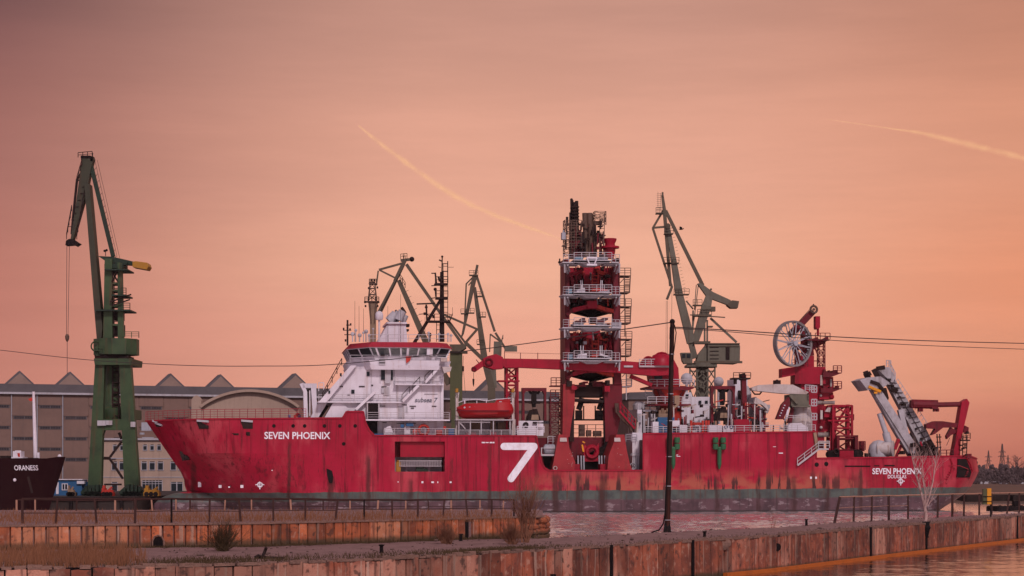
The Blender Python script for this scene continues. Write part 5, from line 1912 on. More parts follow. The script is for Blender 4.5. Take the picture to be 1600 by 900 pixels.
a.build('lattice_frame', 'red', reel)
a = MB(SF)
a.rail([(1326, 642, 7), (1330, 642, 7)], .9, .5, .06, 3); a.rail([(1326, 656, 7), (1334, 656, 7)], .9, .8, .06, 3); a.box(1325, 655.5, 1334, 657, 7, 8)
a.ladder((1328, 700, 7), (1328, 640, 7), .6, .7, .05)
a.build('frame_ladder', 'dark_red', reel)
a = MB(SF)
a.box(1308, 680, 1341, 682.5, 5, 6); a.box(1336, 680, 1341, 704, 5, 6.4); a.box(1310, 684, 1334, 686, 5, 6); a.box(1308, 682, 1312, 704, 5, 6)
a.rail([(1342, 703, 5), (1352, 703, 5)], 1.4, .8, .06, 3); a.box(1345, 690, 1351, 705, 6, 7)
a.build('gantry_frame', 'dark_red', ship)
a = MB(SF)
c0, c1 = SF.p(1302, 710, 3), SF.p(1340, 709, 3)
n = 10
outl = []
for k in range(n + 1):
    t = math.pi / 2 + math.pi * k / n
    outl.append(Vector((c0.x + 1.0 * math.cos(t), 3, c0.z + .72 * math.sin(t))))
for k in range(n + 1):
    t = -math.pi / 2 + math.pi * k / n
    outl.append(Vector((c1.x + 1.0 * math.cos(t), 3, c1.z + .72 * math.sin(t))))
a.prism(outl, 3, 4)
trk = a.build('pipe_tensioner', 'black', ship)
a = MB(SF)
a.box(1312, 704, 1334, 714, 2.7, 2.95); a.box(1308, 702, 1338, 704.5, 3.2, 3.8)
a.build('tensioner_body', 'red', trk)
a = MB(SF)
a.torus((1307, 706, 2.8), .4, .14, n=14, m=4); a.tube((1340, 704, 3.2), (1340, 714, 3.2), .3)
a.build('tensioner_wheel', 'dark', trk)
a = MB(SF)
for _ in range(16):
    px = R.uniform(1342, 1366)
    a.beam((px, 716, 2 + R.random() * 3), (px + R.uniform(-1, 1), 716 - R.uniform(2, 9), 2 + R.random() * 3), R.uniform(.15, .4))
a.box(1282, 722, 1287, 727, -.12, -.05) if False else None
a.build('mooring_bitt', 'dark', ship)
a = MB(SF)
for px, py in ((1291, 725), (1276, 726)):
    c = SF.p(px, py, 0)
    a.lathe(Vector((c.x, .1, c.z)), [(.36, 0), (.36, .14)], Vector((0, -1, 0)), 12)
a.box(1320, 727.5, 1360, 729.5, -.06, .05); a.box(1366, 727, 1374, 728.5, -.06, .05); a.box(1382, 726.5, 1398, 728.5, -.06, .05)
a.build('freeing_port', 'black', hull)
# ------------------------------------------------------------------ grey twin-boom crane aft
a = MB(SF)
a.prism([(1352, 592), (1366, 592), (1440, 708), (1424, 716), (1400, 676)], 3.0, 4.4)
a.prism([(1374, 574), (1391, 580), (1461, 696), (1450, 708), (1440, 700)], 6.0, 7.4)
aft = a.build('twin_boom_crane', 'boom', ship)
a = MB(SF)
for t in [k / 15 for k in range(16)]:
    a.beam((1378 + 70 * t, 580 + 122 * t, 5.9), (1392 + 68 * t, 584 + 112 * t, 5.9), .09, .2)
a.beam((1356, 600, 2.85), (1428, 712, 2.85), .08); a.beam((1384, 582, 5.85), (1452, 698, 5.85), .08)
for k in range(26):
    t = R.random()
    a.box(1384 + 66 * t + R.uniform(-5, 5), 586 + 112 * t, 1386 + 66 * t + R.uniform(-3, 5), 589 + 112 * t, 5.6, 5.9)
a.build('boom_detail', 'dark', aft, kind='stuff')
a = MB(SF)
a.prism([(1344, 594), (1354, 590), (1376, 588), (1390, 598), (1380, 606), (1356, 610)], 2.8, 7.6)
a.prism([(1372, 578), (1382, 573), (1390, 574), (1400, 590), (1394, 598)], 5.6, 7.8)
a.build('boom_head', 'boom', aft)
a = MB(SF)
for q, t_ in (((1351, 588), (1360, 583)), ((1354, 583), (1358, 593)), ((1365, 577), (1372, 590)), ((1370, 576), (1382, 574)), ((1352, 580), (1355, 588))):
    a.beam((q[0], q[1], 4), (t_[0], t_[1], 4), .7, .6)
a.prism([(1380, 606), (1385, 606), (1389, 622), (1386, 630), (1381, 626)], 5, 6); a.path([(1360, 596, 2.7), (1372, 600, 2.7), (1380, 610, 2.7)], .3, 6)
a.prism([(1446, 690), (1455, 686), (1461, 698), (1452, 704)], 5.6, 5.9)
a.build('boom_winch', 'dark', aft)
a = MB(SF)
a.path([(1357, 604, 2.7), (1366, 608, 2.7), (1376, 612, 2.7)], .25, 6); a.box(1366, 612, 1371, 615, 2.5, 2.8)
a.build('boom_hose', 'amber', aft)
a = MB(SF)
a.rail([(1389, 577, 5.8), (1399, 596, 5.8)], 1.4, .8, .06, 3); a.rail([(1385, 572.5, 5.8), (1392, 573, 5.8)], 1.0, .6, .06, 2)
for k in range(14):
    t = k / 13
    a.beam((1400 + 48 * t, 596 + 72 * t, 5.9), (1403 + 48 * t, 592 + 72 * t, 5.9), .08)
a.beam((1403, 592, 5.9), (1451, 664, 5.9), .08)
a.build('boom_railing', 'rail', aft)
a = MB(SF)
a.tube((1374, 646, 4), (1384, 676, 4), .42, 10, .42); a.tube((1384, 676, 4), (1392, 706, 4), .62, 10); a.beam((1406, 640, 5), (1418, 690, 5), .8); a.beam((1404, 648, 5), (1424, 700, 5), .25)
a.build('boom_cylinder', 'pale_grey', aft, smooth=50)
a = MB(SF)
a.prism([(1428, 716), (1420, 690), (1430, 668), (1446, 668), (1462, 700), (1462, 716)], 7.6, 9); a.box(1432, 698, 1466, 716, 2.6, 5)
for _ in range(16):
    px, py = R.uniform(1405, 1466), R.uniform(690, 712)
    a.box(px, py, px + R.uniform(2, 6), py + R.uniform(2, 6), R.uniform(1, 2.2), 3)
a.build('boom_foot', 'dark', aft)
a = MB(SF)
c = SF.p(1383, 702, 3)
ax2 = Vector((1, -.55, 0)).normalized()
a.lathe(c - ax2 * 1.1, [(1.4, 0), (1.4, .12), (1.15, .14), (1.15, 2.3), (1.4, 2.32), (1.4, 2.45)], ax2, 22)
a.build('cable_drum', 'white_rust', ship, smooth=30)
a = MB(SF)
c = SF.p(1373, 704, 4)
a.lathe(c, [(1.7, -1.0), (1.75, 0), (1.5, .9), (.9, 1.5), (.2, 1.7)], n=14)
a.build('drum_cover', 'pale_grey', ship, smooth=50)
a = MB(SF)
a.beam((1398, 702, 3), (1404, 686, 3), .5); a.beam((1400, 714, 4), (1408, 696, 4), .4); a.beam((1444, 712, 4), (1438, 690, 4), .3)
a.build('drum_frame', 'red', ship)
# ------------------------------------------------------------------ red stern frame
a = MB(SF)
a.prism([(1503, 628), (1511, 623), (1515, 629), (1501, 690), (1500, 716), (1488, 716), (1493, 690)], 4, 5.6)
sfm = a.build('stern_frame', 'red', ship)
a = MB(SF)
a.tube((1425, 631, 4.8), (1464, 632, 4.8), .75, 10); a.tube((1464, 632.5, 4.8), (1507, 631.5, 4.8), .42, 10)
a.box(1424, 625, 1430, 637, 4.3, 5.3); a.box(1457, 625, 1466, 639, 4.2, 5.4)
for px in (1436, 1440, 1460, 1465):
    a.box(px, 638, px + 2.5, 643, 4.4, 5.2)
a.build('telescopic_beam', 'dark_red', sfm)
a = MB(SF)
a.prism([(1447, 663), (1460, 658), (1473, 658), (1500, 662), (1499, 668), (1474, 668), (1461, 678), (1456, 680), (1462, 670), (1448, 669)], 4.2, 5.4)
a.prism([(1486, 668), (1494, 672), (1500, 674), (1486, 680), (1480, 686), (1479, 681)], 4.4, 5.2)
a.prism([(1508, 665), (1514, 668), (1513, 676), (1505, 676)], 4.2, 5.2)
a.build('stern_arm', 'dark_red', sfm)
a = MB(SF)
a.beam((1484, 684, 4.8), (1479, 696, 4.8), .06); a.beam((1497, 680, 4), (1485, 716, 4), .05)
for px in (1466, 1470):
    a.beam((px, 712, 5), (px - 2, 678, 5), .15)
for py in (682, 690, 698):
    a.box(1464, py, 1471, py + 1.6, 4.8, 5.2)
a.ladder((1507, 715, 4), (1508, 680, 4), .7, .6, .06)
a.rail([(1503, 688, 3), (1516, 686, 3)], 1.0, .7, .05, 3); a.box(1503, 687, 1516, 689, 3, 4.6); a.box(1510, 674, 1514, 678, 4, 5)
for _ in range(10):
    px, py = R.uniform(1501, 1514), R.uniform(692, 714)
    a.box(px, py, px + 2, py + 2, 3, 4)
a.build('stern_gear', 'dark', ship)
a = MB(SF)
a.box(1509, 712, 1518, 716, 4, 9); a.rail([(1468, 713, 3), (1490, 712.5, 3)], 1.0, 1.2, .06, 2)
for px in (1511, 1515):
    a.tube((px, 716, 4.5), (px, 709, 4.5), .35, 8)
a.build('stern_bollard', 'dark_red', ship)
# dark pocket in the after quarter and fender strips
a = MB(SF)
def quarter(px, py, d):
    return on_side(px, py, d)
q = [quarter(*t, -.30) for t in ((1496, 717), (1509, 717), (1517, 738), (1515, 746), (1494, 746))]
vs = q + [p + Vector((0, .5, 0)) for p in q]
a.add(vs, [(0, 1, 2, 3, 4), (9, 8, 7, 6, 5)] + [(i, i + 5, (i + 1) % 5 + 5, (i + 1) % 5) for i in range(5)])
a.build('quarter_opening', 'black', hull)
a = MB(SF)
for pts in (((1484, 716), (1488, 725), (1486, 740), (1478, 755)), ((1510, 716), (1516, 725), (1519, 736), (1514, 748))):
    a.path([quarter(*t, -.12) for t in pts], .14, 5)
for k in range(6):
    a.path([quarter(1476 + 2 * k, 748 - 3.5 * k, -.1), quarter(1482 + 2 * k, 749 - 3.5 * k, -.1)], .07, 4)
for k in range(4):
    a.path([quarter(1507 + k * 1.5, 744 - 3 * k, -.1), quarter(1513 + k * 1.5, 741 - 3 * k, -.1)], .07, 4)
a.path([quarter(1482, 727, -.15), SF.p(1500, 728, 1.0), quarter(1512, 733, -.2)], .07, 4)
a.build('quarter_fender', 'red', hull)

# ================================================================== THINGS ABOARD THAT ARE NOT THE SHIP
LB = Fr(758, 300, yaw=8.0, z=0)
def wl(fr, v):
    """ship-local point expressed in another frame of the same yaw"""
    w = Vector((v.x * SF.c - v.y * SF.n, v.x * SF.n + v.y * SF.c, v.z)) + SF.o - fr.o
    return Vector((w.x * fr.c + w.y * fr.n, -w.x * fr.n + w.y * fr.c, w.z))
boat = thing('lifeboat', 'closed orange red lifeboat hanging in white davits behind the bridge', 'lifeboat', LB)
# lofted hull: stations along its length, sections with keel, chine, gunwale, canopy
def loft(fr, sts, name, mat, parent, y0):
    mb = MB(fr)
    n = None
    for px, prof in sts:
        ring = []
        for (w, py) in prof:
            p = wl(fr, SF.p(px, py, y0))
            ring.append((p.x, p.y, p.z, w))
        full = [(x, y - w, z) for x, y, z, w in ring] + [(x, y + w, z) for x, y, z, w in ring[::-1]]
        n = len(full)
        mb.v += full
    k = len(sts)
    for i in range(k - 1):
        mb.f += [(i * n + j, i * n + (j + 1) % n, (i + 1) * n + (j + 1) % n, (i + 1) * n + j) for j in range(n)]
    mb.f += [tuple(range(n)), tuple(range((k - 1) * n, k * n))]
    return mb.build(name, mat, parent, smooth=40)
loft(LB, [(712.5, [(.02, 638), (.1, 636.6), (.12, 636.4), (.03, 636)]), (714.5, [(.05, 646), (.55, 641), (.75, 638.5), (.15, 635.5)]), (719, [(.1, 652), (.95, 646), (1.2, 640.2), (.5, 634)]), (726, [(.15, 654), (1.25, 648), (1.5, 641), (.8, 631)]), (745, [(.15, 654.3), (1.4, 648), (1.65, 641.5), (.95, 630.3)]), (775, [(.15, 653.5), (1.4, 647.5), (1.65, 641.5), (.95, 629.5)]), (776, [(.15, 653.5), (1.4, 647.5), (1.65, 641.5), (.95, 628.5)]), (794, [(.12, 652.5), (1.2, 647), (1.5, 641.5), (.9, 629)]), (799, [(.1, 650), (.8, 646), (1.2, 641.5), (.7, 632)]), (802, [(.05, 646), (.3, 644.5), (.5, 641), (.3, 638)])], 'boat_hull', 'boat_red', boat, 3.0)
a = MB(LB)
def lb(px, py, y): return wl(LB, SF.p(px, py, y))
a.prism([lb(773, 630, 2.2), lb(777, 624.5, 2.2), lb(797, 623.5, 2.2), lb(798, 634, 2.2), lb(773, 634, 2.2)], lb(773, 630, 2.2).y, lb(773, 630, 2.2).y + 1.6)
a.build('boat_cockpit', 'boat_red', boat)
a = MB(LB)
for px in range(726, 792, 8):
    c = lb(px, 636.8, 1.75)
    a.lathe(c + Vector((0, .12, 0)), [(.16, 0), (.16, .14)], Vector((0, -1, 0)), 10)
c0, c1 = lb(780, 627, 2.14), lb(784, 629, 2.14)
a.bx(c0.x, c1.x, c0.y, c0.y + .04, c1.z, c0.z)
a.build('boat_window', 'pale_grey', boat)
a = MB(LB)
a.tube(lb(726, 631, 3), lb(726, 626, 3), .12); a.tube(lb(745, 630, 3), lb(745, 626, 3), .08); a.tube(lb(760, 630, 3), lb(760, 625, 3), .08)
a.path([lb(714, 630, 3), lb(726, 625.4, 3), lb(745, 624, 3), lb(760, 626.6, 3), lb(775, 624, 3), lb(800, 622, 3)], .06, 5)
a.tube(lb(798.5, 629, 2.6), lb(798.5, 640, 2.6), .09)
a.build('boat_lifting_gear', 'white', boat)
a = MB(LB)
a.path([lb(713, 641.6, 1.9), lb(716, 641.4, 1.75), lb(726, 641.6, 1.42), lb(745, 642, 1.28), lb(775, 642, 1.28), lb(794, 642, 1.45), lb(801, 641.5, 2.2)], .09, 5)
a.build('boat_fender', 'dark_red', boat)

# a person at the rail under the lifeboat
PF = Fr(760.5, 300, yaw=8)
person = thing('person', 'person in dark clothing bent over the deck rail below the orange lifeboat', 'person', PF)
base = wl(PF, SF.p(760.5, 681.5, 2.4)) + Vector((0, 0, -1.0))
def skin_mesh(name, pts, edges, mat, parent, lv=2):
    me = bpy.data.meshes.new(name)
    me.from_pydata([tuple(base + Vector(p[0])) for p in pts], edges, [])
    o = bpy.data.objects.new(name, me)
    COL.objects.link(o)
    sk = o.modifiers.new('skin', 'SKIN')
    for i, p in enumerate(pts):
        me.skin_vertices[0].data[i].radius = (p[1], p[1])
    me.skin_vertices[0].data[0].use_root = True
    ss = o.modifiers.new('sub', 'SUBSURF'); ss.levels = lv; ss.render_levels = lv
    dg = bpy.context.evaluated_depsgraph_get()
    m2 = bpy.data.meshes.new_from_object(o.evaluated_get(dg))
    bpy.data.objects.remove(o)
    m2.materials.clear(); m2.materials.append(M[mat])
    m2.polygons.foreach_set('use_smooth', [True] * len(m2.polygons))
    o = bpy.data.objects.new(name, m2)
    COL.objects.link(o)
    o.parent = parent
    return o
M['cloth'] = paint('dark_overall', (.035, .035, .05), None, .2, None, 0, .8)
M['skin'] = paint('skin', (.40, .22, .16), None, .1, None, 0, .6)
B = [((0, 0, .92), .15), ((0, -.06, 1.12), .15), ((0, -.16, 1.32), .17), ((0, -.22, 1.46), .07), ((0, -.27, 1.53), .06),
     ((.12, 0, .86), .10), ((.13, .02, .48), .07), ((.13, .05, .09), .05), ((.14, -.12, .04), .045), ((-.12, 0, .86), .10), ((-.14, .04, .48), .07), ((-.14, .08, .09), .05), ((-.15, -.09, .04), .045),
     ((.22, -.18, 1.38), .07), ((.34, -.30, 1.16), .05), ((.30, -.52, 1.10), .04), ((-.22, -.18, 1.38), .07), ((-.36, -.28, 1.16), .05), ((-.40, -.50, 1.10), .04)]
E = [(0, 1), (1, 2), (2, 3), (3, 4), (0, 5), (5, 6), (6, 7), (7, 8), (0, 9), (9, 10), (10, 11), (11, 12), (2, 13), (13, 14), (14, 15), (2, 16), (16, 17), (17, 18)]
skin_mesh('body', B, E, 'cloth', person)
a = MB(PF)
hc2 = base + Vector((0, -.31, 1.62))
a.sph(hc2, .115, 14, 10, (.85, .95, 1.15))
a.prism([hc2 + Vector((-.02, -.10, .02)), hc2 + Vector((.02, -.10, .02)), hc2 + Vector((.02, -.14, -.03)), hc2 + Vector((-.02, -.14, -.03))], -.1 + hc2.y, -.06 + hc2.y)
a.build('head', 'skin', person, smooth=60)
a = MB(PF)
a.sph(hc2 + Vector((0, .015, .05)), .135, 14, 8, (.95, 1.05, .75))
a.build('helmet', 'brown', person, smooth=60)
hands = MB(PF)
for sx2, wr in ((1, (.30, -.52, 1.10)), (-1, (-.40, -.50, 1.10))):
    w = base + Vector(wr)
    hands.sph(w + Vector((0, -.05, -.01)), .05, 8, 6, (.8, 1.0, .5))
    for k in range(4):
        f0 = w + Vector(((k - 1.5) * .021, -.085, -.005))
        hands.path([f0, f0 + Vector((0, -.03 - .004 * (k in (1, 2)), -.01)), f0 + Vector((0, -.04, -.045))], [.010, .009, .008], 6)
    hands.path([w + Vector((-.04 * sx2, -.03, 0)), w + Vector((-.06 * sx2, -.06, -.01)), w + Vector((-.045 * sx2, -.09, -.03))], [.011, .010, .009], 6)
hands.build('hand', 'skin', person, smooth=60)
# ================================================================== SHIPYARD CRANES
# ---- green crane at the left
GF = Fr(180, 318, yaw=0, z=2.4)
gc = thing('harbour_crane', 'tall green portal crane with a hook, standing beyond the red bow and the blue cabin', 'crane', GF, 'shipyard cranes')
a = MB(GF)
for y in (-3.4, 3.4):
    y1 = y + 1.5
    a.prism([(148.5, 566), (163, 566), (158, 760), (137, 760)], y, y1)
    a.prism([(186, 566), (204, 566), (217.5, 760), (194, 760)], y, y1)
    a.prism([(146, 655), (208, 655), (208, 672), (146, 672)], y + .05, y1 - .05)
    a.prism([(157, 690), (163, 672), (157, 672)], y + .1, y1 - .1); a.prism([(197, 690), (190, 672), (197, 672)], y + .1, y1 - .1)
a.prism([(146.5, 560), (206, 560), (205, 570), (148, 570)], -4, 5.2)
for x0, x1 in ((142, 150), (205, 214)):
    a.prism([(x0 + 2, 640), (x0 + 6, 640), (x0 + 6, 655), (x0 + 2, 655)], -2, 3.6)
a.build('portal_frame', 'green', gc)
a = MB(GF)
a.lathe((175, 640, .7), [(1.6, -2.2), (2.2, -.5), (2.2, 0), (1.4, .6), (1.25, 1), (1.25, 9.2)], n=14)
a.build('king_tube', 'green', gc, smooth=40)
a = MB(GF)
a.ladder((181, 668, -1.0), (181, 572, -1.0), 1.0, .8, .09)
for py in (580, 597, 613, 630):
    a.box(177, py, 186, py + 2, -1, 1)
a.beam((186, 676, -2), (190, 686, -2), .4); a.beam((190, 690, -2), (172, 714, -2), .35); a.beam((171, 716, -2), (192, 748, -2), .35)
a.beam((157, 716, 0), (172, 716, 0), .5); a.beam((163, 757, -3), (190, 757, -3), .3)
a.build('portal_ladder', 'dark', gc)
a = MB(GF)
a.box(152, 657, 165, 665, -3.9, -3.42); a.box(165.5, 657, 175, 664, -3.85, -3.42); a.box(204, 659, 211, 667, -3.9, -3.3)
a.build('sign_plate', 'pale_grey', gc)
for px in (146, 206):
    a = MB(GF)
    a.prism([(px - 9, 758), (px + 9, 758), (px + 20, 768), (px + 20, 772), (px - 20, 772), (px - 20, 768)], -4.2, -2.2)
    a.prism([(px - 9, 758), (px + 9, 758), (px + 20, 768), (px + 20, 772), (px - 20, 772), (px - 20, 768)], 3.0, 5.0)
    for y in (-4.0, 3.2):
        for k in (-15, -9, -3, 3, 9, 15):
            c = GF.p(px + k, 772, y)
            a.tube(Vector((c.x, y, .42)), Vector((c.x, y + .7, .42)), .42, 10)
    for k in range(5):
        a.box(px - 14 + k * 6, 764 - R.random() * 8, px - 10 + k * 6, 768, -4.5 - R.random(), -4.25)
    a.build('bogie', 'dark_green', gc)
a = MB(GF)
a.lathe((176, 556, .5), [(2.9, -.5), (3.0, .1)], n=18)
a.box(150, 556, 200, 560, -2, 3)
a.build('slew_ring', 'dark', gc)
a = MB(GF)
c = GF.p(182, 553, .5)
n8 = []
for k in range(10):
    t = math.tau * (k + .5) / 10
    n8.append((c.x + 3.75 * math.cos(t), .5 + 3.6 * math.sin(t)))
zz0, zz1 = GF.p(182, 553, -3).z, GF.p(182, 528, -3).z
a.add([Vector((x, y, zz0)) for x, y in n8] + [Vector((x, y, zz1)) for x, y in n8], [tuple(range(10)), tuple(range(19, 9, -1))] + [(i, i + 10, (i + 1) % 10 + 10, (i + 1) % 10) for i in range(10)])
a.prism([(147, 548), (152, 538), (160, 538), (160, 556), (150, 556)], -2, 3)
a.build('machine_house', 'green', gc)
a = MB(GF)
a.torus((150, 541, -2.2), .8, .12, n=14, m=4)
a.rail([(194, 528, -2.4), (217, 528, -1.5)], 1.0, 1.2, .05, 3); a.rail([(217, 528, -1.5), (217, 528, 2)], 1.0, 1.2, .05, 3)
a.rail([(147, 553, -3), (162, 553, -3)], 1.1, 1.2, .05, 2)
a.build('house_railing', 'green', gc)
a = MB(GF)
a.prism([(163.5, 404), (175, 404), (175.5, 528), (161, 528)], -1.6, -.6); a.prism([(163.5, 404), (175, 404), (175.5, 528), (161, 528)], 1.6, 2.6)
a.prism([(183.5, 410), (190.5, 410), (193, 528), (184, 528)], -1.5, -.7); a.prism([(183.5, 410), (190.5, 410), (193, 528), (184, 528)], 1.7, 2.5)
for py in (441, 452, 476, 506):
    a.box(172, py, 186, py + 3, -1.4, 2)
a.build('column', 'green', gc)
a = MB(GF)
a.beam((175, 424, -1.6), (184, 440, -1.6), .22); a.beam((184, 424, -1.6), (175, 440, -1.6), .22)
a.box(176, 507, 192, 525, -.4, 1.6); a.box(177, 488, 191, 500, -.4, 1.6); a.ladder((182, 528, -1.0), (182, 410, -1.0), .8, .8, .08)
a.beam((172, 472, -2), (205, 460, -2), .22); a.beam((174, 478, -2), (203, 468, -2), .2)
a.build('column_ladder', 'dark', gc)
for py, x0, x1 in ((420, 163, 199), (460, 174, 197), (483.5, 148, 203)):
    a = MB(GF)
    a.box(x0, py, x1, py + 2.2, -2.6, 3)
    a.rail([(189, py, -2.6), (x1, py, -2.6)], 1.05, 1.0, .05, 3)
    a.rail([(x1, py, -2.6), (x1, py, 2.8)], 1.05, 1.4, .05, 3)
    a.build('service_platform', 'dark_green', gc)
a = MB(GF)
a.prism([(131.5, 287), (139.5, 287), (157, 480), (160, 512), (156.5, 540), (152, 540), (147, 482)], -1.0, 1.3)
a.build('main_jib', 'jib', gc)
a = MB(GF)
a.prism([(128, 247), (146, 247), (141, 268), (135, 300), (114, 374), (110, 374), (117, 330)], -.7, .9)
a.build('fly_jib', 'jib', gc)
a = MB(GF)
a.path([(139, 256, 0), (131, 264, 0), (120.5, 280, 0), (114.5, 336, 0), (112, 366, 0)], .22, 6)
a.beam((120, 281, 0), (130, 283, 0), .25)
a.rail([(112, 330, -.9), (104, 374, -.9)], 1.0, 1.2, .05, 2); a.rail([(132, 305, -.9), (120, 374, -.9)], .9, 1.2, .05, 2); a.rail([(128, 258, -.9), (120, 286, -.9)], 1.0, 1.2, .05, 2)
for k in range(7):
    t = k / 6
    a.beam((107 + 22 * (1 - t), 312 + 62 * t - 20, -.8), (112 + 22 * (1 - t), 312 + 62 * t - 20, -.8), .1)
a.build('fly_jib_rail', 'dark', gc)
a = MB(GF)
a.box(126, 243, 141, 247, -.8, 1); a.beam((128, 247, 0), (130, 259, 0), .3); a.rail([(122, 246, -.9), (144, 244, -.9)], .8, .9, .05, 2); a.beam((144, 247, 0), (145, 239, 0), .12); a.box(141, 244, 145, 252, -.7, .8)
a.prism([(103, 376), (108, 373), (115, 374), (124, 380), (118, 384), (114, 382), (102, 383)], -.9, 1.0)
a.build('jib_head', 'black', gc)
a = MB(GF)
a.beam((142, 257, 0), (177, 401, 0), .62, .7)
a.build('tie_rod', 'dark_green', gc)
a = MB(GF)
for k in range(16):
    t = k / 15
    a.beam((148 + 34 * t, 252 + 148 * t, -.3), (144 + 34 * t, 257 + 148 * t, -.3), .05)
a.beam((148, 250, -.4), (183, 401, -.4), .05); a.beam((152, 250, -.4), (187, 403, -.4), .05)
a.build('tie_handrail', 'dark', gc)
a = MB(GF)
a.prism([(153, 400), (176, 401), (210, 409), (210, 414), (180, 412), (165, 408)], -.8, 1.2)
a.box(163, 412, 192, 419, -1.4, 2)
a.build('counter_lever', 'dark_green', gc)
a = MB(GF)
a.prism([(207, 409), (212, 408), (230, 410.5), (232, 416), (229, 421), (207, 417)], -1.3, 1.7)
a.build('counterweight', 'yellow', gc)
a = MB(GF)
a.beam((165, 400, -.5), (165, 391, -.5), .1); a.sph((163.5, 392, -.5), .22, 6, 4); a.sph((166.5, 391, -.5), .22, 6, 4)
a.build('wind_vane', 'black', gc)
a = MB(GF)
a.tube((104.5, 383, 0), (103.8, 523, 0), .045, 4); a.tube((108.5, 383, 0), (106.2, 523, 0), .045, 4); a.tube((105, 532, 0), (105, 585, 0), .05, 4)
a.build('hoist_rope', 'rope', gc)
a = MB(GF)
a.lathe((105, 534, 0), [(.1, 0), (.3, .4), (.36, .9), (.2, 1.25)], n=12)
a.build('hook_block', 'brown', gc)

# ---- crane behind the bridge
def fstrut(fr, mat, root, name, items):
    a = MB(fr)
    for it in items:
        p, q, w = it[:3]
        y = it[3] if len(it) > 3 else 0
        a.beam((p[0], p[1], y), (q[0], q[1], y), w, w, it[4] if len(it) > 4 else None)
    return a.build(name, mat, root)
BF = Fr(705, 372, 0, 2.4)
c2 = thing('harbour_crane', 'brown double link crane whose bent jib peaks above the white bridge', 'crane', BF, 'shipyard cranes')
fstrut(BF, 'crane_brown', c2, 'main_jib', [((623, 438), (668, 540), .8, 0, 1.25), ((668, 540), (702, 600), 1.25)])
fstrut(BF, 'crane_brown', c2, 'fly_jib', [((633, 406), (617, 440), .7), ((628, 418), (591, 488), .42, -.8), ((631, 414), (594, 490), .42, .9), ((626, 407), (644, 405), .5)])
fstrut(BF, 'crane_brown', c2, 'jib_link', [((592, 421.5), (632, 410.5), .38), ((593, 422), (621, 436), .32), ((591, 423), (588, 446), .28)])
fstrut(BF, 'crane_brown', c2, 'tie_rod', [((635, 413), (680, 478), .62), ((680, 478), (724, 540), .55)])
fstrut(BF, 'crane_brown', c2, 'counter_lever', [((692, 491), (747, 515), .4), ((746, 514), (726, 537), .45), ((700, 500), (728, 537), .4, 1), ((727, 535), (756, 563), .7)])
a = MB(BF)
a.box(703, 548, 722, 640, -1.2, 1.2); a.box(705, 640, 720, 772, -1.2, 1.2)
a.build('column', 'olive', c2)
a = MB(BF)
a.prism([(702, 538), (728, 538), (728, 543), (719, 549), (706, 549)], -2, 2); a.box(712, 548, 730, 551, -1.6, 2)
a.build('column_head', 'crane_brown', c2)
a = MB(BF)
for px in (631, 634):
    a.beam((px, 407, 0), (px - 1.5, 398, 0), .1)
a.rail([(626, 405, -.6), (636, 404, -.6)], 1, .8, .05, 2)
for k in range(10):
    t = k / 9
    a.beam((626 + 38 * t, 436 + 86 * t, -.4), (630 + 38 * t, 434 + 86 * t, -.4), .06)
a.rail([(625, 437, -.7), (633, 450, -.7)], 1.1, .8, .06, 2)
a.sph((643.5, 405, 0), .5, 8, 6)
a.tube((724, 556, 0), (723.5, 572, 0), .05, 4); a.tube((723, 575, 0), (721, 614, 0), .05, 4); a.tube((724, 575, 0), (727, 614, 0), .05, 4)
a.box(722, 572, 725, 580, -.2, .2)
a.build('crane_fitting', 'dark', c2)
# ---- lamp tower
LF = Fr(580, 352, 0, 2.4)
lt = thing('lighting_tower', 'slender brown floodlight tower rising behind the antennas of the bridge roof', 'tower', LF)
a = MB(LF)
a.prism([(575, 470), (590, 470), (587, 500), (586, 700), (577, 700), (578, 500)], -.6, .6); a.box(577, 700, 586, 772, -.6, .6)
a.build('shaft', 'tan', lt)
a = MB(LF)
a.truss((582, 470, 0), (582, 441, 0), 1.5, 1.5, 3, .09, .8, .8)
a.box(576, 442, 589, 444, -.7, .7); a.box(569, 470, 592, 471.8, -.9, .9)
for px in (578, 587):
    a.beam((px, 474, -.7), (px + (2 if px < 580 else -2), 505, -.7), .18)
a.build('lattice_top', 'brown', lt)
a = MB(LF)
a.rail([(577, 442, -.6), (588, 442, -.6)], .7, .6, .06, 2); a.rail([(570, 470, -.9), (592, 470, -.9)], .7, .6, .06, 2)
for px, py in ((576, 450), (589.5, 449), (570, 472), (591, 472), (571, 478), (590, 478), (580, 438), (585, 438)):
    a.box(px - 1.2, py - 1.5, px + 1.2, py + 1.5, -.9, -.4)
a.build('floodlight', 'dark', lt)
# ---- third crane
DF = Fr(768, 430, 0, 2.4)
c3 = thing('harbour_crane', 'distant brown crane behind the red ship crane, jib folded steeply', 'crane', DF, 'shipyard cranes')
fstrut(DF, 'crane_brown', c3, 'main_jib', [((741.5, 449), (757, 561), .7, 0, 1.5), ((757, 561), (768, 606), 1.5), ((768, 606), (768, 640), 1.7)])
fstrut(DF, 'crane_brown', c3, 'fly_jib', [((746, 414), (741, 438), .55), ((742, 430), (723, 522), 1.1, 0, .5), ((738, 434), (728, 444), .3), ((728.5, 444), (726, 500), .32), ((732, 446), (740, 436), .25)])
fstrut(DF, 'crane_brown', c3, 'tie_rod', [((745, 432), (773, 518), .55), ((774, 520), (790, 545), .5), ((766, 522), (782, 534), .35), ((766, 522), (765, 550), .25), ((723, 522), (720, 528), .4)])
fstrut(DF, 'crane_grey', c3, 'machine_house', [((778, 534), (777, 558), 1.8), ((788, 545), (808, 545), 1.2), ((770, 560), (772, 606), 1.2)])
a = MB(DF)
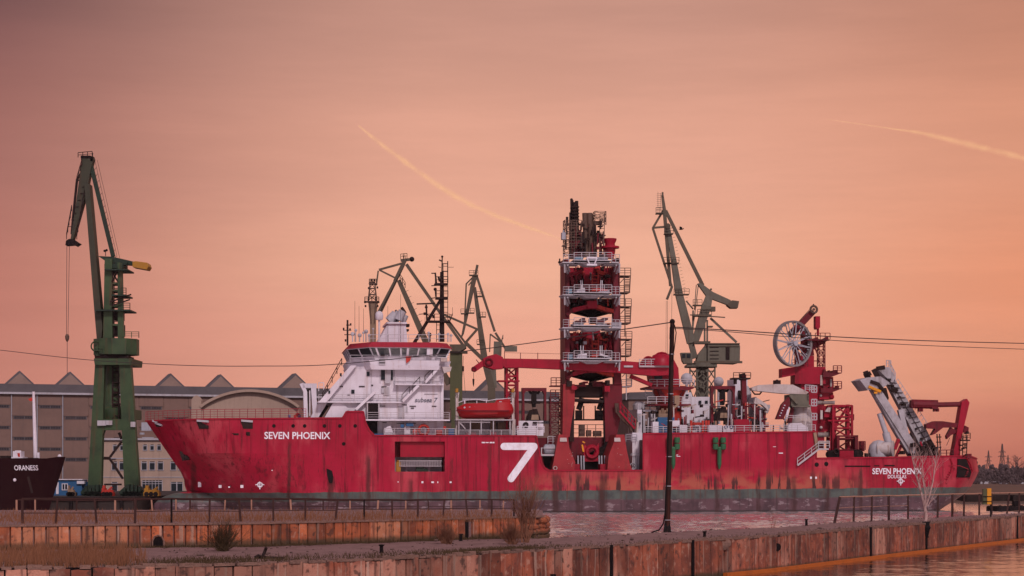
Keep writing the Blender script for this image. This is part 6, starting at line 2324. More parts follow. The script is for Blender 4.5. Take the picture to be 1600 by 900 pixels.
for px, py, w in ((740, 429, 7), (735, 488, 6), (754, 494, 5), (750, 462, 5), (751, 537, 6), (724, 489, 4)):
    a.box(px - w, py, px + w, py + 1.5, -.8, .8); a.rail([(px - w, py, -.8), (px + w, py, -.8)], .9, .9, .05, 2)
    a.build('jib_platform', 'crane_brown', c3)
    a = MB(DF)
a.rail([(782, 544, -.8), (786, 530, -.8)], 1, .8, .06, 2); a.box(757, 640, 779, 771, -1, 1)
a.build('crane_platform', 'crane_brown', c3)
# ---- fourth crane, right of the tower
EF = Fr(1098, 350, 0, 2.4)
c4 = thing('harbour_crane', 'grey green crane with a boxy machine house, close behind the tall black pole', 'crane', EF, 'shipyard cranes')
fstrut(EF, 'crane_grey', c4, 'main_jib', [((1043.5, 352), (1061, 460), .62, 0, 1.35), ((1061, 460), (1080, 536), 1.35, 0, 1.5), ((1078, 530), (1086, 560), 1.0)])
a = MB(EF)
a.tube((1043.5, 353, -.6), (1043.5, 353, .6), .5, 10)
a.build('jib_pivot', 'crane_brown', c4)
a = MB(EF)
for px, py, w in ((1052, 410, 9), (1045, 364, 7), (1065, 459, 12), (1043, 410, 6), (1031, 332, 6), (1090, 476, 7)):
    a.box(px - w, py, px + w, py + 1.4, -.9, .9); a.rail([(px - w, py, -.9), (px + w, py, -.9)], .9, .9, .045, 2)
    a.build('jib_platform', 'crane_brown', c4)
    a = MB(EF)
for k in range(22):
    t = k / 21
    a.beam((1050 + 23 * t, 366 + 110 * t, -.5), (1054 + 23 * t, 365 + 110 * t, -.5), .05)
a.build('jib_rung', 'crane_brown', c4, kind='stuff')
fstrut(EF, 'crane_brown', c4, 'fly_jib', [((1035, 305), (1038, 328), .42, 0, .6), ((1038, 328), (1047.5, 447), .62, 0, .5), ((1040, 348), (1046, 420), .3, .8), ((1038, 326), (1020, 356.5), .4), ((1020, 356.5), (1050, 449), .4), ((1020, 356), (1043, 354), .35), ((1050, 448), (1042, 468), .45), ((1034, 304), (1036.5, 304), .8)])
a = MB(EF)
for k in range(9):
    a.beam((1026, 303 + 3 * k, 0), (1033, 302.5 + 3 * k, 0), .04)
a.beam((1028, 300, 0), (1028, 332, 0), .05); a.beam((1032, 302, 0), (1033, 330, 0), .05)
a.tube((1041, 470, 0), (1040.5, 570, 0), .04, 4); a.tube((1050, 452, 0), (1049.5, 500, 0), .04, 4); a.tube((1043, 470, 0), (1043, 570, 0), .04, 4)
a.build('hoist_rope', 'rope', c4)
fstrut(EF, 'crane_brown', c4, 'tie_rod', [((1040, 329), (1098, 446), .55, 0, .62)])
a = MB(EF)
a.prism([(1090, 443), (1095, 442), (1114, 456), (1142, 469), (1142, 478), (1110, 466), (1103, 461)], -.6, .8)
a.build('counter_lever', 'crane_grey', c4)
a = MB(EF)
a.prism([(1136, 476), (1144, 469), (1155, 470.5), (1153, 481), (1142, 481)], -1.1, 1.3)
a.build('counterweight', 'crane_brown', c4)
fstrut(EF, 'crane_grey', c4, 'column', [((1108, 463), (1104, 478), 1.2, 0, 1.6), ((1104, 478), (1086, 534), 1.7, 0, 1.2), ((1101, 500), (1101, 538), .3), ((1105, 500), (1105, 538), .3), ((1110, 497), (1151, 535), .4), ((1072, 470), (1083, 483), .25), ((1088, 445), (1085, 484), .15), ((1091, 446), (1082, 520), .15), ((1083, 485), (1082, 530), .3)])
a = MB(EF)
a.box(1083, 491, 1112, 494, -1, 1)
a.build('column_platform', 'crane_brown', c4)
a = MB(EF)
a.beam((1078, 492, -.8), (1133, 496, -.8), .2); a.box(1111, 479, 1118, 486, -.7, .7); a.rail([(1090, 491, -1), (1112, 491, -1)], .9, .9, .05, 2); a.box(1106, 509, 1114, 511, -.8, .8)
a.build('column_strut', 'crane_brown', c4, kind='stuff')
a = MB(EF)
a.box(1084, 533, 1110, 537, -1, 1)
a.build('column_platform', 'crane_brown', c4)
a = MB(EF)
a.beam((1111, 463, 0), (1111, 452, 0), .08); a.sph((1111, 452, 0), .2, 6, 4)
a.build('wind_vane', 'crane_brown', c4)
a = MB(EF)
a.prism([(1106, 538), (1155, 537), (1156.5, 541), (1156, 566), (1150, 567.5), (1106, 566)], -2.2, 2.6)
a.prism([(1104, 538), (1107, 537), (1107, 566), (1088, 566), (1091, 554)], -1.6, 2)
mh = a.build('machine_house', 'crane_grey', c4)
a = MB(EF)
a.box(1134, 542, 1140, 562, -2.3, -2.15)
for py in (542, 548, 554, 560):
    a.box(1109, py, 1123, py + 1.2, -2.28, -2.15)
a.build('house_grille', 'dark', mh)
a = MB(EF)
a.box(1105, 536, 1156, 537.3, -2.4, 2.7); a.beam((1108, 541, -2.3), (1155, 541, -2.3), .12); a.box(1084, 564, 1160, 567.6, -2.5, -2.25)
a.build('house_edge', 'crane_brown', mh)
a = MB(EF)
a.prism([(1064, 551), (1082, 551), (1082, 568), (1069, 568), (1066, 563)], -2.6, -.4)
a.build('cab', 'crane_grey', c4)
a = MB(EF)
a.box(1066, 553, 1071, 559, -2.7, -2.62); a.box(1073, 553, 1079, 559, -2.7, -2.62)
a.build('cab_window', 'glass', c4)
a = MB(EF)
a.lathe((1096.5, 574, 0), [(2.8, 0), (2.8, .7)], n=18); a.tube((1097, 640, 0), (1097, 574, 0), 1.15, 16)
a.box(1073, 569.5, 1120, 573, -2.4, 2.4)
a.tube((1097, 640, 0), (1097, 772, 0), 1.0, 12)
a.build('pedestal', 'crane_grey', c4, smooth=40)
a = MB(EF)
for px, d in ((1078, -1), (1117, 1), (1089, -1), (1106, 1)):
    for y in (-1.9, 1.9):
        a.beam((px, 573, y), (px, 641, y), .26)
for y in (-1.95, 1.95):
    for py in (580, 605, 632):
        a.beam((1078, py, y), (1117, py, y), .2)
    for x0, x1 in ((1078, 1089), (1106, 1117), (1089, 1106)):
        for p0, p1 in ((576, 592), (592, 608), (608, 638)):
            a.beam((x0, p0, y), (x1, p1, y), .2); a.beam((x1, p0, y), (x0, p1, y), .2)
a.box(1074, 638, 1120, 643, -2.4, 2.4)
for y in (-2, 2):
    for k in range(4):
        x0 = 1076 + k * 11
        a.beam((x0, 643, y), (x0 + 5.5, 668, y), .26); a.beam((x0 + 11, 643, y), (x0 + 5.5, 668, y), .26)
        a.beam((x0 + 5.5, 668, y), (x0 + 5.5, 772, y), .3)
a.build('lattice_base', 'crane_grey', c4)

# ================================================================== THE DARK SHIP AT THE LEFT
OFr = Fr(60, 284, yaw=0, z=0)
dship = thing('cargo_ship', 'black and maroon ship bow with a white mast on deck', 'ship', OFr)
def os(px, py, y): return OFr.p(px, py, y)
mb = MB(OFr)
zd = os(60, 716, 0).z
stn = [(-170, 1.0), (-60, 1.0), (20, .98), (55, .8), (80, .5), (94, .2), (102, .02)]
lv = 7
for px, bf in stn:
    for k in range(lv):
        t = k / (lv - 1)
        z = -1 + (zd + 1) * t
        # rake: lower levels end further aft
        rake = max(0, (px - 0)) * .30 * (1 - t)
        hb_ = 6 * (bf * (.35 + .65 * t) if px > 10 else 1)
        zz2 = z + (.25 if px > 90 and k == lv - 1 else 0)
        x = os(px - rake, 700, 6).x
        mb.v += [(x, 6 - hb_, zz2), (x, 6 + hb_, zz2)]
ns = len(stn)
for i in range(ns - 1):
    for k in range(lv - 1):
        q = [(i * lv + k) * 2, ((i + 1) * lv + k) * 2, ((i + 1) * lv + k + 1) * 2, (i * lv + k + 1) * 2]
        mb.f.append(tuple(q)); mb.f.append(tuple(v + 1 for v in q[::-1]))
    k = lv - 1
    mb.f.append(((i * lv + k) * 2, ((i + 1) * lv + k) * 2, ((i + 1) * lv + k) * 2 + 1, (i * lv + k) * 2 + 1))
for k in range(lv - 1):
    i = ns - 1
    mb.f.append(((i * lv + k) * 2, (i * lv + k) * 2 + 1, (i * lv + k + 1) * 2 + 1, (i * lv + k + 1) * 2))
oh = mb.build('hull', 'black_hull', dship, smooth=40)
def oside(x, z):
    # port side y at local x
    t = max(0, min(1, (z + 1) / (zd + 1)))
    best = None
    pts_ = []
    for px, bf in stn:
        rake = max(0, px) * .30 * (1 - t)
        pts_.append((os(px - rake, 700, 6).x, 6 - 6 * (bf * (.35 + .65 * t) if px > 10 else 1)))
    for (xa, ya), (xb, yb) in zip(pts_[:-1], pts_[1:]):
        if xa <= x <= xb:
            return ya + (yb - ya) * (x - xa) / (xb - xa) - .06
    return -.06
lettering('ship_name', 'ORANESS', OFr, 27.5, 60.5, 735, 727, 3.0, 'letter', oh, oside)
a = MB(OFr)
c = os(18, 750, -.1); a.sph(Vector((c.x, oside(c.x, c.z) - .1, c.z)), .25, 8, 6)
a.build('hull_light', 'white', oh)
a = MB(OFr)
a.tube((55.5, 716, 5), (52.3, 612, 5), .30, 10, .2); a.beam((60, 716, 4.5), (60, 707, 4.5), .35)
a.build('mast', 'white', dship)
a = MB(OFr)
a.box(20, 705, 33, 718, 4, 6); a.tube((24, 708, 4.5), (33, 708, 4.5), .4, 10); a.box(18, 714, 36, 719, 3.6, 6.4); a.sph((93, 713, 6), .3, 8, 6)
a.build('winch', 'white', dship)
a = MB(OFr)
a.prism([(44, 623.5), (50, 621), (52.5, 616), (52.5, 626), (47, 627)], 4.9, 4.95); a.prism([(27, 708), (31, 708), (31, 715), (28, 713)], 3.9, 3.98)
a.build('flag', 'orange_red', dship)
a = MB(OFr)
a.beam((0, 717, 1.5), (60, 716, .8), .12); a.beam((50, 770, -.3), (44, 745, -.3), .3); a.box(0, 712, 12, 717, 3, 5)
a.build('bulwark_rail', 'dark', dship)
# ================================================================== FOREGROUND PIER
PZ, TZ = 2.35, 3.6
def gp(px, depth): return ((px - CX) / F * depth, depth)
near = [(-60, 82.5), (200, 84), (400, 87), (600, 92), (850, 102), (1000, 110), (1200, 123.5), (1400, 147), (1600, 180), (1660, 191)]
far = [(-60, 118), (200, 118), (400, 118), (600, 118), (850, 119), (1050, 132), (1200, 141), (1300, 155), (1600, 191), (1660, 200)]
near = [gp(*q) for q in near]
far = [gp(*q) for q in far]
def walk(poly, step):
    """points every `step` metres along a polyline, with tangent"""
    out = []
    carry = 0.
    for (x0, y0), (x1, y1) in zip(poly[:-1], poly[1:]):
        L = math.hypot(x1 - x0, y1 - y0)
        d = carry
        while d < L:
            t = d / L
            out.append((x0 + (x1 - x0) * t, y0 + (y1 - y0) * t, math.atan2(y1 - y0, x1 - x0)))
            d += step
        carry = d - L
    return out
M['pier_top'] = paint('worn_asphalt', (.23, .135, .125), (.11, .06, .052), .75, None, 0, .9, s=.8, bump=.8)
M['pile'] = None
def pile_material(name, c0, c1, c2, moss=.0, ztop=2.35, zbot=0.):
    m, t, b = new_mat(name)
    L = t.links
    oi = t.nodes.new('ShaderNodeObjectInfo')
    ge = t.nodes.new('ShaderNodeNewGeometry')
    mp2 = t.nodes.new('ShaderNodeMapping')
    L.new(ge.outputs['Position'], mp2.inputs[0])
    def gn(scale, s, detail=5):
        mp3 = t.nodes.new('ShaderNodeMapping'); mp3.inputs['Scale'].default_value = scale
        L.new(ge.outputs['Position'], mp3.inputs[0])
        n_ = t.nodes.new('ShaderNodeTexNoise'); n_.inputs['Scale'].default_value = s; n_.inputs['Detail'].default_value = detail
        L.new(mp3.outputs[0], n_.inputs['Vector'])
        return n_.outputs[0]
    runs = gn((3.2, 3.2, .22), 1.0, 6)
    blot = gn((1, 1, 1.0), .9, 6)
    big_ = gn((1, 1, .8), .22, 4)
    fine = gn((1, 1, 1), 9, 3)
    col = mixc(t, maprange(t, blot, .35, .65), rgba(c0), rgba(c1))
    sx3 = t.nodes.new('ShaderNodeSeparateXYZ'); L.new(ge.outputs['Position'], sx3.inputs[0])
    pale = maprange(t, sx3.outputs[0], -4.5, -6.5, True, 0., .09)        # older, spalled concrete along the western stretch
    bp_ = t.nodes.new('ShaderNodeMath'); bp_.operation = 'ADD'; L.new(big_, bp_.inputs[0]); L.new(pale, bp_.inputs[1])
    col = mixc(t, maprange(t, bp_.outputs[0] if c2[0] > .45 and not zbot else big_, .50, .62, hi=.8), col, rgba(c2))
    chip = gn((1, 1, 1), 2.6, 8)
    col = mixc(t, maprange(t, chip, .56, .68, hi=.5), col, rgba((.46, .26, .18)))
    col = mixc(t, maprange(t, chip, .44, .33, hi=.75), col, rgba((.06, .028, .02)))
    col = mixc(t, maprange(t, runs, .53, .70, hi=.75), col, rgba((.055, .022, .016)))
    col = mixc(t, maprange(t, gn((4, 4, .15), 1.0, 4), .58, .66, hi=.7), col, rgba((.42, .27, .20)))
    col = mixc(t, maprange(t, fine, .55, .75, hi=.35), col, rgba((.09, .04, .03)))
    col = mixc(t, 1.0, col, maprange(t, oi.outputs['Random'], 0, 1, False, .55, 1.3), 'MULTIPLY')
    sp = t.nodes.new('ShaderNodeSeparateXYZ')
    L.new(ge.outputs['Position'], sp.inputs[0])
    wz = t.nodes.new('ShaderNodeMath'); wz.operation = 'MULTIPLY_ADD'
    L.new(blot, wz.inputs[0]); wz.inputs[1].default_value = .35; L.new(sp.outputs[2], wz.inputs[2])
    if moss:
        col = mixc(t, maprange(t, wz.outputs[0], zbot + .62, zbot + .34, hi=moss), col, rgba((.045, .035, .015)))
    L.new(col, b.inputs['Base Color'])
    b.inputs['Roughness'].default_value = .85
    bp = t.nodes.new('ShaderNodeBump'); bp.inputs['Strength'].default_value = .6; bp.inputs['Distance'].default_value = .03
    L.new(fine, bp.inputs['Height']); L.new(bp.outputs[0], b.inputs['Normal'])
    return m
M['pile_front'] = pile_material('rusty_concrete_pile', (.34, .088, .042), (.18, .048, .028), (.46, .21, .14), .85)
M['pile_back'] = pile_material('rusty_sheet_pile', (.46, .120, .042), (.29, .072, .030), (.50, .20, .10), .8, 3.6, 2.35)
M['cap'] = paint('concrete_cap', (.25, .14, .105), (.10, .06, .05), .7, None, 0, .9, s=1.2, bump=.8)
M['dirt'] = paint('rubble_dirt', (.07, .042, .034), (.04, .028, .022), .6, None, 0, .95, s=1.5)
pier = thing('pier', 'long crumbling concrete pier with a rust streaked plank wall along the foreground', 'pier')
# top surface: strips between near and far edges, gently uneven
g = MB()
nn = walk(near, 1.2)
def nearest_far(i, n):
    t = i / (n - 1)
    return t
# resample both edges to the same count
def resample(poly, k):
    Ls = [0.]
    for (x0, y0), (x1, y1) in zip(poly[:-1], poly[1:]):
        Ls.append(Ls[-1] + math.hypot(x1 - x0, y1 - y0))
    out = []
    for i in range(k):
        d = Ls[-1] * i / (k - 1)
        for j in range(len(poly) - 1):
            if d <= Ls[j + 1] + 1e-6:
                t = (d - Ls[j]) / (Ls[j + 1] - Ls[j])
                out.append((poly[j][0] + (poly[j + 1][0] - poly[j][0]) * t, poly[j][1] + (poly[j + 1][1] - poly[j][1]) * t))
                break
    return out
K, RW_ = 150, 14
# match columns by photo column so strips stay square
def at_px(poly, px):
    """point of the polyline seen at photo column px"""
    s = (px - CX) / F
    for (x0, y0), (x1, y1) in zip(poly[:-1], poly[1:]):
        f0, f1 = x0 - s * y0, x1 - s * y1
        if f0 <= 0 <= f1:
            t = f0 / (f0 - f1)
            return (x0 + (x1 - x0) * t, y0 + (y1 - y0) * t)
    return poly[-1]
for i in range(K):
    px = -55 + (1655 + 55) * i / (K - 1)
    a0, b0 = at_px(near, px), at_px(far, px)
    for j in range(RW_):
        t = j / (RW_ - 1)
        x, y = a0[0] + (b0[0] - a0[0]) * t, a0[1] + (b0[1] - a0[1]) * t
        z = PZ - .02 + .05 * math.sin(x * .6 + y * .31) * math.sin(y * .8) + R.uniform(-.03, .04)
        if j in (0,):
            z = PZ - .05
            y += .25
        if j == RW_ - 1:
            z -= R.uniform(0, .12); y += R.uniform(-.3, .3)
        g.v.append((x, y, z))
for i in range(K - 1):
    for j in range(RW_ - 1):
        g.f.append((i * RW_ + j, (i + 1) * RW_ + j, (i + 1) * RW_ + j + 1, i * RW_ + j + 1))
g.build('pier_surface', 'pier_top', pier, smooth=30)
g = MB()
for poly, off in ((far, 0),):
    q = [at_px(far, -55 + 1710 * i / 60) for i in range(61)]
    for p0, p1 in zip(q[:-1], q[1:]):
        g.add([Vector((p0[0], p0[1], PZ - .06)), Vector((p1[0], p1[1], PZ - .06)), Vector((p1[0], p1[1] + .3, -.8)), Vector((p0[0], p0[1] + .3, -.8))], [(0, 1, 2, 3)])
g.build('back_wall', 'dirt', pier)
# front wall: one slab behind, planks before it
g = MB()
q = [at_px(near, -55 + 1710 * i / 60) for i in range(61)]
for p0, p1 in zip(q[:-1], q[1:]):
    g.add([Vector((p0[0], p0[1] + .22, PZ - .06)), Vector((p1[0], p1[1] + .22, PZ - .06)), Vector((p1[0], p1[1] + .22, -.8)), Vector((p0[0], p0[1] + .22, -.8))], [(0, 1, 2, 3)])
g.build('wall_core', 'black', pier)
PL = .92
pts = walk(near, PL)
pm = []
for v_ in range(5):
    a = MB()
    w = PL - (.05, .03, .08, .035, .05)[v_]
    h0, h1 = -.7, PZ - .1 + (.0, .03, -.05, .02, -.02)[v_]
    nx, nz_ = 3, 5
    vs = []
    for zi in range(nz_ + 1):
        for xi in range(nx + 1):
            yy = R.uniform(-.025, .025)
            top = R.uniform(-.05, .03) if zi == nz_ else 0
            vs.append(Vector((w * xi / nx, yy, h0 + (h1 - h0) * zi / nz_ + top)))
    m_ = len(vs)
    vs += [Vector((v.x, .18, v.z)) for v in vs]
    fs = []
    for zi in range(nz_):
        for xi in range(nx):
            i0 = zi * (nx + 1) + xi
            fs.append((i0, i0 + 1, i0 + nx + 2, i0 + nx + 1))
    for zi in range(nz_):
        for s0 in (0, nx):
            i0 = zi * (nx + 1) + s0
            fs.append((i0, i0 + nx + 1, i0 + nx + 1 + m_, i0 + m_))
    for xi in range(nx):
        i0 = nz_ * (nx + 1) + xi
        fs.append((i0, i0 + 1, i0 + 1 + m_, i0 + m_))
    a.add(vs, fs)
    o = a.build('plank', 'pile_front', pier, smooth=30)
    pm.append(o.data)
    bpy.data.objects.remove(o)
for i, (x, y, t) in enumerate(pts):
    if i in (70, 71) and False:
        continue
    o = bpy.data.objects.new('plank', pm[R.randrange(5)])
    COL.objects.link(o)
    o.parent = pier
    o.location = (x, y, 0)
    o.rotation_euler = (R.uniform(-.01, .01), R.uniform(-.004, .004), t)
# dark panel gaps drawn as black tubes, and the ragged capping along the top edge
a = MB()
for px in (955, 1082, 1360, 1447, 1589):
    p0 = at_px(near, px)
    a.tube(Vector((p0[0], p0[1] - .12, -1)), Vector((p0[0], p0[1] - .10, PZ + .02)), .11, 6)
a.build('panel_gap', 'black', pier)
a = MB()
q = walk(near, .55)
for (x, y, t) in q:
    d = Vector((math.cos(t), math.sin(t), 0)); nrm = Vector((-d.y, d.x, 0))
    if R.random() < .12:
        continue
    c = Vector((x, y, PZ - .12)) + nrm * R.uniform(-.06, .05)
    L_, w_, h_ = R.uniform(.4, .7), R.uniform(.35, .6), R.uniform(.10, .2)
    a.hexa([c, c + d * L_, c + d * L_ + nrm * w_, c + nrm * w_, c + Vector((0, 0, h_)), c + d * L_ + Vector((0, 0, h_ + R.uniform(-.04, .03))), c + d * L_ + nrm * w_ + Vector((0, 0, h_)), c + nrm * w_ + Vector((0, 0, h_ + R.uniform(-.05, .02)))])
a.build('edge_stone', 'cap', pier, kind='stuff')
# orange beam along the foot of the wall
M['orange_beam'] = paint('orange_beam_paint', (.50, .12, .018), (.26, .07, .02), .5, None, 0, .5, s=1.0)
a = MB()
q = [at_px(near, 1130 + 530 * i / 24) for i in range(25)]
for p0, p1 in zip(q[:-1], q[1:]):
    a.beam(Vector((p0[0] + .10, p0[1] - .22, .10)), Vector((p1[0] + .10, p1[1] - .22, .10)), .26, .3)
a.build('orange_beam', 'orange_beam', pier)
# holes and stains in the front wall as real openings
a = MB()
for px, z, r in ((1214, 1.55, .26),):
    p0 = at_px(near, px)
    a.lathe(Vector((p0[0], p0[1] + .02, z)), [(r, 0), (r, .09)], Vector((.45, -.89, 0)), 12)
p0 = at_px(near, 860); a.bx(p0[0], p0[0] + .3, p0[1] - .08, p0[1], .4, 1.0)
a.build('drain_hole', 'black', pier)
a = MB()
p0 = at_px(near, 1130)
for k in range(6):
    a.sph(Vector((p0[0] + .12 * k - .3, p0[1] + .0, PZ - .2 - .10 * (3 - abs(k - 3)))), .2, 8, 6, (1, .3, 1.2))
a.build('cement_spill', 'cap', pier)
# loose rubble
M['stone'] = paint('rubble_stone', (.14, .085, .075), (.05, .035, .03), .6, None, 0, .95, s=2)
a = MB()
for i in range(950):
    px = R.uniform(-40, 1640)
    a0, b0 = at_px(near, px), at_px(far, px)
    t = R.choice([R.uniform(0, .12), R.uniform(.9, 1.0), R.random()]) if px > 850 else R.uniform(0, 1) ** 1.5
    x, y = a0[0] + (b0[0] - a0[0]) * t, a0[1] + (b0[1] - a0[1]) * t
    s_ = R.uniform(.02, .065) * (1 if R.random() < .95 else 2.2)
    a.sph(Vector((x, y + .2, PZ + s_ * .2)), s_, 5, 4, (R.uniform(.8, 1.6), R.uniform(.8, 1.5), R.uniform(.4, .8)))
a.build('rubble', 'stone', None, kind='stuff')
# ------------------------------------------------------------------ raised platform with sheet pile wall
plat = thing('pier_platform', 'raised pier platform faced with orange rusty sheet piles', 'pier')
fr_line = [gp(*q) for q in ((-60, 100.5), (0, 101), (400, 106), (600, 112), (770, 119), (838, 121.5), (848, 123.5))]
bk = [gp(-60, 145), gp(300, 146), gp(600, 147), gp(836, 147), gp(848, 143)]
g = MB()
o_ = fr_line + bk[::-1]
n = len(o_)
g.add([Vector((x, y + (.2 if i < len(fr_line) else 0), TZ - .05)) for i, (x, y) in enumerate(o_)] + [Vector((x, y + (.2 if i < len(fr_line) else 0), -.8)) for i, (x, y) in enumerate(o_)], [tuple(range(n))] + [(i, i + n, (i + 1) % n + n, (i + 1) % n) for i in range(n)])
g.build('platform_body', 'pier_top', plat)
PB = .62
bm_ = []
for v_ in range(4):
    a = MB()
    w = PB - (.035, .02, .05, .03)[v_]
    h1 = TZ - PZ - .02 + (.0, .02, -.03, .01)[v_]
    a.hexa([Vector(q) for q in ((.03, 0, -.1), (w - .03, 0, -.1), (w, .18, -.1), (0, .18, -.1), (.03, .0, h1), (w - .03, .01, h1 + R.uniform(-.02, .02)), (w, .18, h1), (0, .18, h1))])
    o = a.build('sheet_pile', 'pile_back', plat)
    bm_.append(o.data)
    bpy.data.objects.remove(o)
for i, (x, y, t) in enumerate(walk(fr_line[:-1], PB)):
    pxs = CX + F * x / y
    if 722 < pxs < 731:
        continue
    o = bpy.data.objects.new('sheet_pile', bm_[R.randrange(4)])
    COL.objects.link(o)
    o.parent = plat
    o.location = (x, y, PZ)
    o.rotation_euler = (R.uniform(-.015, .015), R.uniform(-.008, .008), t)
a = MB()
q = walk(fr_line, .8)
for i, (x, y, t) in enumerate(q):
    d = Vector((math.cos(t), math.sin(t), 0)); nrm = Vector((-d.y, d.x, 0))
    c = Vector((x, y, TZ - .04)) - nrm * .05
    a.hexa([c, c + d * .79, c + d * .79 + nrm * .5, c + nrm * .5, c + Vector((0, 0, .09 + R.uniform(-.02, .02))), c + d * .79 + Vector((0, 0, .09)), c + d * .79 + nrm * .5 + Vector((0, 0, .09)), c + nrm * .5 + Vector((0, 0, .09))])
a.build('capping_beam', 'cap', plat)
a = MB()
e0 = at_px(fr_line, 826)
for (x, y, t) in walk([e0, fr_line[-1], (fr_line[-1][0] + .3, fr_line[-1][1] + 5)], .5):
    for z in (PZ - .1, PZ + .25, PZ + .6, PZ + .95):
        a.sph(Vector((x, y - .1, z)), R.uniform(.22, .36), 7, 5, (1, .8, .8))
a.build('broken_masonry', 'pile_back', plat)
a = MB()
p0 = at_px(fr_line, 248)
outl = [Vector((p0[0] + dx, p0[1] - .14, PZ + dz)) for dx, dz in ((-.28, -.05), (.28, -.05), (.28, .35), (.17, .55), (0, .62), (-.17, .55), (-.28, .35))]
a.prism(outl, p0[1] - .14, p0[1] + .1)
p0 = at_px(fr_line, 727); a.bx(p0[0] - .2, p0[0] + .2, p0[1] + .15, p0[1] + .3, PZ, TZ - .1)
a.build('culvert_mouth', 'black', plat)
a = MB()
p0 = at_px(fr_line, 248)
a.path([Vector((p0[0] + dx, p0[1] - .16, PZ + dz)) for dx, dz in ((-.31, -.05), (-.31, .36), (-.19, .60), (0, .67), (.19, .60), (.31, .36), (.31, -.05))], .05, 5)
a.build('culvert_ring', 'cap', plat)
# ------------------------------------------------------------------ railings
M['railrust'] = paint('rusty_railing', (.055, .022, .018), (.025, .012, .010), .6, None, 0, .7, s=2)
M['railpale'] = paint('lit_railing', (.42, .22, .15), (.2, .09, .06), .6, None, 0, .7, s=2)  # pale: light caught by the rails put into the colour
def railing(name, label, posts, ztops, zbase, tilt, matp, matr, mids, group=None, pw=.10):
    """posts: world x,y; a thing with each post a part and the rails parts"""
    o = thing(name, label, 'railing', None, group)
    o.location = (posts[0][0], posts[0][1], zbase)
    O = Vector(o.location)
    tops = []
    for i, (x, y) in enumerate(posts):
        a = MB()
        tl = tilt[i % len(tilt)]
        b0, b1 = Vector((x, y, zbase - .05)) - O, Vector((x + tl, y, ztops[i])) - O
        a.beam(b0, b1, pw if i % 3 else pw * 1.3, pw)
        a.build('post', matp[i % len(matp)], o)
        tops.append(b1)
    a = MB()
    for p, q in zip(tops[:-1], tops[1:]):
        m_ = (p + q) / 2 + Vector((0, 0, R.uniform(-.03, .01)))
        a.path([p, m_, q], .045 * pw / .10, 6)
    a.build('top_rail', matr, o)
    for f_, (i0, i1) in mids:
        a = MB()
        for k in range(i0, min(i1, len(posts) - 1)):
            p = Vector((posts[k][0], posts[k][1], zbase)) - O; q = Vector((posts[k + 1][0], posts[k + 1][1], zbase)) - O
            a.path([p + (tops[k] - p) * f_, q + (tops[k + 1] - q) * (f_ + R.uniform(-.03, .03))], .025, 5)
        a.build('mid_rail', matr, o)
    return o
pp = [35, 87, 151, 211, 268, 327, 376, 427, 477, 524, 569, 613, 653, 692, 731, 768, 803]
posts = []
for px in pp:
    d = 108 + 14 * max(0, px - 200) / 620
    posts.append(gp(px, d))
def ztop(px, py, d): return EYE - (py - HZ) * d / F
zt1 = [ztop(p, 779 + (1.5 if p > 500 else 0), posts[i][1]) for i, p in enumerate(pp)]
RG = 'railings on the pier'
railing('railing', 'rusty crooked railing along the front of the raised pier platform', posts, zt1, TZ, [0, .1, -.12, .02, .0, .03, -.1, 0, .01, .15, 0, -.02], ['railrust', 'railrust', 'railrust', 'railrust', 'black', 'railrust'], 'railrust', [(.45, (3, 9)), (.5, (9, 16)), (.4, (0, 3))], RG)
pb = [26, 55, 119, 180, 238, 275, 297, 351, 393, 455, 505, 547, 590, 634, 670, 705, 750, 786]
posts = [gp(px, 142 + .003 * px) for px in pb]
zt2 = [ztop(0, 781 + R.uniform(-1, 1.5), q[1]) for q in posts]
railing('railing', 'low pale railing along the water side of the pier platform', posts, zt2, TZ, [0, .0, .05, 0, -.06], ['railpale', 'railpale', 'railrust', 'railpale'], 'railrust', [(.35, (6, 17))], RG)
pr = [1302, 1332, 1360, 1387, 1417, 1463, 1486, 1504, 1528, 1547, 1571, 1590, 1615, 1640]
posts = [(at_px(far, px)[0], at_px(far, px)[1] - .5) for px in pr]
zt3 = [ztop(px, 776.5 - (px - 1302) * .024, posts[i][1]) for i, px in enumerate(pr)]
railing('railing', 'rusty pipe railing along the far edge of the long pier, behind the birch', posts, zt3, PZ, [.45, .05, .03, -.02, 0, .05, .0, .03, 0, 0, .25, .05], ['railrust'], 'railpale', [(.56, (0, 4)), (.1, (8, 13))], RG, .15)
# yellow and olive mooring marker at the railing
MF = Fr(1543, 172, 0, PZ)
mk2 = thing('mooring_marker', 'yellow and dark olive box post mounted on the pier railing', 'post', MF)
a = MB(MF)
a.box(1542.5, 763, 1549, 788, -.2, .3)
a.build('yellow_face', 'amber', mk2)
a = MB(MF)
a.box(1536.5, 764, 1542.3, 788, -.15, .3)
a.build('olive_face', 'olive', mk2)
a = MB(MF)
a.beam((1548, 788, 0), (1548, 808, 0), .12); a.box(1536.3, 775.2, 1549.2, 776.4, -.23, -.02); a.box(1536.3, 783, 1549.2, 784, -.23, -.02)
a.build('bracket', 'black', mk2)
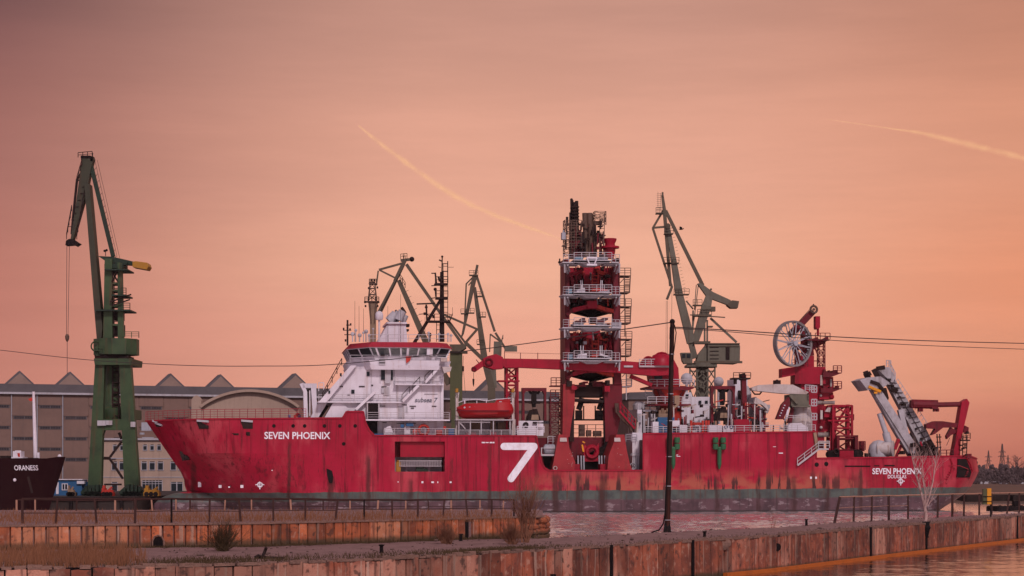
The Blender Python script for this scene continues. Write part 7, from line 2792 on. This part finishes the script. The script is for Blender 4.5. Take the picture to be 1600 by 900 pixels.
# floating pontoon beyond it
JF = Fr(1594, 312, 8, 0)
jt = thing('pontoon', 'low black pontoon floating beyond the yellow mooring marker', 'pontoon', JF)
a = MB(JF)
a.bx(-4.8, 12, -2.4, 2.4, -.3, .75)
for k in range(9):
    a.bx(-4.6 + k * 1.8, -4.2 + k * 1.8, -2.55, -2.35, -.2, 1.0)
a.bx(-1.4, -.4, -1, 0, .8, 1.7); a.tube(Vector((2.5, 0, .8)), Vector((2.5, 0, 2.0)), .22)
a.build('pontoon_hull', 'black', jt)
a = MB(JF)
for k in range(24):
    a.bx(-4.7 + k * .69, -4.1 + k * .69, -2.3, 2.3, .76, .84)
a.build('pontoon_deck', 'dark', jt)
# stumps and odd bits on the pier
for px, h, t_, lab in ((1260, .45, .85, 'short black iron stump on the far pier edge by the end of the pipe railing'), (1101, .32, .25, 'short black iron stump on the pier near the foot of the tall pole'), (596, .4, .2, 'short black iron stump near the front edge of the pier, below the bush'), (720, .38, .8, 'black stump against the dark gap in the sheet pile wall')):
    a0, b0 = at_px(near, px), at_px(far, px)
    x, y = a0[0] + (b0[0] - a0[0]) * t_, a0[1] + (b0[1] - a0[1]) * t_
    a = MB()
    a.lathe(Vector((0, 0, -.05)), [(.13, 0), (.10, .1), (.09, h), (.14, h + .02), (.14, h + .08), (.05, h + .1)], n=8)
    o = a.build('iron_stump', 'black', None, label=lab, category='bollard', group='iron stumps on the pier')
    o.location = (x, y, PZ)
a = MB()
a.path([Vector(q) for q in ((-.6, 0, .05), (-.3, .1, .2), (0, 0, .12), (.2, .1, .55), (.3, 0, .75))], .12, 6)
a.path([Vector(q) for q in ((-.5, .2, .0), (0, .3, .1), (.5, .2, .05), (1.6, .1, .05))], .09, 6)
o = a.build('driftwood', 'dark', None, label='dark twisted driftwood lying on the pier', category='driftwood')
a0, b0 = at_px(near, 410), at_px(far, 410)
o.location = (a0[0] + (b0[0] - a0[0]) * .12, a0[1] + (b0[1] - a0[1]) * .12, PZ)
o.scale = (.62, .62, .7)
# ------------------------------------------------------------------ tall pole and its cables
PF2 = Fr(1043, 132.5, 0, PZ)
pole = thing('utility_pole', 'tall leaning black utility pole standing on the pier before the red ship', 'pole', PF2)
M['pole_wood'] = paint('tarred_wood', (.030, .016, .015), (.06, .022, .016), .6, (.12, .03, .02), .5, .5, s=1)
a = MB(PF2)
a.tube((1042.5, 831, 0), (1050.5, 503, 0), .20, 12, .155)
a.build('shaft', 'pole_wood', pole, smooth=40)
a = MB(PF2)
a.path([(1018, 832, -.5), (1030, 828, -.4), (1036.5, 818, -.25), (1039.5, 800, -.23), (1043, 700, -.22), (1048, 520, -.2), (1049, 508, -.2)], .05, 6)
a.path([(1051, 505, -.1), (1054, 508, -.1), (1056.5, 520, -.1), (1053.5, 545, -.15), (1050, 565, -.2)], .035, 6)
a.path([(1049, 507, -.1), (1047, 512, -.1), (1046.5, 530, -.15)], .03, 6)
a.build('cable', 'black', pole)
a = MB(PF2)
for py in (554, 616, 658, 714, 760, 813):
    px = 1042.5 + 8 * (831 - py) / 328
    c = PF2.p(px, py, 0)
    a.lathe(c, [(.215, 0), (.215, .05)], n=14)
a.build('clamp', 'pale_grey', pole)
a = MB(PF2)
for dx in (-5, -2, 2, 5):
    a.beam((1042.5 + dx * .6, 818, -.1), (1042.5 + dx, 832, -.2), .12)
a.sph((1050.5, 502.5, 0), .19, 8, 6)
a.build('pole_foot', 'black', pole)
def wire(label, pts, r):
    """pts: photo column, row, depth"""
    P = []
    for i in range(len(pts) - 1):
        p0, p1, p2, p3 = [Vector(pts[max(0, min(len(pts) - 1, i + k))]) for k in (-1, 0, 1, 2)]
        for s_ in range(8):
            t = s_ / 8
            P.append(.5 * ((2 * p1) + (-p0 + p2) * t + (2 * p0 - 5 * p1 + 4 * p2 - p3) * t * t + (-p0 + 3 * p1 - 3 * p2 + p3) * t ** 3))
    P.append(Vector(pts[-1]))
    W3 = [ray(q.x, q.y) * q.z + Vector((0, 0, EYE)) for q in P]
    a = MB()
    O = W3[0].copy()
    a.path([w - O for w in W3], r, 4)
    o = a.build('overhead_cable', 'rope', None, label=label, category='cable', group='overhead cables of the pole')
    o.location = O
wire('long sagging cable that passes before the green crane and ends at the pole top', [(-60, 541, 250), (0, 547, 245), (140, 562.5, 232), (280, 570.5, 218), (400, 572, 206), (540, 568, 192), (790, 541, 165), (985, 513, 141), (1050, 503.5, 132.5)], .038)
wire('upper of the two cables running from the pole towards the spoked wheel', [(1051, 511, 132.5), (1140, 516, 141), (1300, 526, 157), (1450, 532.5, 173), (1640, 537.5, 192)], .04)
wire('lower of the two cables running from the pole towards the spoked wheel', [(1051, 513, 132.5), (1140, 518.5, 141), (1290, 531, 157), (1450, 540, 173), (1640, 547, 192)], .028)

# ================================================================== PLANTS
M['bark'] = paint('pale_bark', (.55, .37, .33), (.14, .07, .055), .6, None, 0, .85, s=3)
M['twig'] = paint('dry_twig', (.22, .095, .055), (.10, .045, .03), .6, None, 0, .9, s=3)
M['deadgrass'] = paint('dead_grass', (.22, .09, .045), (.12, .05, .028), .6, None, 0, .95, s=.8)
M['moss'] = paint('dark_weeds', (.075, .045, .022), (.04, .026, .015), .5, None, 0, .95, s=2)
def grow(mb, p, d, L, r, lv, rnd, spread=.55, up=.12, seg=3):
    pts, rs = [p], [r]
    for i in range(seg):
        d = (d + Vector((rnd.uniform(-1, 1), rnd.uniform(-1, 1), rnd.uniform(-.4, .8))) * .16 + Vector((0, 0, up * .3))).normalized()
        p = p + d * L / seg
        pts.append(p); rs.append(r * (1 - .45 * (i + 1) / seg))
    mb.path(pts, rs, 5 if lv > 1 else 3)
    if lv <= 0:
        return
    for k in range(rnd.randint(2, 4) if lv > 1 else rnd.randint(2, 5)):
        t = rnd.uniform(.35, 1.0)
        j = min(seg - 1, int(t * seg))
        q = pts[j] + (pts[j + 1] - pts[j]) * (t * seg - j)
        nd = (d + Vector((rnd.uniform(-1, 1), rnd.uniform(-1, 1), rnd.uniform(-.3, .6))) * spread * 1.5).normalized()
        grow(mb, q, nd, L * rnd.uniform(.45, .75), r * .5, lv - 1, rnd, spread, up)
def px_place(px, t_): 
    a0, b0 = at_px(near, px), at_px(far, px)
    return Vector((a0[0] + (b0[0] - a0[0]) * t_, a0[1] + (b0[1] - a0[1]) * t_, PZ))
rt = random.Random(8)
tr = thing('birch_sapling', 'bare pale birch sapling growing from the pier before the red stern', 'tree')
b0 = px_place(1446, .25); tr.location = b0
sc = b0.y / F
a = MB()
def P3(px, py, y=0.): return Vector(((px - 1446) * sc, y, (814 - py) * sc))
a.path([P3(1446, 816), P3(1447, 805), P3(1445, 790)], [.15, .14, .11], 7)
a.path([P3(1445, 790), P3(1440, 768, .2), P3(1433, 742, .3), P3(1427, 716, .3), P3(1424, 700, .4)], [.105, .085, .065, .045, .018], 6)
a.path([P3(1446, 792), P3(1451, 776, -.2), P3(1457, 752, -.2), P3(1460, 728, -.2), P3(1462, 708, -.3)], [.085, .065, .05, .035, .015], 6)
a.path([P3(1446, 790), P3(1446, 770, .1), P3(1441, 740, .1), P3(1442, 712, .1)], [.07, .055, .035, .015], 6)
a.build('trunk', 'bark', tr, smooth=50)
a = MB()
for (px, py) in ((1440, 768), (1436, 752), (1433, 742), (1430, 728), (1427, 716), (1452, 772), (1457, 752), (1459, 738), (1461, 722), (1445, 765), (1443, 745), (1442, 725), (1444, 795), (1450, 790)):
    for _ in range(3):
        grow(a, P3(px, py), Vector((rt.uniform(-.7, .7), rt.uniform(-.7, .7), 1)).normalized(), rt.uniform(.6, 1.5), .022, 2, rt)
for _ in range(26):
    grow(a, P3(1446 + rt.uniform(-6, 6), 812), Vector((rt.uniform(-1, 1), rt.uniform(-.7, .7), .8)).normalized(), rt.uniform(.4, 1.0), .01, 1, rt)
a.build('crown', 'bark', tr)
a = MB()
wp = at_px(near, 1447)
dd = Vector((wp[0], wp[1], 0)) - b0
for _ in range(60):
    a.path([P3(1447, 813) * .0 + Vector((dd.x + rt.uniform(-.35, .35), dd.y - .1, .1)), Vector((dd.x + rt.uniform(-.3, .3), dd.y - .3, -.4)), Vector((dd.x + rt.uniform(-.15, .15), dd.y - .25, -rt.uniform(.6, 1.2)))], .03, 3)
a.build('root_mat', 'black', tr)
def bush(name, label, loc, n, L, spread, mat, seed, lv=2, r=.012, cat='bush'):
    rd_ = random.Random(seed)
    o = thing(name, label, cat, None, 'bare shrubs on the pier')
    o.location = loc
    a = MB()
    for _ in range(n):
        ang, tilt_ = rd_.uniform(0, math.tau), rd_.uniform(0, spread)
        d = Vector((math.cos(ang) * tilt_, math.sin(ang) * tilt_ * .6, 1)).normalized()
        grow(a, Vector((rd_.uniform(-.25, .25), rd_.uniform(-.15, .15), -.03)), d, L * rd_.uniform(.5, 1), r, lv, rd_, .5, .1)
    a.build('branches', mat, o)
    return o
bush('bare_bush', 'tall bare twiggy shrub at the broken end of the platform wall', px_place(820, .62), 26, 2.5, .38, 'twig', 1, 3, .028)
bush('bare_bush', 'rounded dry shrub on the pier beneath the tall twiggy one', px_place(800, .5), 110, .95, 1.2, 'twig', 2, 2, .013)
bush('bare_bush', 'low round dry shrub beside the dark gap in the sheet pile wall', px_place(698, .62), 110, .8, 1.4, 'twig', 3, 2, .013)
bush('bare_bush', 'spreading dark bush near the culvert in the sheet pile wall', px_place(348, .42), 110, 1.2, 1.7, 'moss', 4, 2, .013)
bush('bare_bush', 'thin leafless shoots at the pier edge beside the iron stump', px_place(1207, .93), 7, 1.0, .5, 'twig', 5, 2, .009)
bush('bare_bush', 'small leafless shoots between the railing posts beside the birch', px_place(1493, .9), 8, .8, .5, 'twig', 6, 2, .01)
def blades(name, n, placer, h0, h1, mat, r=.008, lean=.3):
    a = MB()
    for _ in range(n):
        p = placer()
        h = R.uniform(h0, h1)
        l = Vector((R.uniform(-lean, lean), R.uniform(-lean, lean), 0)) * h
        w = R.uniform(.6, 1.4) * r
        a.add([p + Vector((-w, 0, 0)), p + Vector((w, 0, 0)), p + l * .35 + Vector((w * .8, 0, h * .6)), p + l * .35 + Vector((-w * .8, 0, h * .6)), p + l + Vector((0, 0, h))], [(0, 1, 2, 3), (3, 2, 4)])
    return a.build(name, mat, None, kind='stuff')
def pl_front():
    px = R.choice([R.uniform(-40, 230), R.gauss(10, 30), R.gauss(60, 14), R.gauss(110, 16), R.gauss(140, 10), R.gauss(185, 12)])
    a0, b0 = at_px(near, max(-50, px)), at_px(far, max(-50, px))
    t = R.uniform(0, .35)
    return Vector((a0[0] + (b0[0] - a0[0]) * t, a0[1] + (b0[1] - a0[1]) * t, PZ - .05))
blades('dead_grass', 3800, pl_front, .12, .95, 'deadgrass', .011)
def pl_plat():
    px = R.uniform(-40, 800)
    c = gp(px, R.choice([R.uniform(110, 125), R.uniform(103 + 16 * max(0, px - 100) / 700, 140)]))
    return Vector((c[0], c[1], TZ - .05))
blades('dry_grass', 6200, pl_plat, .06, .42, 'deadgrass', .012)
def pl_base():
    px = R.uniform(-40, 835)
    p0 = at_px(fr_line, px)
    return Vector((p0[0], p0[1] - abs(R.gauss(0, .35)), PZ - .02))
blades('ground_weeds', 5200, pl_base, .04, .22, 'moss', .012, .6)
def pl_edge():
    px = R.choice([R.uniform(-40, 620), R.uniform(400, 1650), R.gauss(730, 60), R.gauss(800, 30), R.gauss(330, 60)])
    px = max(-45, min(1650, px))
    q = px_place(px, abs(R.gauss(.05, .06)))
    return q + Vector((0, .25, -.05))
blades('edge_weeds', 6500, pl_edge, .04, .30, 'moss', .012, .6)

# ================================================================== FAR BANK
M['farwood'] = paint('far_wood', (.10, .066, .066), (.06, .042, .044), .5, None, 0, .95)  # lightened and greyed: distance haze put into the wood colour
rb_ = random.Random(21)
a = MB()
for i in range(430):
    d = rb_.uniform(750, 1200)
    px = rb_.uniform(1420, 1760)
    x, y = gp(px, d)
    h = rb_.uniform(2.5, 7.5) * (1.25 if rb_.random() < .2 else 1)
    for k in range(34):
        t_ = rb_.random()
        c = Vector((x + rb_.gauss(0, h * .34 * (1.1 - t_)), y + rb_.gauss(0, 3), 1.2 + h * (.05 + .95 * t_)))
        a.sph(c, h * rb_.uniform(.03, .11), 4, 3, (1.1, 1, rb_.uniform(.7, 1.8)))
a.build('far_woods', 'farwood', None, kind='stuff')
def far_tree(px, d, h, label, seed):
    rd_ = random.Random(seed)
    o = thing('bare_tree', label, 'tree')
    x, y = gp(px, d)
    o.location = (x, y, 1.2)
    a = MB()
    a.path([Vector((0, 0, -.3)), Vector((.1, 0, h * .3)), Vector((0, 0, h * .62)), Vector((.1, 0, h))], [h * .022, h * .018, h * .012, h * .004], 6)
    a.build('trunk', 'farwood', o)
    a = MB()
    for k in range(26):
        z = h * rd_.uniform(.35, .95)
        ang = rd_.uniform(0, math.tau)
        grow(a, Vector((0, 0, z)), Vector((math.cos(ang), math.sin(ang), .7)).normalized(), (h - z) * .45 + h * .09, h * .007, 2, rd_, .6)
    a.build('crown', 'farwood', o)
far_tree(1590, 740, 11, 'tall bare tree rising alone from the far woods', 3)
M['pylon'] = paint('pylon_steel', (.10, .07, .065), None, .3, None, 0, .7)
def pylon(px, ytop, d, lab, arms):
    fr = Fr(px, d, 12, 1.2)
    o = thing('power_pylon', lab, 'pylon', fr, 'power pylons on the far bank')
    h = fr.p(px, ytop, 0).z
    a = MB(fr)
    a.truss(Vector((0, 0, 0)), Vector((0, 0, h * .62)), h * .20, h * .20, 5, h * .0055, h * .07, h * .07)
    a.truss(Vector((0, 0, h * .62)), Vector((0, 0, h)), h * .07, h * .07, 5, h * .005, h * .015, h * .015)
    a.build('tower', 'pylon', o)
    a = MB(fr)
    for f_, w in arms:
        a.beam(Vector((-w * h, 0, h * f_)), Vector((w * h, 0, h * f_)), h * .012)
        a.beam(Vector((-w * h, 0, h * f_)), Vector((0, 0, h * (f_ + .05))), h * .007); a.beam(Vector((w * h, 0, h * f_)), Vector((0, 0, h * (f_ + .05))), h * .007)
        for s_ in (-1, -.5, .5, 1):
            a.beam(Vector((s_ * w * h, 0, h * f_)), Vector((s_ * w * h, 0, h * (f_ - .03))), h * .006)
    a.build('cross_arm', 'pylon', o)
pylon(1544.5, 704, 1250, 'lattice power pylon nearest the red stern', [(.50, .18), (.64, .12), (.78, .13)])
pylon(1566, 693.5, 1050, 'tallest lattice power pylon on the far bank', [(.66, .12), (.78, .10)])
pylon(1575, 711, 1550, 'smallest lattice power pylon close beside the tallest one', [(.50, .16), (.68, .12), (.84, .10)])
a = MB()
for i in range(5):
    x, y = gp(1500 + i * 32, 780)
    a.bx(x, x + R.uniform(1.5, 5), y, y + 3, 1.2, 1.2 + R.uniform(.5, 1.4))
x0, y0 = gp(1500, 820); x1, y1 = gp(1640, 820)
a.bx(x0, x1, y0, y0 + .5, 1.9, 2.05)
for i in range(30):
    xx = x0 + (x1 - x0) * i / 30
    a.bx(xx, xx + .15, y0 + .05, y0 + .2, 1.2, 1.9)
a.build('field_fence', 'pale_grey', None, label='long pale low fence across the far field', category='fence')
# a bird
x, y, z = ray(1064, 358) * 330 + Vector((0, 0, EYE))
a = MB()
a.sph(Vector((0, 0, 0)), .22, 8, 6, (1.6, .7, .7)); a.sph(Vector((.38, 0, .08)), .11, 8, 6)
a.add([Vector(q) for q in ((-.15, 0, .08), (.2, 0, .1), (.15, -.5, .32), (-.2, -.55, .25), (-.05, -.95, .2))], [(0, 1, 2, 3), (3, 2, 4)])
a.add([Vector(q) for q in ((-.15, 0, .08), (.2, 0, .1), (.1, .5, .45), (-.25, .5, .4), (-.1, .9, .6))], [(0, 1, 2, 3), (3, 2, 4)])
a.add([Vector(q) for q in ((-.3, -.08, 0), (-.3, .08, 0), (-.62, .14, .02), (-.62, -.14, .02))], [(0, 1, 2, 3)])
o = a.build('bird', 'black', None, label='small dark bird flying beside the tip of the grey green crane', category='bird')
o.location = (x, y, z)
# ------------------------------------------------------------------ contrails: thin ice cloud, its sunset light given as emission
m = bpy.data.materials.new('contrail_ice')
m.use_nodes = True
t = m.node_tree
t.nodes.clear()
out = t.nodes.new('ShaderNodeOutputMaterial')
tr_ = t.nodes.new('ShaderNodeBsdfTransparent')
m1 = t.nodes.new('ShaderNodeEmission'); m1.inputs[0].default_value = (.96, .52, .27, 1); m1.inputs[1].default_value = 1.0   # sunset light on the ice cloud put in as emission
m2 = t.nodes.new('ShaderNodeMixShader')
nz2 = obj_noise(t, s=.016, detail=6)
t.links.new(maprange(t, nz2, .25, .75, True, .005, .075), m2.inputs[0])
t.links.new(tr_.outputs[0], m2.inputs[1]); t.links.new(m1.outputs[0], m2.inputs[2])
t.links.new(m2.outputs[0], out.inputs['Surface'])
M['contrail'] = m
def contrail(label, pts, widths, D=9000):
    """a long thin tube of ice cloud: nested thin shells, so its edges are soft"""
    P, Wd = [], []
    n = len(pts)
    for i in range(n - 1):
        p0, p1, p2, p3 = [Vector((*pts[max(0, min(n - 1, i + k))], 0)) for k in (-1, 0, 1, 2)]
        for s_ in range(8):
            t = s_ / 8
            q = .5 * ((2 * p1) + (-p0 + p2) * t + (2 * p0 - 5 * p1 + 4 * p2 - p3) * t * t + (-p0 + 3 * p1 - 3 * p2 + p3) * t ** 3)
            P.append(ray(q.x, q.y) * D + Vector((0, 0, EYE)))
            Wd.append((widths[i] + (widths[i + 1] - widths[i]) * t) * D / F / 2 * R.uniform(.85, 1.15))
    P.append(ray(*pts[-1]) * D); Wd.append(widths[-1] * D / F / 2)
    a = MB()
    O = P[0].copy()
    for k in (1.5, 1.25, 1.0, .78, .58, .4, .22):
        a.path([p - O + Vector((0, R.uniform(-.1, .1), 0)) for p in P], [w * k for w in Wd], 12)
    o = a.build('contrail', 'contrail', None, smooth=180, label=label, category='contrail', group='contrails in the evening sky')
    o.location = O
CONTRAILS = True
if CONTRAILS:
    contrail('long curving contrail sinking towards the top of the lay tower', [(560, 196), (590, 221), (640, 258), (700, 300), (760, 331), (830, 357), (876, 373)], [1.5, 6, 7.5, 7.5, 7, 5.5, 1.5])
    contrail('short straight contrail high above the stern', [(1290, 186), (1400, 202), (1440, 208), (1500, 222), (1560, 237), (1640, 257)], [.6, 2, 5, 8, 8, 8])
# ================================================================== AIR
HAZE = 0.00004
hz = MB()
hz.bx(-2500, 2500, -40, 1800, -1.8, 75)
hm = bpy.data.materials.new('haze_air')
hm.use_nodes = True
t = hm.node_tree
t.nodes.clear()
out = t.nodes.new('ShaderNodeOutputMaterial')
v = t.nodes.new('ShaderNodeVolumePrincipled')
v.inputs['Color'].default_value = (1.0, .88, .86, 1)
v.inputs['Density'].default_value = HAZE
t.links.new(v.outputs[0], out.inputs['Volume'])
if HAZE > 0:
    hz.build('haze', hm, None, kind='stuff')
